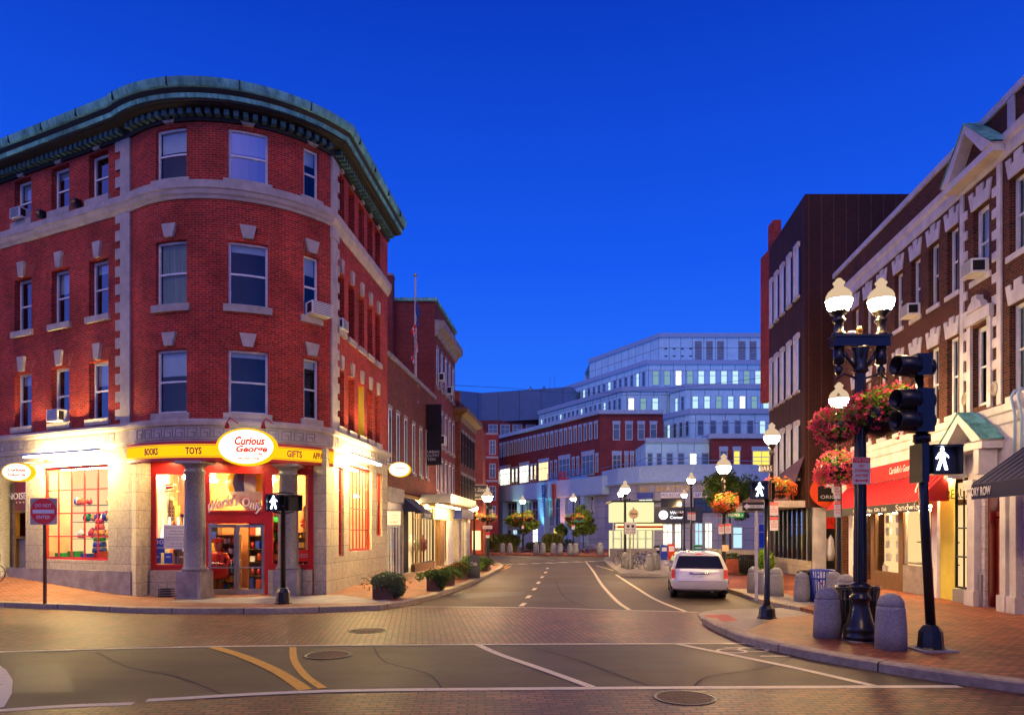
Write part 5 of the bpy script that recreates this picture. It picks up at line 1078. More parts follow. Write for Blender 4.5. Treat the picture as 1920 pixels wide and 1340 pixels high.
for (a, c, tx) in ((1196, 1225, 'EASTERN'), (1239, 1279, 'MOUNTAIN'), (1300, 1348, 'SPORTS')):
    s1 = Fr(*(seg((a + c) / 2).pt(seg((a + c) / 2).u(q_), .1, 0)[:2] for q_ in (a, c))); t = thing('store_sign', f'blue and white store sign panel reading {tx.lower()} over an upper window', 'shop sign', s1.pt(s1.L / 2, 0, 7.2), 'blue store sign panels')
    MB().fbox(s1, 0, s1.L, 0, .2, 6.75, 7.45).build('panel', 'sign_white' if tx != 'EASTERN' else 'blue_paint', t); letter(tx, s1, s1.L / 2, .22, 7.1, .42, 'sign_blue', t, width=s1.L * .92)
    farwin(s1, sb, 0 if a > 1200 else .1, s1.L, 4.9, 6.7, 'dark_metal', 'pane_dark' if a > 1200 else 'lit_pale', .1, bars=1)
for (a, c, z0, z1, m_, nb) in ((1168, 1185, 4.9, 7.0, 'pane_dark', 2), (1242, 1262, .4, 3.6, 'lit_pale', 1), (1264, 1279, .4, 3.6, 'lit_pale', 1), (1301, 1318, .4, 3.7, 'lit_cool', 1), (1320, 1336, .4, 3.7, 'lit_pale', 1), (1372, 1392, .4, 3.2, 'lit_cool', 0), (1420, 1434, .4, 3.6, 'blue_paint', 0)):
    s1 = Fr(*(seg((a + c) / 2).pt(seg((a + c) / 2).u(q_), .1, 0)[:2] for q_ in (a, c))); farwin(s1, sb, 0, s1.L, z0, z1, 'limestone', m_, .14, bars=nb)
q = P(1247, 965, 84.6); t = thing('round_logo_sign', 'glowing white round logo with lettering over the shop doors', 'shop sign', (q.x, q.y, q.z)); fh = Fr((q.x - 2, 84.75), (q.x + 6, 84.35))
MB().fbox(fh, .6, 6.6, -.2, .02, q.z - 1.0, q.z + 1.0).build('board', 'slate_board', t); MB().fpoly(fh, [(1.8 + .55 * math.cos(i * .314), q.z + .55 * math.sin(i * .314)) for i in range(20)], .02, .1).build('disc', 'logo_light', t); letter('World', fh, 3.4, .08, q.z + .28, .36, 'logo_light', t, width=1.6); letter('Center', fh, 3.4, .08, q.z - .28, .36, 'logo_light', t, width=1.6)
# ---- kiosk
kx0, kx1 = P(1150, 0, 62).x, P(1226, 0, 62).x; t = thing('glass_kiosk', 'glowing glass kiosk with red banded canopy on the traffic island', 'kiosk', ((kx0 + kx1) / 2, 62, .15))
fk = Fr((kx0, 62), (kx1, 62)); MB().fbox(fk, -.2, fk.L + .6, -3.5, .3, 5.15, 5.3).build('roof', 'copper_dark', t); MB().fbox(fk, 0, fk.L, -3, 0, 3.35, 5.15).build('light_box', 'kiosk_light', t)
kc0, kc1 = P(1157, 0, 61).x, P(1242, 0, 61).x; fc = Fr((kc0, 61), (kc1, 61)); MB().fbox(fc, 0, fc.L, -1.0, .2, 3.2, 3.3).build('canopy', 'copper_dark', t); MB().fbox(fc, 0, fc.L, -.9, .1, 2.65, 3.19).build('band', 'lit_warm', t); MB().fbox(fc, 0, fc.L, -.9, .12, 2.8, 3.0).build('stripe', 'red_paint', t)
b = MB()
for i in range(6): u = fk.L * i / 5; b.fbox(fk, u - .06, u + .06, -.1, .05, .15, 3.3)
for z in (.9, 1.8): b.fbox(fk, 0, fk.L, -.08, .03, z, z + .08)
b.build('frame', 'white_frame', t); MB().fbox(fk, 0, fk.L, -2.8, -.9, .15, 2.6).build('interior', 'kiosk_light', t)
q = P(1188, 963, 60.5); t = thing('round_sign', 'round cream hanging sign on a post by the kiosk', 'sign', (q.x, q.y, .15)); MB().lathe([(.42, -.05), (.42, .05)], 20, T=Matrix.Translation(q) @ Matrix.Rotation(R(90), 4, 'X')).build('disc', 'cream_wall', t); MB().box(q.x - .05, q.x + .05, q.y + .06, q.y + .14, .15, q.z + .6).build('post', 'limestone', t); b = MB().box(q.x - .3, q.x + .3, q.y - .08, q.y - .06, q.z - .02, q.z + .05); b.build('bar', 'ink', t)
px0, px1 = P(1143, 0, 60).x, P(1230, 0, 60).x; tag(MB().prism([(px0, 50), (px0 + .3, 50), (px0 + .3, 59.7), (px1, 59.7), (px1, 60), (px0, 60)], .15, 1.0).build('parapet_wall', 'concrete'), 'low concrete parapet around the glowing kiosk', 'low wall')
# overhead wire
tag(MB().tube([P(850, 722, 60), P(950, 727, 75), P(1050, 736, 90), P(1150, 736, 90), P(1300, 724, 80), P(1446, 706, 60)], .02, 4).build('overhead_wire', 'ink'), 'thin dark wire crossing the sky above the square', 'wire')

# building across the square, behind the camera, mirrored in the windows
bt, bf = block('building_across_square', 'dark brick building across the square, mirrored in the corner windows', 'building', [(24, -26), (-26, -26), (-26, -36), (24, -36)], 12.5, 'brick_dark')
coping(bt, [(24, -26), (-26, -26)], 12.5, .5, .5)
for i in range(14):
    for z0 in (4.8, 8.6): farwin(bf[0], bt, 1.5 + i * 3.5, 2.9 + i * 3.5, z0, z0 + 2.2, 'white_wood', 'pane_dark', .1, .05, lint=.3, lm='limestone')
# ================================================================ right side: dark panelled building and stone trimmed brick building
E0 = (14.6, 34.0); EL = Vector((.1055, 1)); Efar = (E0[0] + .1055 * 6.6, 40.6)
et, ef = block('dark_panelled_building', 'tall dark brown panelled building with pale window fins on the street side', 'building', [Efar, E0, (27, 34), (27, 40.6)], 19.2, 'panel_brown', 3.6)
FE_ = ef[0]; pxs = [(1446, 1453), (1455, 1463.5), (1466, 1475), (1478, 1488.5), (1491.5, 1503.5)]
for (zt, zb) in ((16.35, 13.0), (11.1, 7.7), (6.6, 6.59)):
    pass
for ri, (ya, yb) in enumerate(((455, 555), (625, 732), (788, 897))):
    zt = FE_.z(1498, ya); zb = FE_.z(1498, yb)
    for (a, c) in pxs:
        ua, uc = FE_.u(a), FE_.u(c); ua, uc = min(ua, uc), max(ua, uc)
        w = MB().fbox(FE_, ua, uc - .28, -.02, .13, zt - .22, zt).fbox(FE_, ua, ua + .1, -.02, .13, zb, zt - .22).fbox(FE_, ua, uc - .28, -.02, .15, zb - .12, zb).build('window', 'marble', et)
        MB().fbox(FE_, ua + .1, uc - .36, -.02, .05, zb, zt - .22).build('blind', 'blind', w); MB().fbox(FE_, uc - .36, uc - .24, -.02, .06, zb, zt - .3).build('pane', 'pane_dark', w)
MB().fbox(Fr(Efar, E0), -1, 6.6, -.02, .04, 3.6, 3.65).build('edge_strip', 'dark_metal', et)
q = P(1454, 415, 40.8); t = thing('chimney', 'red brick chimney stub at the far edge of the dark building', 'chimney', (q.x, q.y, 15)); MB().box(P(1447, 0, 41).x, P(1461, 0, 41).x, 40.7, 41.6, 16, 21.0).build('stack', 'brick_red', t)
tag(MB().box(P(1437, 0, 42).x, P(1450, 0, 42).x, 41.0, 43, 10.5, 19.6).build('brick_pier', 'brick_red'), 'red brick strip of a farther building past the dark one', 'building')
# its ground floor
FG_ = Fr(Efar, E0); gl_ = thing('glazed_shop', 'dark framed corner shop with tall panes under the brown building', 'shopfront', (E0[0], E0[1] + 2, .15))
MB().fbox(FG_, 0, FG_.L, -.3, -.1, .15, .95).build('stall_riser', 'stone_block', gl_); MB().fquad(FG_, -.5, FG_.L, -2.6, .15, 3.6).build('backdrop', 'lit_wall', gl_)
b = MB()
for i in range(9): u = FG_.L * i / 8; b.fbox(FG_, u - .05, u + .05, -.3, -.12, .95, 3.6)
b.build('mullions', 'dark_metal', gl_); MB().fquad(FG_, 0, FG_.L, -.2, .95, 3.6).build('pane', 'shop_glass', gl_)
for k in range(9):
    u = .4 + k * .75; o = FG_.pt(u, -1.3, .95); h = .6 + .9 * rnd.random(); MB().lathe([(.12, 0), (.2, h * .3), (.15, h * .8), (0, h)], 8, o).build('merchandise', ['red_paint', 'blue_paint', 'gold', 'sign_white', 'brown_wood'][k % 5], gl_)
fe2 = Fr(E0, (27, 34)); MB().fbox(fe2, .35, 1.05, -.7, .0, .15, 3.6).build('column', 'marble', gl_); b = MB(); b.fbox(fe2, 1.2, 6, -1.5, -1.3, .15, 3.6); b.build('inner_wall', 'dark_room', gl_)
t = thing('red_shop_sign', 'red sign with pale looped letters beside the stone column', 'shop sign', fe2.pt(1.9, -.1, 3.0)); MB().fbox(fe2, 1.1, 2.9, -.2, -.1, 2.55, 3.4).build('panel', 'sign_red', t); letter('COOP', fe2, 1.95, -.09, 2.97, .5, 'brass', t, width=1.3)
t = thing('angled_canopy', 'pale edged sloping canopy along the dark building', 'canopy', (E0[0] - 1, 37, 3.7)); a = P(1420, 968, 36); 
b = MB(); fe = Fr(Efar, E0); b.fbox(fe, -1.5, fe.L, 0, 1.6, 3.62, 3.95); b.build('fascia', 'limestone', t); b = MB(); b.new(); b.face([fe.pt(-1.5, 1.6, 3.95), fe.pt(fe.L, .8, 3.95), fe.pt(fe.L, .02, 6.2), fe.pt(2, .02, 5.0)]); b.build('slope', 'brown_wood', t)
q = P(1557, 921, 33.6); t = thing('oval_tree_sign', 'red oval shop sign with black square and white tree emblem', 'shop sign', (q.x, q.y, q.z - .8)); fh = Fr((q.x - 2, 33.55), (q.x + 2, 33.5))
MB().fpoly(fh, [(2 + 1.05 * math.cos(i * .196), q.z + .85 * math.sin(i * .196)) for i in range(32)], 0, .12).build('oval', 'orange_paint', t); MB().fbox(fh, 1.3, 2.75, .12, .14, q.z - .5, q.z + .72).build('square', 'ink', t)
b = MB(); 
for j_, (x, z, r_) in enumerate(((1.75, .3, .16), (1.9, .42, .17), (2.08, .45, .17), (2.25, .36, .16), (2.0, .28, .2))): b.fpoly(fh, [(x + r_ * math.cos(i * .52), q.z + z + r_ * .7 * math.sin(i * .52)) for i in range(12)], .141, .15 + j_ * .003)
b.fbox(fh, 1.96, 2.04, .141, .148, q.z - .08, q.z + .2); b.build('tree_emblem', 'sign_white', t); letter('ORIGINS', fh, 2.02, .145, q.z - .28, .17, 'sign_white', t, width=1.2)
# ---- stone trimmed brick building
D1 = (14.06, 21.2); dD = Vector((.1055, 1)); 
def Dp(y): return (D1[0] + .1055 * (y - 21.2), y)
FD = Fr(Dp(32.2), Dp(9.0)); U = FD.u
dt_ = thing('stone_trimmed_building', 'three storey dark brick building with white stone trim and pediments', 'building', (15, 22, .15))
ZW = 14.45
w3 = [1604, 1627, 1654, 1684.5, 1717, 1750.5, 1786]
def Wz(px, y): return FD.z(px, y)
r3 = (10.0, 12.1); r2 = (6.1, 8.6)
ops = []; hw = .34
for px in w3:
    for (z0, z1) in (r3, r2): u = U(px); ops.append((u - hw, u + hw, z0, z1))
ub = U(1839); ops.append((ub - .42, ub + .42, 9.95, 12.05)); ops.append((ub - .42, ub + .42, 6.1, 8.5))
un = [U(1911), U(1911) + 2.0, U(1911) + 4.0]
for u in un:
    for (z0, z1) in (r3, r2): ops.append((u - .42, u + .42, z0, z1))
MB().wall(FD, 0, FD.L, 5.9, ZW, ops, .2).build('brick_wall', 'brick_brown', dt_)
b = MB(); bx = [Dp(9), (26, 9), (26, 32.2), Dp(32.2)]
for a, c in zip(bx, bx[1:]): b.fquad(Fr(a, c), 0, Fr(a, c).L, 0, 0, ZW)
b.build('rear_wall', 'brick_brown', dt_); b = MB(); b.new(); b.face([(x, y, ZW - .1) for x, y in bx]); b.build('roof', 'roof_tar', dt_)
MB().fbox(FD, -.1, FD.L, -.35, .07, ZW - .12, ZW + .1).build('coping', 'marble', dt_)
MB().sweep([Dp(32.3), Dp(9)], [(0, 12.82), (.04, 12.82), (.07, 12.92), (.07, 13.15), (.14, 13.22), (.18, 13.42), (0, 13.46)]).build('cornice', 'marble', dt_)
MB().sweep([Dp(32.3), Dp(9)], [(-.25, 4.15), (.03, 4.15), (.03, 5.35), (.07, 5.4), (.07, 5.65), (.12, 5.70), (.15, 5.9), (-.25, 5.96)]).build('entablature', 'marble', dt_)
def castle(u, z, w, par):        # crenellated lintel
    h = .62; b = MB(); b.fpoly(FD, [(u - w * .5, z), (u + w * .5, z), (u + w * .66, z + h * .9), (u + w * .40, z + h * .9), (u + w * .36, z + h * .6), (u + w * .20, z + h * .6), (u + w * .20, z + h), (u - w * .20, z + h), (u - w * .20, z + h * .6), (u - w * .36, z + h * .6), (u - w * .40, z + h * .9), (u - w * .66, z + h * .9)], -.05, .045)
    b.build('lintel', 'marble', par)
for k, px in enumerate(w3):
    for (z0, z1) in (r3, r2): u = U(px); w = window(FD, dt_, u - hw, u + hw, z0, z1, rec=.16, blind=(1.0, .55, .9, .75)[(k * 3 + int(z0)) % 4], gl='pane_mid', sill=.15, smat='marble', fw=.09, sillout=.05, sillext=.08); castle(u, z1 + .02, .72, w)  # pale blinds on this wall stand in for blue sky mirrored in panes
for u in un:
    for (z0, z1) in (r3, r2): w = window(FD, dt_, u - .42, u + .42, z0, z1, rec=.16, sill=.17, smat='marble', fw=.11, gl='pane_mid', blind=.95, sillout=.05); castle(u, z1 + .02, .84, w)
w = window(FD, dt_, ub - .42, ub + .42, 9.95, 12.05, blind=.95, rec=.16, sill=.17, smat='marble', fw=.12, sillout=.05); castle(ub, 12.07, .9, w)
w = window(FD, dt_, ub - .42, ub + .42, 6.1, 8.5, rec=.16, fw=.13); b = MB(); b.fbox(FD, ub - .62, ub - .43, -.05, .08, 5.97, 8.6); b.fbox(FD, ub + .43, ub + .62, -.05, .08, 5.97, 8.6); b.fbox(FD, ub - .66, ub + .66, -.05, .14, 8.6, 8.95); b.build('surround', 'marble', w)
MB().fpoly(FD, [(ub - .4, 8.96), (ub + .4, 8.96), (ub + .3, 9.15), (ub + .14, 9.25), (ub + .12, 9.38), (ub - .12, 9.38), (ub - .14, 9.25), (ub - .3, 9.15)], 0, .2).build('carved_crest', 'marble', dt_)
for s_ in (-1, 1):
    b = MB(); uu = ub + s_ * .78; 
    b.lathe([(.13, 0), (.14, .05), (.10, .06), (.08, .04), (0, .07)], 18, T=Matrix.Translation(FD.pt(uu, .02, 6.45)) @ Matrix(((0, 0, -1, 0), (1, 0, 0, 0), (0, 1, 0, 0), (0, 0, 0, 1))), sy=1.5); b.build('medallion', 'limestone_dark', dt_)
# quoined strips each side of the pedimented bay
for uu, s_ in ((ub - .96, 1), (ub + .96, -1)):
    b = MB(); b.fbox(FD, uu - .10, uu + .10, -.02, .05, 5.97, 12.8); z = 6.4; 
    while z < 12.4: b.fbox(FD, min(uu, uu + s_ * .34), max(uu, uu + s_ * .28), -.02, .045, z, z + .26); z += .62
    b.build('quoin_strip', 'marble', dt_)
for uu in (ub + 1.5,):
    b = MB(); b.fbox(FD, uu - .14, uu + .14, -.02, .05, 13.47, ZW - .13); b.build('quoin_strip', 'marble', dt_)
def pediment(u, w, z, h, dd, nm, mat='marble'):
    b = MB(); b.fbox(FD, u - w, u + w, 0, dd, z, z + .22)
    k = .26
    b.fpoly(FD, [(u - w - .05, z + .22), (u - w + k * 1.6, z + .22), (u, z + h - k), (u, z + h)], 0, dd + .05).fpoly(FD, [(u + .001, z + h), (u + .001, z + h - k), (u + w - k * 1.6, z + .22), (u + w + .05, z + .22)], 0, dd + .05)
    o = b.build(nm, mat, dt_); MB().fpoly(FD, [(u - w + .3, z + .221), (u + w - .3, z + .221), (u, z + h - k - .02)], 0, .12).build('tympanum', 'brick_brown' if z > 10 else 'limestone_dark', o)
    MB().fpoly(FD, [(u - w - .08, z + .26), (u, z + h + .05), (u + w + .08, z + .26), (u, z + h + .005)], 0, dd + .08).build('capping', 'copper', o)
pediment(ub, 1.30, 13.0, 1.5, .42, 'pediment'); ud = U(1840)
aircon(FD, ub - .25, ub + .35, 9.97, 10.38, 'white air conditioner under the pediment on the right hand building', .45); uu = U(1717); aircon(FD, uu - .32, uu + .32, 10.02, 10.42, 'white air conditioner in the row of narrow windows on the right', .42)
b = MB(); 
for px in (1912, 1925): b.tube([FD.pt(U(px), .12, 6.2), FD.pt(U(px), .22, 6.0), FD.pt(U(px), .12, 5.5), FD.pt(U(px), .14, 4.0)], .04)
b.build('downpipe', 'blue_stone', dt_)
# ground floor, right to left (near to far): marble piers, door, window with grille, yellow bay, sandwich shop
b = MB(); uA0, uA1 = U(1810), U(1850); b.fbox(FD, U(1822), U(1853), -.3, .10, .15, 4.15); b.fbox(FD, U(1886), FD.L, -.3, .10, .15, 4.15); b.build('marble_pier', 'marble_block', dt_)
MB().fbox(FD, U(1826), U(1850), .1, .16, .15, 1.1).fbox(FD, U(1888), U(1915), .1, .16, .15, 1.1).build('plinth', 'granite', dt_)
for a, c in ((1830, 1844), (1893, 1904), (1912, 1924)):
    MB().fbox(FD, U(a), U(c), .10, .26, .6, 3.6).fbox(FD, U(a) - .06, U(c) + .06, .1, .32, .15, .6).fbox(FD, U(a) - .06, U(c) + .06, .1, .34, 3.6, 3.9).build('pilaster', 'marble', dt_)
MB().fbox(FD, U(1854), U(1886), -.35, -.25, .15, 4.15).build('door_recess', 'red_wood', dt_)
a, c = U(1858), U(1882); b = MB()
for (x0, x1, z0, z1) in ((a, a + .16, .2, 2.75), (c - .16, c, .2, 2.75), (a + .16, c - .16, .2, .5), (a + .16, c - .16, 2.6, 2.75)): b.fbox(FD, x0, x1, -.2, -.12, z0, z1)
dr = b.build('door', 'red_wood', dt_); MB().fquad(FD, a + .16, c - .16, -.17, .5, 2.6).build('pane', 'lit_warm', dr); b = MB(); b.fbox(FD, a - .1, a, -.24, .02, .2, 3.9); b.fbox(FD, c, c + .1, -.24, .02, .2, 3.9); b.fbox(FD, a, c, -.24, -.1, 2.8, 2.95); b.build('door_frame', 'red_wood', dt_)
MB().fpoly(FD, [((a + c) / 2 + .25 * math.cos(i * .35), 3.3 + .33 * math.sin(i * .35)) for i in range(18)], -.22, -.2).build('fanlight', 'lit_pale', dt_)
pd = ub; b = None
pediment(ub, 1.15, 4.72, 1.15, .6, 'door_pediment')
for px in (1812, 1872): MB().fpoly(Fr(FD.pt(U(px), 0, 0)[:2], FD.pt(U(px) + 1, 0, 0)[:2]), [(-.12, 4.0), (.12, 4.0), (.14, 4.71), (-.14, 4.71)], .1, .6).build('console_bracket', 'marble', dt_)
# grille window and yellow bay
a, c = U(1789), U(1820); 
b = MB(); b.fbox(FD, a, c, -.3, .05, .15, .55); b.build('stall_riser', 'granite', dt_)
w = window(FD, dt_, a, c, .58, 4.1, 'dark_metal', rec=.02, sash=False, vb=1, hb=0, gl='shop_glass', fw=.06, back=None, name='shop_window'); b = MB()
for z in (1.55, 2.45, 3.2): b.fbox(FD, a + .06, c - .06, -.08, -.03, z, z + .05)
b.build('transom', 'dark_metal', w); MB().fquad(FD, a, c, -1.0, .5, 4.1).build('backdrop', 'lit_wall', w)
for k in range(4): MB().fbox(FD, a + .1 + k * .42, a + .2 + k * .42, -.6, -.5, .6, 3.0).build('drape', 'sign_white' if k % 2 else 'gold', w)
letter('BEAUX', FD, (a + c) / 2, .1, 3.55, .3, 'ink', w, width=1.4)
a, c = U(1752), U(1788); MB().fbox(FD, a, a + .25, -.3, .03, .15, 4.3).build('white_post', 'white_wood', dt_); MB().fquad(FD, a + .25, c, -.06, .15, 4.15).build('yellow_wall', 'yellow_wall', dt_)
MB().fbox(FD, a + .4, c - .2, -.05, .06, 4.02, 4.12).build('strip_lamp', 'shop_lamp', dt_)
# sandwich shop
g = thing('sandwich_shop', 'brightly lit sandwich shop windows under the red awning', 'shopfront', FD.pt(U(1690), 0, .15)); a, c = U(1592), U(1752)
MB().fquad(FD, a, c, -1.5, .15, 4.1).build('backdrop', 'lit_wall', g)
MB().fbox(FD, a, c, -1.5, -.2, 3.3, 3.45).build('ceiling', 'cream_wall', g)
for (p, q_, z0, z1, m_) in ((1592, 1600, .15, 3.4, 'white_wood'), (1612, 1619, .15, 3.4, 'dark_metal'), (1634, 1640, .15, 3.4, 'brown_wood'), (1686, 1694, .15, 3.4, 'brown_wood'), (1600, 1612, .15, .9, 'brown_wood'), (1640, 1686, .15, .75, 'brown_wood'), (1694, 1752, .15, 1.15, 'limestone_dark'), (1748, 1752, .15, 3.4, 'white_wood')):
    MB().fbox(FD, U(p), U(q_), -.15, .02, z0, z1).build('stall_riser' if z1 < 2 else 'post', m_, g)
for (p, q_, z0) in ((1640, 1686, .75), (1696, 1747, 1.2), (1601, 1612, .9), (1619, 1634, .3)):
    w = window(FD, g, U(p), U(q_), z0, 3.2, 'brown_wood' if p < 1690 else 'limestone_dark', rec=.0, sash=False, gl='shop_glass', fw=.07, back=None, name='shop_window')
for k in range(9):
    col_, row_ = k % 2, k // 2; u = U(1652 + 19 * col_ + (-6 if k == 8 else 0)); z = 2.72 - row_ * .50; t = thing('paper_bag', ['left', 'right'][col_] + ' white paper carrier bag hanging in the ' + ['top', 'second', 'third', 'fourth', 'bottom'][row_] + ' row of the shop window', 'paper bag', FD.pt(u, -.3, z), 'carrier bags hanging in the shop window')
    MB().fbox(FD, u - .17, u + .17, -.34, -.24, z, z + .30).build('bag', 'lit_bag' if 'lit_bag' in M else 'sign_white', t); MB().tube([FD.pt(u - .09, -.26, z + .30), FD.pt(u - .06, -.26, z + .42), FD.pt(u + .06, -.26, z + .42), FD.pt(u + .09, -.26, z + .30)], .010, 6).build('handle', 'sign_white', t)
for k in range(8):
    u = U(1706) + (U(1745) - U(1706)) * (k % 4 + .5) / 4; z = 1.3 + (k // 4) * .75; t = MB().fbox(FD, u - .17, u + .17, -.7, -.4, z, z + .35 + .25 * rnd.random()).build('bakery_box', ['sign_white', 'gold', 'cream_wall', 'red_paint'][k % 4]); tag(t, ['lower', 'upper'][k // 4] + ' shelf goods box, ' + ['first', 'second', 'third', 'fourth'][k % 4] + ' from the left, in the right hand shop window', 'box', 'boxes in the sandwich shop window')
MB().fbox(FD, U(1700), U(1747), -.9, -.35, 1.22, 1.26).fbox(FD, U(1700), U(1747), -.9, -.35, 1.98, 2.02).build('shelf', 'brown_wood', g)
for k, px in enumerate((1606, 1627, 1655, 1675, 1705, 1722, 1738)):
    t = thing('shop_lamp', 'glowing lamp inside the sandwich shop, ' + ['first', 'second', 'third', 'fourth', 'fifth', 'sixth', 'seventh'][k] + ' from the left', 'ceiling lamp', FD.pt(U(px), -.5, 3.1), 'ceiling lamps in the sandwich shop'); MB().lathe([(.04, .2), (.12, .05), (.1, 0), (0, -.02)], 10, FD.pt(U(px), -.45, 3.12)).build('bulb', 'shop_lamp', t)
def awning(name, label, a, c, z0, z1, out, drop, mat, scal=True):
    t = thing(name, label, 'awning', FD.pt((a + c) / 2, out / 2, z0)); b = MB(); n = max(4, int((c - a) / .3)); b.new()
    for i in range(n):
        u0, u1 = a + (c - a) * i / n, a + (c - a) * (i + 1) / n; e = .03 * (i % 2)
        b.face([FD.pt(u0, out, z0), FD.pt(u1, out, z0), FD.pt(u1, .02, z1), FD.pt(u0, .02, z1)])
    b.face([FD.pt(a, .02, z0), FD.pt(a, out, z0), FD.pt(a, .02, z1)]); b.face([FD.pt(c, out, z0), FD.pt(c, .02, z0), FD.pt(c, .02, z1)]); b.build('canopy', mat, t)
    b = MB()
    for i in range(n + 1): u = a + (c - a) * i / n; b.tube([FD.pt(u, out - .02, z0 + .02), FD.pt(u, .04, z1 + .005)], .012, 5)
    b.build('seams', mat, t); return t
def awn_val(t, a, c, z0, drop, out, mat): MB().fbox(FD, a, c, out - .02, out + .01, z0 - drop, z0 - .003).build('valance', mat, t)
a, c = U(1592, .02), U(1750, .5); 
t = awning('red_awning', 'long red sloping fabric awning with black valance over the sandwich shop', a, c, 3.35, 4.35, 1.0, .3, 'awning_red'); awn_val(t, a, c, 3.35, .32, 1.0, 'ink')
FA2 = Fr(FD.pt(0, 1.02, 0)[:2], FD.pt(1, 1.02, 0)[:2]); letter('Sandwiches', FA2, U(1710, 1.0), .0, 3.19, .22, 'sign_white', t, width=2.3); letter('Food  Beer  Wine  Gifts  Deli', FA2, U(1630, 1.0), .0, 3.18, .14, 'sign_white', t, width=3.0)
fsl = Fr(FD.pt(0, .62, 0)[:2], FD.pt(1, .62, 0)[:2]); letter('C', fsl, U(1722, .7), .05, 3.78, .55, 'sign_white', t, shear=.4, width=.6)
ps = thing('red_fascia', 'red fascia board with white script above the red awning', 'shop sign', FD.pt(U(1690), .05, 4.3)); MB().fbox(FD, U(1592), U(1752), .04, .09, 4.36, 4.98).build('board', 'awning_red', ps); letter("Cardullo's Gourmet Shoppe", FD, U(1706), .10, 4.66, .34, 'sign_white', ps, width=2.9, shear=.35)
q = P(1600, 925, 30.5); fh = Fr((q[0] - .33, q[1]), (q[0] + .33, q[1])); t = thing('blade_sign', 'cream blade sign with black lettering left of the red awning', 'shop sign', (q[0], q[1], 3.9)); MB().fbox(fh, 0, .66, -.04, .04, 3.65, 4.5).build('board', 'cream_wall', t); letter('Doxie', fh, .33, .05, 4.15, .36, 'ink', t, width=.58, bold=.02)
a, c = U(1822, 1.9), U(1822, 1.9) + 9; t = awning('navy_awning', 'large navy fabric awning at the right edge with white lettering', a, c, 3.55, 4.95, 1.9, .3, 'awning_blue'); awn_val(t, a, c, 3.55, .38, 1.9, 'awning_blue')
FA3 = Fr(FD.pt(0, 1.92, 0)[:2], FD.pt(1, 1.92, 0)[:2]); letter('TORY ROW', FA3, U(1836, 1.92) , .0, 3.36, .22, 'sign_white', t, width=.95)
# ================================================================ plants
def leaves(mb, n, c, r, s, flat=.0, shell=.35, g=rnd, tri=False):
    for _ in range(n):
        while True:
            v = Vector((g.uniform(-1, 1), g.uniform(-1, 1), g.uniform(-1, 1)))
            if shell < v.length < 1: break
        p = Vector((c[0] + v.x * r[0], c[1] + v.y * r[1], c[2] + v.z * r[2])); a = Vector((g.gauss(0, 1), g.gauss(0, 1), g.gauss(0, .8))).normalized()
        b_ = a.cross(Vector((g.gauss(0, 1), g.gauss(0, 1), g.gauss(0, 1)))).normalized(); k = s * g.uniform(.6, 1.3)
        mb.new(); mb.face([tuple(p - a * k * .5), tuple(p + b_ * k * .32), tuple(p + a * k * .5), tuple(p - b_ * k * .32)])
def crown_blobs(c, r, n, k=.42):
    out = []
    for i in range(n):
        while True:
            v = Vector((rnd.uniform(-1, 1), rnd.uniform(-1, 1), rnd.uniform(-1, 1)))
            if v.length < 1: break
        s = rnd.uniform(.7, 1.25) * k; out.append(((c[0] + v.x * r[0] * .75, c[1] + v.y * r[1] * .75, c[2] + v.z * r[2] * .8), (r[0] * s, r[1] * s, r[2] * s * .8)))
    return out
def tree(label, base, h, c, r, n, nb, lm='leaf', ls=.16, group='street trees on the square', tr=.11):
    t = thing('street_tree', label, 'tree', base, group); bx, by, bz = base; blobs = crown_blobs(c, r, nb, .34)
    b = MB(); b.tube([(bx, by, bz), (bx + .05, by, bz + h * .3), (c[0], c[1], c[2] - r[2] * .4), (c[0], c[1], c[2] + r[2] * .5)], tr, 8, r2=tr * .3)
    for q, rr in blobs[::2]: m_ = Vector((c[0], c[1], c[2] - r[2] * .6)); b.tube([tuple(m_), tuple(m_.lerp(Vector(q), .6) + Vector((0, 0, -.1))), q], tr * .35, 5, r2=tr * .08)
    b.build('trunk', 'bark', t); m_ = MB()
    for q, rr in blobs: leaves(m_, n // nb, q, rr, ls, shell=.2)
    m_.build('crown', lm, t); return t
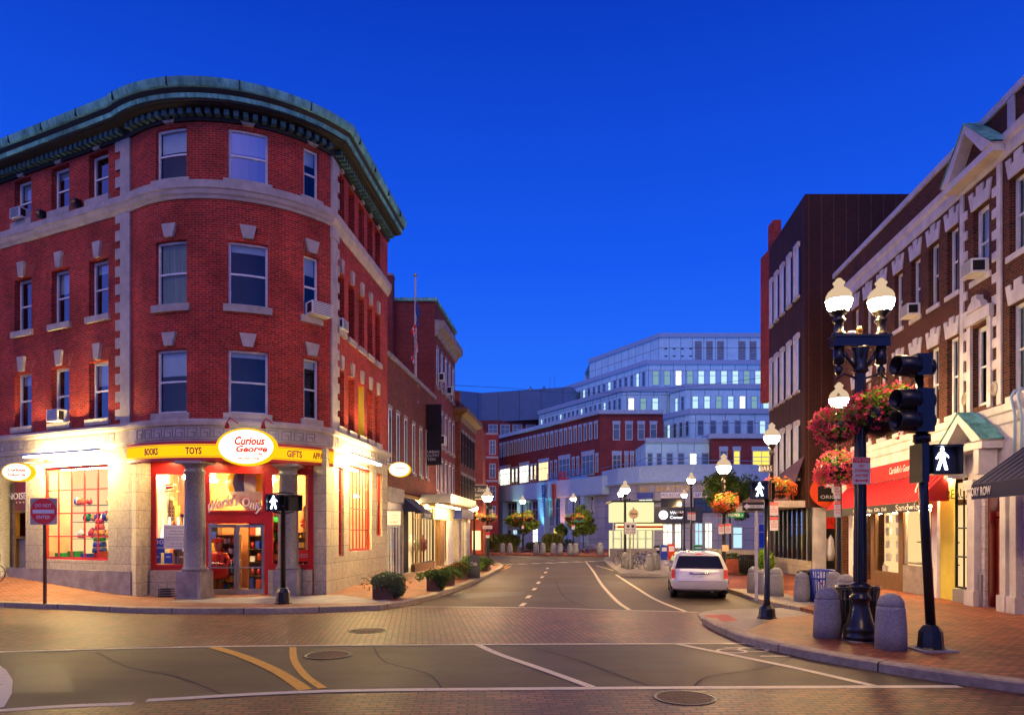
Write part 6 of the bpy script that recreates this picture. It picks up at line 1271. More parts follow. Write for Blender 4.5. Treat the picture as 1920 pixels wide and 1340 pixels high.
def basket(label, p, r, n=1, lm='leaf_bright', pm='petal', hz_=.8, leafn=650, petn=420, group='hanging flower baskets'):
    t = thing('flower_basket', label, 'flower basket', (p[0], p[1], p[2] - r), group); f = r / .5
    MB().lathe([(0.02, -.85 * r), (.45 * r, -.7 * r), (.7 * r, -.35 * r), (.78 * r, .0)], 14, p).build('basket', 'dark_metal', t)
    b = MB()
    for k in range(3): a = k * 2.09; b.tube([(p[0] + .75 * r * math.cos(a), p[1] + .75 * r * math.sin(a), p[2]), (p[0], p[1], p[2] + 1.25 * r)], .008, 4)
    b.build('hanger', 'dark_metal', t)
    m_ = MB(); lob = [(p, (r * .85, r * .85, r * hz_ * .9))]
    for _ in range(9): a = rnd.uniform(0, 6.283); e = rnd.uniform(-.9, .8); lob.append(((p[0] + r * .62 * math.cos(a), p[1] + r * .62 * math.sin(a), p[2] + r * hz_ * .6 * e - r * .12), (r * rnd.uniform(.3, .52),) * 2 + (r * rnd.uniform(.25, .6),)))
    for q, rr in lob: leaves(m_, leafn // (2 if q is p else 12), q, rr, .085 * max(f, .6), shell=.35)
    m_.build('foliage', lm, t)
    m_ = MB(); g = rnd
    for _ in range(petn):
        lq, lr = g.choice(lob[1:] + lob[:1] * 3); th = g.uniform(0, 6.283); ph = math.asin(g.uniform(-.9, .95)); k = g.uniform(.95, 1.15); q = (lq[0] + lr[0] * k * math.cos(ph) * math.cos(th), lq[1] + lr[1] * k * math.cos(ph) * math.sin(th), lq[2] + lr[2] * k * math.sin(ph) - (g.random() ** 2 * .35 * r if g.random() < .25 else 0))
        leaves(m_, 7, q, (.045 * f ** .5,) * 3, .048 * max(f, .5), shell=0)
    m_.build('blossoms', pm, t); return t
def wire_bin(name, label, p, r, h, mat, cat='litter bin', group='litter bins', liner='dark_room'):
    t = thing(name, label, cat, tuple(p), group); b = MB(); n = 26
    for i in range(n):
        a = 6.283 * i / n; k = .86; b.new(); c_, s_ = math.cos(a), math.sin(a)
        b.tube([(p[0] + r * k * c_, p[1] + r * k * s_, p[2] + .04), (p[0] + r * .95 * c_, p[1] + r * .95 * s_, p[2] + h * .6), (p[0] + r * 1.08 * c_, p[1] + r * 1.08 * s_, p[2] + h)], .016, 4)
    b.build('slats', mat, t)
    for rr, z in ((1.1, h), (.97, h * .75), (.88, .05)): MB().lathe([(r * rr, z - .025), (r * rr + .02, z), (r * rr, z + .025), (r * rr - .02, z), (r * rr, z - .025)], n, tuple(p), cap=False).build('hoop', mat, t)
    MB().lathe([(r * .78, .06), (r * .92, h * .96)], 18, tuple(p)).build('liner', liner, t); return t
# ---- bollards: one granite bollard copied
def make_bollard():
    t = thing('bollard', 'granite bollard', 'bollard', (0, 0, 0), 'granite bollards')
    MB().lathe([(.275, -.02), (.27, .35), (.245, .74), (.235, .80)], 24).build('shaft', 'granite', t)
    MB().lathe([(.225, .80), (.235, .815), (.22, .90), (.17, .98), (.09, 1.03), (0, 1.045)], 24).build('dome', 'granite', t); return t
bol = make_bollard()
bl_ = [(1551, 1194, 1, 'near granite bollard left of the big twin lamp'), (1670, 1216, 1, 'nearest granite bollard right of the big twin lamp'), (1586, 1140, .95, 'granite bollard peeping over the big litter bin'), (1564, 1131, .95, 'granite bollard right against the blue litter bin'),
       (1455, 1117, .95, 'granite bollard right of the middle walk signal pole'), (1414, 1111, .92, 'granite bollard left of the middle walk signal pole'), (1432, 1113, .85, 'dim granite bollard just behind the middle walk signal pole'), (1504, 1127, .9, 'granite bollard tight against the left side of the black bin'),
       (904, 1030, 1, 'leftmost far bollard beside the left street lamp'), (942, 1037.5, 1.1, 'far bollard in front of the left hedge, left of its pair'), (956, 1037.5, 1.1, 'far bollard in front of the left hedge, right of its pair'), (1005, 1038.5, 1.15, 'far bollard before the middle hedge, left of its pair'), (1018, 1039, 1.15, 'far bollard before the middle hedge, right of its pair'),
       (1038, 1039, 1.15, 'far bollard left of the racked bicycles, farther one'), (1050, 1039.5, 1.15, 'far bollard left of the racked bicycles, nearer one'), (1069, 1040, 1.15, 'far bollard among the plaza bicycles, left one'), (1079, 1040, 1.15, 'far bollard among the plaza bicycles, right one'), (1125, 1040, 1.2, 'lone far bollard left of the glowing kiosk'),
       (1172, 1064, .95, 'island bollard left of the parked bicycles, left one'), (1180, 1066, .95, 'island bollard left of the parked bicycles, right one'), (1219, 1069, .95, 'island bollard right of the parked bicycles'), (1230, 1067, .95, 'dark island bollard beside the newspaper boxes')]
for i, (px, py, s_, lab) in enumerate(bl_):
    p = G(px, py, .15)
    if i == 0: bol.location = p; bol['label'] = lab
    else: copy_tree(bol, p, i * .7, lab, s_)
# ---- street lamps
GL = [(.16, 0), (.20, .04), (.27, .16), (.31, .30)]; GU = [(.31, .30), (.30, .42), (.25, .52), (.20, .56), (.185, .58), (.12, .62), (.105, .70), (.14, .72), (.14, .75), (.09, .79), (.06, .84), (0, .87)]
def globe(T, par, s=1.0, lm='globe_low', lu='globe_high', seg=18):
    g = MB().lathe([(r * s, z * s) for r, z in GL], seg, T=T).build('globe', lm, par); MB().lathe([(r * s, z * s) for r, z in GU], seg, T=T).build('upper_glass', lu, g)
def lamp_post(label, px, py, top, group='single globe street lamps', s=1.0, z=.15, tilt=0):
    p = G(px, py, z); hh = H + (HZ - top) / F * p.y - z; t = thing('street_lamp', label, 'street lamp', p, group); zb = hh - .87 * s
    MB().lathe([(.24, 0), (.25, .08), (.17, .14), (.16, .35), (.19, .42), (.12, .60), (.10, .8), (.095, .9), (.085, zb * .6), (.07, zb - .45), (.11, zb - .42), (.11, zb - .38), (.07, zb - .33), (.075, zb - .2), (.13, zb - .12), (.17, zb - .02), (.17, zb)], 14, p).build('post', 'black_iron', t)
    globe(Matrix.Translation((p.x, p.y, p.z + zb)), t, s); return t, p, hh
emit('globe_far', (1, .72, .36), 20)
lamps = {}
for k, (px, py, top, lab) in dict(a=(914, 1067, 913, 'street lamp by the kerb at the end of the left shop row'), b=(889, 1049, 938, 'smaller street lamp left of the one at the end of the shop row'), c=(980, 1036, 929, 'street lamp in front of the left far tree'), d=(1075, 1037, 924, 'street lamp between the two far trees'), e=(1172, 1062, 900, 'street lamp beside the bicycle sign on the island'), f=(1164, 1042, 913, 'small lamp just left of the island street lamp'),
        g=(1283, 1037, 917, 'low street lamp over the newspaper boxes'), h=(1296, 1052, 885, 'tall street lamp behind the parked minivan'), i=(1357, 1092, 850, 'street lamp right of the parked minivan'), j=(1447, 1100, 792, 'street lamp with street name sign before the dark building'), k=(1573, 1122, 716, 'street lamp between the twin lamp and the oval sign')).items():
    lamps[k] = lamp_post(lab, px, py, top)
# twin lamp
p = G(1613, 1200, .15); TW = thing('twin_lamp', 'large black twin globe street lamp in front of the litter bin', 'street lamp', p); X = lambda px: (px - CX) / F * p.y; Zt = lambda py: H + (HZ - py) / F * p.y
MB().lathe([(.40, -.15 + .0), (.40, .02)], 4, p, rot=R(45)).build('footing', 'concrete', TW)
MB().lathe([(.31, 0.02), (.32, .10), (.29, .14), (.31, .2), (.31, .27), (.25, .35), (.21, .50), (.17, .68), (.155, .8), (.20, .84), (.20, .88), (.15, .92), (.16, 1.02), (.20, 1.06), (.19, 1.12), (.13, 1.18)], 24, p).build('base', 'black_iron', TW)
b = MB(); b.new(); seg = 32; zs = [1.15, 2.5, 4.0, Zt(700) - .15, Zt(662) - .15]; rs = [.128, .118, .108, .10, .098]
for i in range(len(zs) - 1):
    for k in range(seg):
        q = []
        for (zz, rr, kk) in ((zs[i], rs[i], k), (zs[i], rs[i], k + 1), (zs[i + 1], rs[i + 1], k + 1), (zs[i + 1], rs[i + 1], k)):
            a = 6.28318 * kk / seg; r2_ = rr * (1 if kk % 2 == 0 else .90); q.append((p.x + r2_ * math.cos(a), p.y + r2_ * math.sin(a), p.z + zz))
        b.face(q)
b.build('fluted_post', 'black_iron', TW)
zc = Zt(650); MB().lathe([(.11, Zt(700)), (.16, Zt(695)), (.12, Zt(688)), (.14, Zt(670)), (.17, Zt(655)), (.17, Zt(652))], 18, (p.x, p.y, 0)).build('capital', 'black_iron', TW)
xl, xr = X(1573) , X(1652)
MB().box(xl - .13, xr + .13, p.y - .12, p.y + .12, Zt(651), Zt(634)).box(xl - .16, xr + .16, p.y - .15, p.y + .15, Zt(634) + .002, Zt(630)).build('crossbar', 'black_iron', TW)
for x, s_ in ((xl, 1), (xr, -1)):
    a = MB().tube([(p.x - s_ * .1, p.y, Zt(690)), (p.x - s_ * .25, p.y, Zt(672)), (x + s_ * .06, p.y, Zt(655))], .04, 8).lathe([(0, Zt(706)), (.07, Zt(700)), (.08, Zt(692)), (.03, Zt(685)), (.11, Zt(682)), (.10, Zt(651))], 14, (x, p.y, 0)); a.build('bracket', 'black_iron', TW)
    MB().lathe([(.14, Zt(630)), (.14, Zt(626)), (.09, Zt(622)), (.085, Zt(606)), (.12, Zt(603)), (.13, Zt(600)), (.09, Zt(597)), (.10, Zt(592)), (.17, Zt(587)), (.18, Zt(584))], 18, (x, p.y, 0)).build('lamp_stem', 'black_iron', TW)
    globe(Matrix.Translation((x, p.y, Zt(587))), TW, .82)
MB().lathe([(.07, Zt(630)), (.05, Zt(627)), (.05, Zt(624)), (.07, Zt(620)), (.05, Zt(614)), (0, Zt(610))], 12, (p.x - .02, p.y, 0)).build('finial', 'brass', TW)
MB().lathe([(.10, Zt(630)), (.11, Zt(625)), (.06, Zt(621)), (0, Zt(620))], 12, (xl + .25, p.y, 0)).build('sensor', 'steel', TW)
b = MB()
for s_ in (-1, 1): b.tube([(p.x, p.y, Zt(712)), (p.x + s_ * .35, p.y - .05, Zt(702)), (p.x + s_ * .52, p.y - .05, Zt(712))], .022, 6)
b.build('basket_arm', 'black_iron', TW)
def sign_plate(name, label, px0, px1, py0, py1, Y, mats, lines, cat='street sign', post=None, group=None, round_=0, back=.0, pm='steel', pr=.03, pz=.15):
    a, c = P(px0, py1, Y), P(px1, py0, Y); fh = Fr((a.x, Y), (c.x, Y - .001)); t = thing(name, label, cat, (a.x, Y, a.z), group); w, h = fh.L, c.z - a.z
    MB().fbox(fh, 0, w, -.012, 0, a.z, c.z).build('plate', mats[0], t)
    if len(mats) > 1 and mats[1]: MB().fbox(fh, .015 * w, w * .985, 0.001, .004, c.z - h * mats[2], c.z - h * .02).build('header', mats[1], t)
    for (tx, fx_, fz, hh, ww, m_) in lines: letter(tx, fh, w * fx_, .006, a.z + h * fz, h * hh, m_, t, width=w * ww, ext=.002)
    if post: MB().box((a.x + c.x) / 2 + post[0] - pr, (a.x + c.x) / 2 + post[0] + pr, Y + .02, Y + .02 + 2 * pr, pz, post[1]).build('post', pm, t)
    return t, fh, a.z, w, h
t, fh, z0, w, h = sign_plate('tow_zone_sign', 'white tow zone no stopping sign on the big twin lamp', 1599, 1632, 857, 907, p.y - .14, ('sign_white', 'sign_red', .20), [('TOW ZONE', .5, .89, .12, .86, 'sign_white'), ('NO', .5, .68, .11, .28, 'sign_red'), ('STOPPING', .5, .50, .11, .80, 'sign_red'), ('ANYTIME', .5, .32, .11, .74, 'sign_red')])
b = MB(); zz = z0 + h * .13; b.fpoly(fh, [(w * .1, zz), (w * .24, zz + .035), (w * .24, zz + .012), (w * .76, zz + .012), (w * .76, zz + .035), (w * .9, zz), (w * .76, zz - .035), (w * .76, zz - .012), (w * .24, zz - .012), (w * .24, zz - .035)], 0.001, .005); b.build('arrow', 'sign_red', t)
# baskets
basket('big pink and green flower basket right of the twin lamp post', (X(1646) , p.y - .1, Zt(770)), .64, leafn=4200, petn=520)
basket('pink flower basket left of the twin lamp post', (X(1583), p.y + .25, Zt(790)), .50, leafn=900, petn=700)
pk = lamps['k'][1]; basket('coral flower basket over the oval red sign', (P(1567, 0, pk.y).x, pk.y - .2, P(0, 873, pk.y).z), .70, leafn=700, petn=760)
pj = lamps['j'][1]; basket('coral flower basket behind the middle walk signal', (P(1464, 0, pj.y).x, pj.y, P(0, 913, pj.y).z), .56, pm='petal_orange', leafn=600, petn=460)
pi = lamps['i'][1]; basket('round coral flower basket above the parked minivan', (P(1359, 0, pi.y - .4).x, pi.y - .4, P(0, 942, pi.y - .4).z), .60, pm='petal_orange', leafn=700, petn=460)
for lk, pxs_ in (('a', (905, 922)), ('c', (972, 991)), ('d', (1066, 1086)), ('b', (887,))):
    q = lamps[lk][1]
    for i, px in enumerate(pxs_): basket({'a': 'red flower basket on the lamp ending the shop row', 'b': 'red flower basket on the smaller lamp at the street end', 'c': 'orange flower basket on the lamp before the left far tree', 'd': 'orange flower basket on the lamp between the far trees'}[lk] + (', left one' if i == 0 and len(pxs_) > 1 else ', right one' if i else ''), (P(px, 0, q.y).x, q.y, P(0, 969 if lk != 'b' else 966, q.y).z), .33 * q.y / 40 * (1 if lk != 'a' else 1.1), pm='petal_orange', leafn=160, petn=90)
q = lamps['g'][1]; basket('yellow and pink flower basket left of the low street lamp', (P(1274, 0, q.y - 8).x, q.y - 8, P(0, 962, q.y - 8).z), .42, pm='petal_orange', leafn=260, petn=110)
t = thing('basket_pole', 'thin pole carrying the yellow and pink flower basket', 'pole', (P(1277, 0, q.y - 8).x, q.y - 8, .15)); MB().tube([(P(1277.5, 0, q.y - 8).x, q.y - 8, .15), (P(1277.5, 0, q.y - 8).x, q.y - 8, 3.6)], .05, 8).build('pole', 'black_iron', t)
# small signs on lamps
def tow(label, px0, px1, py0, py1, Y): sign_plate('parking_sign', label, px0, px1, py0, py1, Y, ('sign_white', 'sign_red', .24), [('NO', .5, .62, .12, .3, 'sign_red'), ('STOPPING', .5, .44, .10, .78, 'sign_red'), ('ANY TIME', .5, .27, .10, .7, 'sign_red'), ('TOW ZONE', .5, .87, .10, .8, 'sign_white')], group='small no stopping signs')
tow('upper no stopping sign right of the oval tree sign', 1563.5, 1576, 904, 935, pk.y - .12); tow('lower no stopping sign right of the oval tree sign', 1564, 1576.5, 938, 969, pk.y - .12)
tow('upper no stopping sign right of the middle walk signal', 1443, 1459, 941, 966, pj.y - .12); tow('lower no stopping sign right of the middle walk signal', 1443.5, 1459, 968, 994, pj.y - .12)
tow('left one of the no stopping signs beside the minivan roof', 1347, 1358, 982, 1000.5, pi.y - .12); tow('right one of the no stopping signs beside the minivan roof', 1359.5, 1371, 981, 999.5, pi.y - .12)
ph = lamps['h'][1]; tow('left one of the small paired signs on the tall lamp behind the minivan', 1289, 1296, 960, 974, ph.y - .12); tow('right one of the small paired signs on the tall lamp behind the minivan', 1297, 1304.5, 960, 975, ph.y - .12)
sign_plate('parking_sign', 'tiny sign on the lamp before the left far tree', 978, 982.5, 984, 991, lamps['c'][1].y - .15, ('sign_white', 'sign_red', .3), [], group='small no stopping signs'); sign_plate('parking_sign', 'tiny sign on the lamp between the far trees', 1072, 1078, 983, 992, lamps['d'][1].y - .15, ('sign_white', 'sign_red', .3), [], group='small no stopping signs')
sign_plate('parking_sign', 'red and white sign on the lamp ending the shop row', 911, 918, 997, 1008, lamps['a'][1].y - .15, ('sign_white', 'sign_red', .5), [], group='small no stopping signs'); sign_plate('street_name_sign', 'pale street name plate on the lamp ending the shop row', 905, 923, 985, 991, lamps['a'][1].y - .2, ('sign_white',), [('PARKING', .5, .5, .5, .8, 'sign_red')])
sign_plate('street_name_sign', 'dark plate with large pale letters on the lamp before the dark building', 1424, 1449, 871, 885, pj.y - .15, ('slate_board',), [('BARS', .5, .5, .7, .86, 'sign_white')])
sign_plate('street_name_sign', 'green street name sign beside the round flower basket', 1363, 1395, 960, 970, pi.y - .5, ('sign_green',), [('PALMER', .42, .5, .6, .7, 'sign_white'), ('ST', .9, .4, .35, .1, 'sign_white')]); sign_plate('street_name_sign', 'small green street name sign on the lamp between far trees', 1077, 1094, 973, 978.5, lamps['d'][1].y - .3, ('sign_green',), [])
sign_plate('notice_sign', 'small pale green notice low on the lamp post by the minivan', 1354, 1366, 1021, 1033, pi.y - .13, ('cream_wall',), [])
# one way sign on thin pale post
t, fh, z0, w, h = sign_plate('one_way_sign', 'black one way sign with white arrow on a thin pale post', 1392, 1434, 941, 957, 22.0, ('ink',), [], post=(.11, P(0, 941, 22).z), pm='marble', pr=.04)
b = MB(); b.fpoly(fh, [(w * .05, z0 + h * .5), (w * .22, z0 + h * .88), (w * .22, z0 + h * .68), (w * .94, z0 + h * .68), (w * .94, z0 + h * .32), (w * .22, z0 + h * .32), (w * .22, z0 + h * .12)], .001, .004); b.build('arrow', 'sign_white', t); letter('ONE WAY', fh, w * .6, .006, z0 + h * .5, h * .26, 'ink', t, width=w * .55, ext=.002)
# bicycle lane sign
t, fh, z0, w, h = sign_plate('bicycle_sign', 'white sign with bicycle symbol on a post at the island', 1171, 1193, 978.5, 1001, 40.5, ('sign_white',), [('MAY USE', .5, .38, .16, .8, 'ink'), ('FULL LANE', .5, .15, .16, .86, 'ink')], post=(0, P(0, 990, 40.5).z), pr=.035)
b = MB(); zc = z0 + h * .66
for du in (-.2, .2): b.fpoly(fh, [(w * (.5 + du) + .09 * math.cos(i * .52), zc + .09 * math.sin(i * .52)) for i in range(12)], .001, .004)
b.build('bicycle_symbol', 'ink', t)
# do not enter
t, fh, z0, w, h = sign_plate('do_not_enter_sign', 'square sign with red disc reading do not enter on a rusty post', 56.5, 107, 933, 983, 20.9, ('limestone',), [], post=(0, P(0, 935, 20.9).z), pm='rust_steel', pr=.035)
MB().fpoly(fh, [(w / 2 + w * .48 * math.cos(i * .1571), z0 + h / 2 + w * .48 * math.sin(i * .1571)) for i in range(40)], .001, .005).build('disc', 'sign_red', t); MB().fbox(fh, w * .1, w * .9, .005, .008, z0 + h * .42, z0 + h * .56).build('bar', 'sign_white', t)
letter('DO NOT', fh, w * .5, .008, z0 + h * .72, h * .13, 'sign_white', t, width=w * .60, bold=.01, ext=.002); letter('ENTER', fh, w * .5, .008, z0 + h * .28, h * .13, 'sign_white', t, width=w * .50, bold=.01, ext=.002)
# ---- walk signals
def walker(fr, u, z, k, d, mat, par):
    b = MB(); A = lambda pts: b.fpoly(fr, [(u + x * k, z + y * k) for x, y in pts], d, d + .006)
    A([(.08 * math.cos(i * .52), .42 + .08 * math.sin(i * .52)) for i in range(12)]); A([(-.12, .28), (-.05, .34), (.10, .32), (.12, .0), (-.10, .0)]); A([(-.10, .0), (.02, .0), (-.12, -.42), (-.24, -.42)]); A([(.0, .02), (.12, .02), (.24, -.40), (.13, -.42)]); A([(-.12, .30), (-.06, .22), (-.22, .02), (-.28, .06)]); A([(.10, .30), (.12, .2), (.28, .08), (.26, .16)])
    b.build('walking_figure', mat, par)
def ped_head(fr, u0, u1, z0, z1, par, lit=True, mat='black_plastic', dep=.28, nm='signal_head'):
    hd = MB().fbox(fr, u0, u1, -dep, -.05, z0, z1).fbox(fr, u0, u1, -.05, .12, z1 - .03, z1).fbox(fr, u0, u0 + .03, -.05, .10, z0, z1 - .03).fbox(fr, u1 - .03, u1, -.05, .10, z0, z1 - .03).fbox(fr, u0, u1, -.05, .02, z0 - .0, z0 + .03).build(nm, mat, par)
    MB().fbox(fr, u0 + .03, u1 - .03, -.05, -.04, z0 + .03, z1 - .03).build('lens', 'slate_board' if lit else 'black_plastic', hd)
    if lit: walker(fr, (u0 + u1) / 2 - .02, (z0 + z1) / 2, (z1 - z0) * .85, -.038, 'walk_white', hd)
    return hd
def sig_base(b, p, s=1, h=.5):
    b.lathe([(.24 * s, 0), (.24 * s, .04), (.21 * s, .06), (.19 * s, h * .72), (.12 * s, h * .95), (.085 * s, h)], 8, p, sm=False, rot=R(22.5))
q = G(531, 1131, .15); t = thing('walk_signal', 'walk signal on a black pole in front of the shop entrance', 'pedestrian signal', q, 'pedestrian signals'); b = MB(); sig_base(b, q, 1.05, .5); b.build('base', 'black_iron', t)
zz = P(0, 940, q.y).z; MB().lathe([(.085, .5), (.075, zz - .35), (.09, zz - .33), (.09, zz - .28), (.06, zz - .26)], 14, (q.x, q.y, .15)).build('pole', 'black_iron', t)
f1 = Fr((P(503, 0, q.y).x, q.y - .1), (P(528, 0, q.y).x, q.y - .16)); ped_head(f1, 0, f1.L, P(0, 958, q.y).z, P(0, 927, q.y).z, t); f2 = Fr((P(540, 0, q.y).x, q.y - .05), (P(560, 0, q.y).x, q.y + .25)); ped_head(f2, 0, f2.L, P(0, 957, q.y).z, P(0, 927, q.y).z, t, False)
b = MB(); b.tube([(q.x - .35, q.y, P(0, 925, q.y).z), (q.x, q.y, P(0, 923, q.y).z), (q.x + .3, q.y + .1, P(0, 925, q.y).z)], .025, 6); b.tube([(q.x - .3, q.y, P(0, 959, q.y).z), (q.x, q.y, P(0, 962, q.y).z), (q.x + .3, q.y + .1, P(0, 959, q.y).z)], .03, 6); b.build('bracket', 'black_iron', t)
q = G(1438, 1159, .12); t = thing('walk_signal', 'walk signal on a black pole at the apron near the bollards', 'pedestrian signal', q, 'pedestrian signals'); b = MB(); sig_base(b, q, 1.0, .36); b.box(q.x - .3, q.x + .3, q.y - .3, q.y + .3, -.02 + .0, .03); b.build('base', 'black_iron', t); zt = P(0, 935, q.y).z
MB().lathe([(.10, .3), (.075, .5), (.07, zt - .12)], 14, tuple(q)).build('pole', 'black_iron', t); f1 = Fr((P(1407, 0, q.y).x, q.y - .05), (P(1434, 0, q.y).x, q.y - .3)); ped_head(f1, 0, f1.L, zt, P(0, 903, q.y).z, t); f2 = Fr((P(1432, 0, q.y).x, q.y - .2), (P(1449, 0, q.y).x, q.y + .1)); ped_head(f2, 0, f2.L, zt, P(0, 903, q.y).z, t, False)
# right traffic signal
q = G(1745, 1218, .15); t = thing('traffic_signal', 'black traffic signal pole with hooded lamps at the right', 'traffic light', q); b = MB(); sig_base(b, q, 1.05, .48); b.build('base', 'black_iron', t); MB().box(q.x - .33, q.x + .33, q.y - .3, q.y + .3, .15, .185).build('footing', 'concrete', t)
topx = P(1722, 0, q.y).x; zt = P(0, 690, q.y).z
b = MB(); b.tube([(q.x, q.y, .6), (q.x + (topx - q.x) * .5, q.y, 2.6), (topx, q.y, zt)], .085, 14, r2=.075); b.build('pole', 'black_iron', t)
xq = lambda px: P(px, 0, q.y).x; zq = lambda py: P(0, py, q.y).z
hs = MB().box(xq(1706), xq(1738), q.y - .24, q.y + .05, zq(812), zq(732)).box(xq(1706), xq(1733), q.y - .24, q.y + .05, zq(708), zq(668)).build('signal_housing', 'black_plastic', t)
for i, yy in enumerate((689, 751, 791)):
    T = Matrix.Translation((xq(1707), q.y - .1, zq(yy))) @ Matrix.Rotation(R(-90), 4, 'Y') @ Matrix.Rotation(R(8), 4, 'X'); b = MB(); b.lathe([(.19, -.05), (.185, .36), (.175, .36), (.18, -.05)], 22, T=T, cap=False); v = b.build('visor', 'black_plastic', hs)
    MB().lathe([(0, .0), (.15, .0)], 18, T=T).build('lens', 'red_glow' if i == 0 else 'black_plastic', v)
    b = MB(); b.lathe([(.205, -.02), (.205, .0)], 18, T=T); b.build('hood_ring', 'dark_metal', v)
for i in range(3): T = Matrix.Translation((xq(1735), q.y - .02, zq((690, 752, 790)[i]))) @ Matrix.Rotation(R(35), 4, 'X') @ Matrix.Rotation(R(90), 4, 'Y'); MB().lathe([(.17, 0), (.16, .1), (.12, .13), (0, .14)], 16, T=T).build('rear_cap', 'black_plastic', hs)
MB().lathe([(.12, zq(845)), (.12, zq(830)), (.15, zq(828)), (.15, zq(815)), (.1, zq(812))], 12, ((xq(1728)), q.y, 0)).build('collar', 'black_iron', t)
f1 = Fr((xq(1737), q.y - .1), (xq(1795), q.y - .06)); ped_head(f1, 0, f1.L, zq(889), zq(835), t); f1b = Fr((xq(1712), q.y - .05), (xq(1716), q.y - .5)); MB().box(xq(1711), xq(1724), q.y - .3, q.y + .1, zq(905), zq(834)).build('side_head', 'black_plastic', t)
b = MB(); 
for yy in (848, 880): b.box(xq(1712), xq(1750), q.y - .04, q.y + .04, zq(yy) - .02, zq(yy) + .02)
b.build('bracket', 'black_iron', t)
# ---- bins
wire_bin('litter_bin', 'large black slatted litter bin behind the twin lamp', G(1608, 1184, .15), .40, .98, 'black_iron'); wire_bin('litter_bin', 'black slatted litter bin left of the blue bin', G(1513, 1126, .15), .27, .95, 'black_iron'); 
q = G(1541, 1128, .15); t = wire_bin('recycling_bin', 'blue slatted recycling bin with coloured poster stripes', q, .33, 1.0, 'blue_paint', liner='sign_white'); 
b = [MB() for _ in range(3)]
for i in range(60): a = -rnd.uniform(.3, 2.6); z = q[2] + rnd.uniform(.12, .85); r_ = .30; b[i % 3].new(); b[i % 3].box(q[0] + r_ * math.cos(a) - .03, q[0] + r_ * math.cos(a) + .03, q[1] + r_ * math.sin(a) - .004, q[1] + r_ * math.sin(a), z, z + .06)
for i, m_ in enumerate(('red_paint', 'green_paint', 'blue_paint')): b[i].build('poster_pattern', m_, t)['kind'] = 'stuff'
wire_bin('litter_bin', 'dark litter bin with blue rim beyond the minivan', G(1400, 1076, .15), .42, 1.0, 'dark_metal')
# brick planter and green pot
q = G(1378, 1073, .15); t = thing('brick_planter', 'square brick planter with low plants right of the minivan', 'planter', q); MB().box(q.x - .5, q.x + .5, q.y, q.y + 1, .15, .9).build('box', 'brick_orange', t); m_ = MB(); leaves(m_, 500, (q.x, q.y + .5, 1.0), (.5, .5, .22), .12); m_.build('foliage', 'leaf', t)
q = G(1434, 1100, .15); t = thing('potted_shrub', 'bright green shrub in a dark barrel behind the walk signal pole', 'plant', q); MB().lathe([(.22, 0), (.3, .3), (.34, .62), (.3, .66)], 14, q).build('barrel', 'dark_metal', t); m_ = MB(); leaves(m_, 1400, (q.x, q.y, 1.22), (.40, .40, .48), .10); m_.build('foliage', 'leaf_bright', t)
# ---- left planters
def planter(label, px, py, w, h, pr_, n, lm='leaf_grey', ls=.10, fl=None, hz_=.5, droop=.3):
    q = G(px, py, .17); t = thing('planter', label, 'planter', q, 'planters along the left pavement'); T = Matrix.Translation(q) @ Matrix.Rotation(R(-8), 4, 'Z'); b = MB(); b.box(-w / 2, w / 2, 0, w, 0, h, T=T); b.build('box', 'rust_steel', t)
    m_ = MB(); leaves(m_, n, (q.x + droop * .3, q.y + w / 2, q.z + h + pr_ * hz_ * .35), (pr_, pr_, pr_ * hz_), ls, shell=.2); leaves(m_, n // 2, (q.x + droop, q.y + .1, q.z + h * .6), (pr_ * .55, pr_ * .45, h * .55), ls, shell=.1)
    for _ in range(90):
        a = rnd.uniform(0, 6.283); rr = pr_ * rnd.uniform(.6, 1.05); x0, y0, z0 = q.x + rr * math.cos(a) * .8, q.y + w / 2 + rr * math.sin(a) * .7, q.z + h + rnd.uniform(0, .2); L_ = rnd.uniform(.15, .4); up = rnd.uniform(-.8, .9)
        pts = [(x0, y0, z0), (x0 + math.cos(a) * L_ * .5, y0 + math.sin(a) * L_ * .4, z0 + up * L_ * .6), (x0 + math.cos(a) * L_, y0 + math.sin(a) * L_ * .7, z0 + up * L_ * .4 - .1)]
        for u_, v_ in zip(pts, pts[1:]): m_.new(); m_.face([u_, (u_[0] + .012, u_[1], u_[2] + .012), v_, (v_[0] - .01, v_[1], v_[2] - .006)])
        leaves(m_, 6, pts[2], (.05, .05, .05), ls * .8, shell=0)
    m_.build('foliage', lm, t)
    if fl: m_ = MB(); leaves(m_, 260, (q.x, q.y + w / 2, q.z + h + pr_ * hz_ * .5), (pr_ * .9, pr_ * .9, pr_ * hz_ * .8), .08, shell=.75); m_.build('blossoms', fl, t)
planter('large dark planter of trailing grey green foliage at the corner', 718, 1122, .72, .48, .58, 3000, ls=.07, droop=.42); planter('square planter of trailing plants, second from the corner', 812, 1108, .5, .52, .42, 1500, 'leaf', droop=.25); planter('planter of dark plants, third from the corner', 836, 1098, .5, .5, .38, 1000, 'leaf', droop=.1)
planter('planter with reddish flowers, fourth from the corner', 860, 1086, .55, .5, .45, 900, 'leaf', fl='petal_orange', droop=.1); planter('planter of bright feathery plants, fifth from the corner', 878, 1080, .55, .5, .50, 1200, 'leaf_bright', hz_=.8, droop=.1); planter('small planter beyond the sandwich board, sixth from the corner', 903, 1070, .7, .45, .55, 700, 'leaf', droop=.1)
q = G(888, 1083, .17); t = thing('sandwich_board', 'dark blue rounded sandwich board on the left pavement', 'sandwich board', q); fh = Fr((q.x - .28, q.y), (q.x + .28, q.y - .02)); 
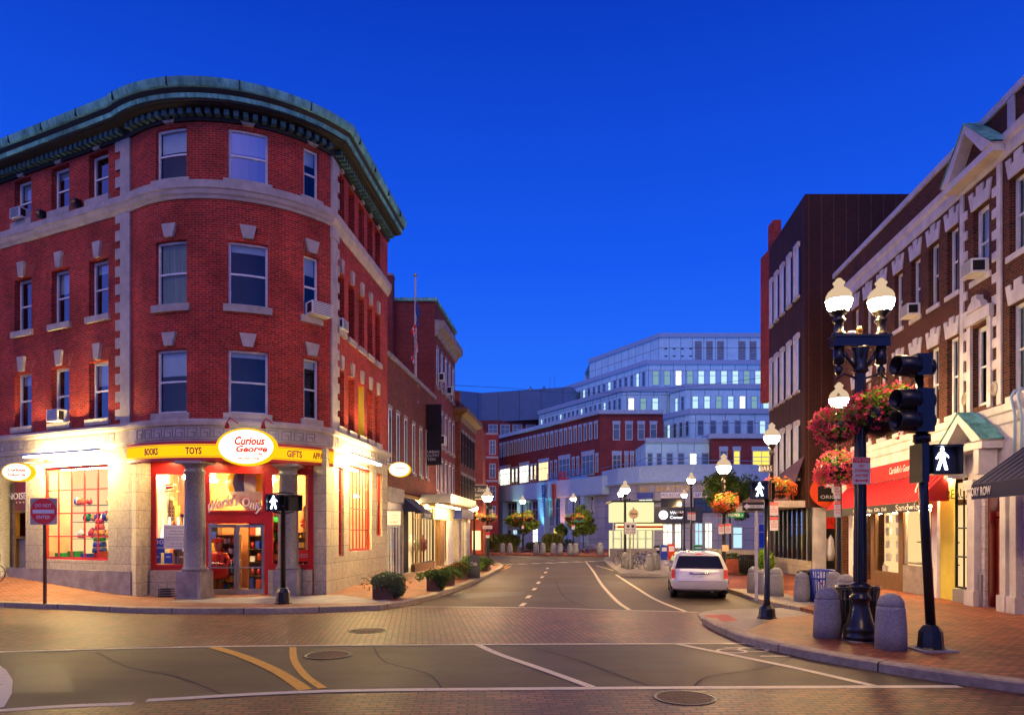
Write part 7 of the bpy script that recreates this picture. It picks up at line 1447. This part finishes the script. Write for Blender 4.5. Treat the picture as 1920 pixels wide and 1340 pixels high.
for d, nm in ((0, 'front_panel'), (-.3, 'rear_panel')): MB().fpoly(fh, [(0, .17), (.56, .17), (.56, 1.1)] + [(.28 + .28 * math.cos(i * .314), 1.1 + .18 * math.sin(i * .314)) for i in range(1, 10)] + [(0, 1.1)], d - .03, d).build(nm, 'slate_board', t)
letter('Cafe', fh, .28, .006, .85, .16, 'sign_white', t, width=.34, shear=.3); letter('open', fh, .28, .006, .6, .1, 'sign_white', t, width=.3, shear=.3) if False else None
# green signal glow in the shop row and crate by the door
q = G(308, 1119, .15); t = thing('milk_crate', 'black plastic milk crate against the shop stone base', 'crate', q); b = MB(); x0, x1, y0, y1 = q.x - .21, q.x + .21, q.y, q.y + .3
for z in (.16, .24, .32, .40): b.box(x0, x1, y0, y0 + .02, z, z + .03); b.box(x0, x1, y1 - .02, y1, z, z + .03); b.box(x0, x0 + .02, y0 + .02, y1 - .02, z, z + .03); b.box(x1 - .02, x1, y0 + .02, y1 - .02, z, z + .03)
for i in range(8): x = x0 + (x1 - x0 - .02) * i / 7; b.box(x, x + .02, y0 + .003, y0 + .018, .17, .42)
b.box(x0, x1, y0, y1, .155, .17); b.build('crate', 'black_plastic', t)
# ---- newspaper boxes
for px0, px1, yt, yb, m_, lab in ((1239, 1252, 1021, 1049, 'blue_paint', 'blue newspaper box beside the orange one'), (1252.5, 1266, 1019, 1049, 'orange_paint', 'orange newspaper box left of the minivan'), (1227, 1238, 1022, 1046, 'dark_metal', 'dark newspaper box left of the blue one'), (1302, 1317, 1021, 1042, 'green_paint', 'green newspaper box showing over the minivan roof')):
    Y = 2.15 * F / (yb - HZ); a, c = P(px0, 0, Y).x, P(px1, 0, Y).x; zt = H + (HZ - yt) / F * Y; t = thing('newspaper_box', lab, 'newspaper box', ((a + c) / 2, Y, .15), 'newspaper boxes'); f_ = Fr((a, Y), (c, Y))
    MB().fpoly(f_, [(0, .45), (f_.L, .45), (f_.L, zt - .12), (f_.L - .08, zt), (.08, zt), (0, zt - .12)], -.4, 0).build('cabinet', m_, t); MB().fbox(f_, .08, f_.L - .08, 0, .01, .85, zt - .2).build('display_window', 'sign_white', t); MB().fbox(f_, .06, f_.L - .06, -.3, -.05, .15, .45).build('pedestal', m_, t)
# ---- bicycles
def make_bike(col, label, basket_=False):
    t = thing('bicycle', label, 'bicycle', (0, 0, 0), 'parked bicycles')
    for y in (-.52, .52):
        b = MB(); T = Matrix.Translation((0, y, .34)) @ Matrix.Rotation(R(90), 4, 'Y'); n = 22
        b.tube([tuple(T @ Vector((.32 * math.cos(6.2832 * i / n), .32 * math.sin(6.2832 * i / n), 0))) for i in range(n)], .017, 6, closed=True); w = b.build('wheel', 'tyre', t)
        b = MB()
        for i in range(12): a = 6.283 * i / 12; b.tube([tuple(T @ Vector((0, 0, .02 * (-1) ** i))), tuple(T @ Vector((.31 * math.cos(a), .31 * math.sin(a), 0)))], .003, 3)
        b.lathe([(.03, -.04), (.03, .04)], 8, T=T); b.build('spokes', 'steel', w)
    b = MB(); S, Hh, B, Rr, Ff = (0, -.15, .82), (0, .36, .80), (0, -.05, .34), (0, -.52, .34), (0, .52, .34)
    for a, c in ((S, Hh), (Hh, B), (S, B), (B, Rr), (S, Rr), (Hh, Ff)): b.tube([a, c], .017, 6)
    b.build('frame', col, t); b = MB(); b.tube([(0, -.15, .82), (0, -.17, .93)], .014, 6); b.tube([(-.02, -.28, .95), (0, -.17, .96), (0, -.02, .95)], .045, 6, r2=.02); b.build('saddle', 'black_plastic', t)
    b = MB(); b.tube([(0, .36, .8), (0, .33, .98)], .014, 6); b.tube([(-.26, .24, 1.0), (-.12, .33, 1.0), (.12, .33, 1.0), (.26, .24, 1.0)], .013, 6); b.build('handlebar', 'black_plastic', t)
    b = MB(); b.tube([(.05, -.05, .34), (.06, .06, .24)], .012, 5); b.lathe([(.08, .02), (.08, .04)], 12, T=Matrix.Translation((0, -.05, .34)) @ Matrix.Rotation(R(90), 4, 'Y')); b.build('crank', 'steel', t)
    return t
bikes = [make_bike('black_plastic', 'black bicycle at the left of the island rack'), make_bike('steel', 'silver bicycle in the middle of the island rack'), make_bike('blue_paint', 'dark bicycle leaning in the island rack')]
for o_, (px, py, rz) in zip(bikes, ((1188, 1066, 60), (1200, 1067, 105), (1211, 1064, 75))): o_.location = G(px, py, .15); o_.rotation_euler = (R(5), 0, R(rz))
copy_tree(bikes[0], G(1165, 1060, .15), R(30), 'bicycle against the parapet left of the island rack'); copy_tree(bikes[2], G(1206, 1060, .15), R(95), 'farthest bicycle of the island rack')
for i, (px, rz) in enumerate(((1060, 80), (1072, 70), (1088, 100), (1094, 85))): copy_tree(bikes[i % 3], G(px, 1036.5, .15), R(rz), ['bicycle at the left end of the plaza rack', 'second bicycle of the plaza rack from the left', 'third bicycle of the plaza rack from the left', 'bicycle at the right end of the plaza rack'][i], 1.15)
o_ = make_bike('rust_steel', 'bicycle with black crate cut off at the left edge'); q = P(-14, 0, 24.6); o_.location = (q.x - .18, 24.2, .55); o_.rotation_euler = (0, 0, R(-80))
t = thing('bicycle_crate', 'black crate carried over the wheel of the left edge bicycle', 'crate', (q.x + .1, 24.2, 1.33)); b = MB(); cx_ = q.x + .28
for z in (1.33, 1.40, 1.47, 1.54): b.box(cx_ - .22, cx_ + .22, 24.02, 24.04, z, z + .035); b.box(cx_ - .22, cx_ - .2, 24.04, 24.34, z, z + .035); b.box(cx_ + .2, cx_ + .22, 24.04, 24.34, z, z + .035)
for i in range(7): x = cx_ - .21 + i * .066; b.box(x, x + .02, 24.022, 24.038, 1.34, 1.57)
b.build('crate', 'black_plastic', t)
t = thing('bicycle_rack', 'steel hoop bicycle rack at the right end of the plaza', 'bicycle rack', G(1112, 1036, .15)); q = G(1112, 1036, .15); b = MB()
for dx in (-.6, 0, .6): b.tube([(q.x + dx - .2, q.y, .15), (q.x + dx - .2, q.y, .9)] + [(q.x + dx - .2 * math.cos(i * .4), q.y, .9 + .2 * math.sin(i * .4)) for i in range(1, 8)] + [(q.x + dx + .2, q.y, .15)], .035, 6)
b.build('hoops', 'steel', t)
# ---- far plaza planting
def hedge(label, x0, x1, y, h, mat, n, grass=False):
    a, c = P(x0, 0, y).x, P(x1, 0, y).x; t = thing('hedge', label, 'hedge', ((a + c) / 2, y, .15), 'planting along the plaza'); m_ = MB(); MB().box(a, c, y - .6, y + .6, .15, .32).build('soil_bed', 'soil', t)
    if grass:
        for i in range(n): x = rnd.uniform(a, c); yy = y + rnd.uniform(-.6, .6); hh = h * rnd.uniform(.6, 1.1); dx = rnd.gauss(0, .35); m_.new(); m_.face([(x - .03, yy, .3), (x + .03, yy, .3), (x + dx * .4 + .02, yy, .3 + hh * .7), (x + dx, yy + rnd.gauss(0, .2), .3 + hh)])
    else: leaves(m_, n, ((a + c) / 2, y, .3 + h / 2), ((c - a) / 2, .7, h / 2), .22, shell=0)
    m_.build('foliage', mat, t)
hedge('tall grasses behind the left far bollards', 926, 968, 80, 1.9, 'grass_blade', 1800, True); hedge('low green hedge behind the middle far bollards', 984, 1026, 80, 1.1, 'leaf', 900); hedge('rounded grasses left of the right far tree', 1024, 1050, 80, 2.0, 'grass_blade', 1300, True); hedge('low hedge at the left edge of the plaza', 886, 926, 80, 1.3, 'leaf', 900)
hedge('low hedge along the right end of the plaza', 1052, 1080, 82, 1.4, 'leaf', 500)
def tr_(px, y, cy, rx, ry, **k): 
    x = P(px, 0, y).x; zc = H + (HZ - cy) / F * y; s = y / F; return (x, y, .15), zc, rx * s, ry * s
for (lab, px, y, cy, rx, ry, n, nb, lm, ls) in (('spreading dark tree left of centre on the far plaza', 981, 79, 978, 36, 24, 3600, 22, 'leaf_mid', .30), ('full rounded tree right of centre on the far plaza', 1093, 79, 978, 32, 32, 5200, 26, 'leaf_mid', .30), ('smaller leaning tree left of the full rounded one', 1052, 81, 992, 16, 16, 1500, 12, 'leaf', .28), ('large tree behind the parked minivan lit by the lamps', 1368, 47, 930, 60, 58, 8500, 40, 'leaf_mid', .20), ('sparse reddish tree at the end of the shop row', 905, 84, 960, 24, 24, 700, 12, 'leaf', .26)):
    base, zc, rx, rz = tr_(px, y, cy, rx, ry); tree(lab, base, zc, (base[0], y, zc), (rx, rx * .8, rz), n, nb, lm, ls)
# ramp wall and door to the right of the kiosk
q = G(1382, 1062, .15); tag(MB().prism([(P(1330, 0, 44).x, 44), (P(1440, 0, 38).x, 38), (P(1440, 0, 38).x, 38.3), (P(1330, 0, 44).x, 44.3)], .15, 1.35).build('ramp_wall', 'concrete'), 'low sloping concrete wall behind the minivan', 'low wall')
# ================================================================ minivan
q = G(1312, 1123); van = thing('parked_minivan', 'white minivan parked at the right kerb seen from behind', 'minivan', (0, 0, 0))
rows_ = [(.30, .78, .12), (.36, .92, .02), (.50, .985, -.04), (.66, .995, -.05), (.80, .985, 0.0), (.98, .985, .02), (1.10, .975, .05), (1.32, .90, .20), (1.52, .82, .34), (1.62, .77, .42), (1.69, .68, .52), (1.72, .5, .62)]
ys = [0, .35, 1.2, 2.4, 3.4, 4.1, 4.6, 4.95]
def vw(k, y):   # half width, height, y for row k at station y
    z, w, off = rows_[k]; f = 1
    if y > 3.3: f = 1 - .12 * ((y - 3.3) / 1.65) ** 2
    zz = z
    if z > 1.0 and y > 3.2: zz = 1.0 + (z - 1.0) * max(0.0, 1 - (y - 3.2) / (1.0 if z < 1.5 else .9)) ; f *= 1 if z < 1.05 else 1
    if z <= 1.1 and y > 3.9: zz = min(zz, 1.0 - (y - 3.9) * .16)
    return w * f, zz
b = MB(); b.new(); n = len(rows_)
def ring(y, rear=False):
    L = []
    for k in range(n):
        w, z = vw(k, y); yy = rows_[k][2] if rear else (y if y > .6 else max(y, rows_[k][2] + .25)); L.append((w, yy, z))
    return L
rings = [ring(0, True)] + [ring(y) for y in ys[1:]]
for i in range(len(rings) - 1):
    for k in range(n - 1):
        A, B_, C_, D_ = rings[i][k], rings[i + 1][k], rings[i + 1][k + 1], rings[i][k + 1]
        for s_ in (1, -1):
            qd = [(v[0] * s_, v[1], v[2]) for v in (A, B_, C_, D_)]; b.face(qd if s_ > 0 else qd[::-1], None, 0, True)
    A, B_ = rings[i][-1], rings[i + 1][-1]; b.face([(-A[0], A[1], A[2]), (A[0], A[1], A[2]), (B_[0], B_[1], B_[2]), (-B_[0], B_[1], B_[2])], None, 0, True)
for k in range(n - 1):      # rear skin with a slight bow
    for j in range(6):
        f0, f1 = -1 + j / 3, -1 + (j + 1) / 3
        def rp(f, kk): w, y, z = rings[0][kk]; return (w * f, y - .07 * (1 - f * f), z)
        b.face([rp(f0, k), rp(f1, k), rp(f1, k + 1), rp(f0, k + 1)], None, 0, True)
for k in range(n - 1): A, C_ = rings[-1][k], rings[-1][k + 1]; b.face([(A[0], A[1], A[2]), (-A[0], A[1], A[2]), (-C_[0], C_[1], C_[2]), (C_[0], C_[1], C_[2])], None, 0, True)
b.build('body', 'car_paint', van)
def rearpt(f, z, out=.006):   # point on the rear skin
    for k in range(n - 1):
        if rows_[k][0] <= z <= rows_[k + 1][0]:
            t_ = (z - rows_[k][0]) / (rows_[k + 1][0] - rows_[k][0]); w = rows_[k][1] + (rows_[k + 1][1] - rows_[k][1]) * t_; y = rows_[k][2] + (rows_[k + 1][2] - rows_[k][2]) * t_
            return (w * f, y - .07 * (1 - f * f) - out, z)
def rearpatch(nm, mat, f0, f1, z0, z1, out=.008, nj=8, par=None, taper=0, zs_=None):
    b = MB(); b.new(); Z = sorted(set([z0, z1] + [r[0] for r in rows_ if z0 < r[0] < z1]))
    for a, c in zip(Z, Z[1:]):
        for j in range(nj): x0, x1 = f0 + (f1 - f0) * j / nj, f0 + (f1 - f0) * (j + 1) / nj; b.face([rearpt(x0, a, out), rearpt(x1, a, out), rearpt(x1, c, out), rearpt(x0, c, out)], None, 0, True)
    return b.build(nm, mat, par or van)
rearpatch('rear_window', 'car_glass', -.87, .87, 1.12, 1.575)
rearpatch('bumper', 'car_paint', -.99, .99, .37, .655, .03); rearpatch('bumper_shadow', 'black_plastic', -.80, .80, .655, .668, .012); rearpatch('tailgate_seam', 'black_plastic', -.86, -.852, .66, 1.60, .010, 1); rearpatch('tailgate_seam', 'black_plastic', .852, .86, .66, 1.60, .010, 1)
for s_ in (-1, 1):
    a = rearpatch('tail_light', 'sign_red', min(s_ * .865, s_ * .995), max(s_ * .865, s_ * .995), .74, 1.08, .02, 2); rearpatch('reverse_lens', 'sign_white', min(s_ * .88, s_ * .98), max(s_ * .88, s_ * .98), .70, .76, .024, 2, a); rearpatch('amber_lens', 'orange_paint', min(s_ * .88, s_ * .98), max(s_ * .88, s_ * .98), .92, 1.0, .024, 2, a)
b = MB(); b.tube([rearpt(f, .955, .03) for f in (-.36, -.2, 0, .2, .36)], .032, 8); b.build('chrome_handle', 'chrome', van)
rearpatch('number_plate', 'sign_white', -.16, .16, .80, .91, .012, 2); rearpatch('brake_light', 'sign_red', -.14, .14, 1.625, 1.66, .02, 3); MB().tube([rearpt(0, 1.13, .02), rearpt(-.3, 1.2, .03)], .012, 5).build('wiper', 'black_plastic', van)
b = MB()
for s_ in (-1, 1): b.box(s_ * .95 - .04, s_ * .95 + .04, .0, 4.7, .22, .32)
b.box(-.75, .75, .2, 4.6, .22, .3); b.build('underbody', 'black_plastic', van)
for s_ in (-1, 1):
    b = MB(); b.new()
    for (y0, y1) in ((.75, 1.7), (1.75, 2.65), (2.7, 3.5)):
        pts = []
        for (yy, z) in ((y0, 1.13), (y1, 1.13), (y1 - .05, 1.50), (y0 + .05, 1.50)):
            for k in range(n - 1):
                if rows_[k][0] <= z <= rows_[k + 1][0]: t_ = (z - rows_[k][0]) / (rows_[k + 1][0] - rows_[k][0]); w = rows_[k][1] + (rows_[k + 1][1] - rows_[k][1]) * t_; break
            pts.append((s_ * (w + .008), yy, z))
        b.face(pts if s_ > 0 else pts[::-1])
    b.build('side_window', 'car_glass', van)
    MB().tube([(s_ * .68, .75, 1.74), (s_ * .70, .9, 1.78), (s_ * .70, 2.9, 1.78), (s_ * .68, 3.1, 1.73)], .018, 6).build('roof_rail', 'dark_metal', van)
    MB().lathe([(0, -.09), (.08, -.07), (.10, 0), (.08, .07), (0, .09)], 10, (s_ * 1.08, 3.55, 1.12), sx=1.2, sy=.6).build('wing_mirror', 'car_paint', van)
    for y in (.95, 3.95):
        T = Matrix.Translation((s_ * .86, y, .335)) @ Matrix.Rotation(R(90), 4, 'Y'); w = MB().lathe([(.20, -.11), (.31, -.115), (.335, -.08), (.335, .08), (.31, .115), (.20, .11)], 26, T=T, cap=False).build('wheel', 'tyre', van); MB().lathe([(0, s_ * .1), (.08, s_ * .105), (.19, s_ * .09), (.2, s_ * .11)], 20, T=T).build('hubcap', 'steel', w)
        arch = MB().lathe([(.30, -.13), (.40, -.13), (.40, .125), (.30, .125)], 20, T=T, cap=False).build('wheel_arch', 'black_plastic', van)
MB().tube([(.45, -.02, .27), (.45, .2, .27)], .03, 8).build('exhaust', 'steel', van)
van.location = (q.x, q.y + .05, 0); van.rotation_euler = (0, 0, R(-11.5)); van.scale = (.98, 1, .96)
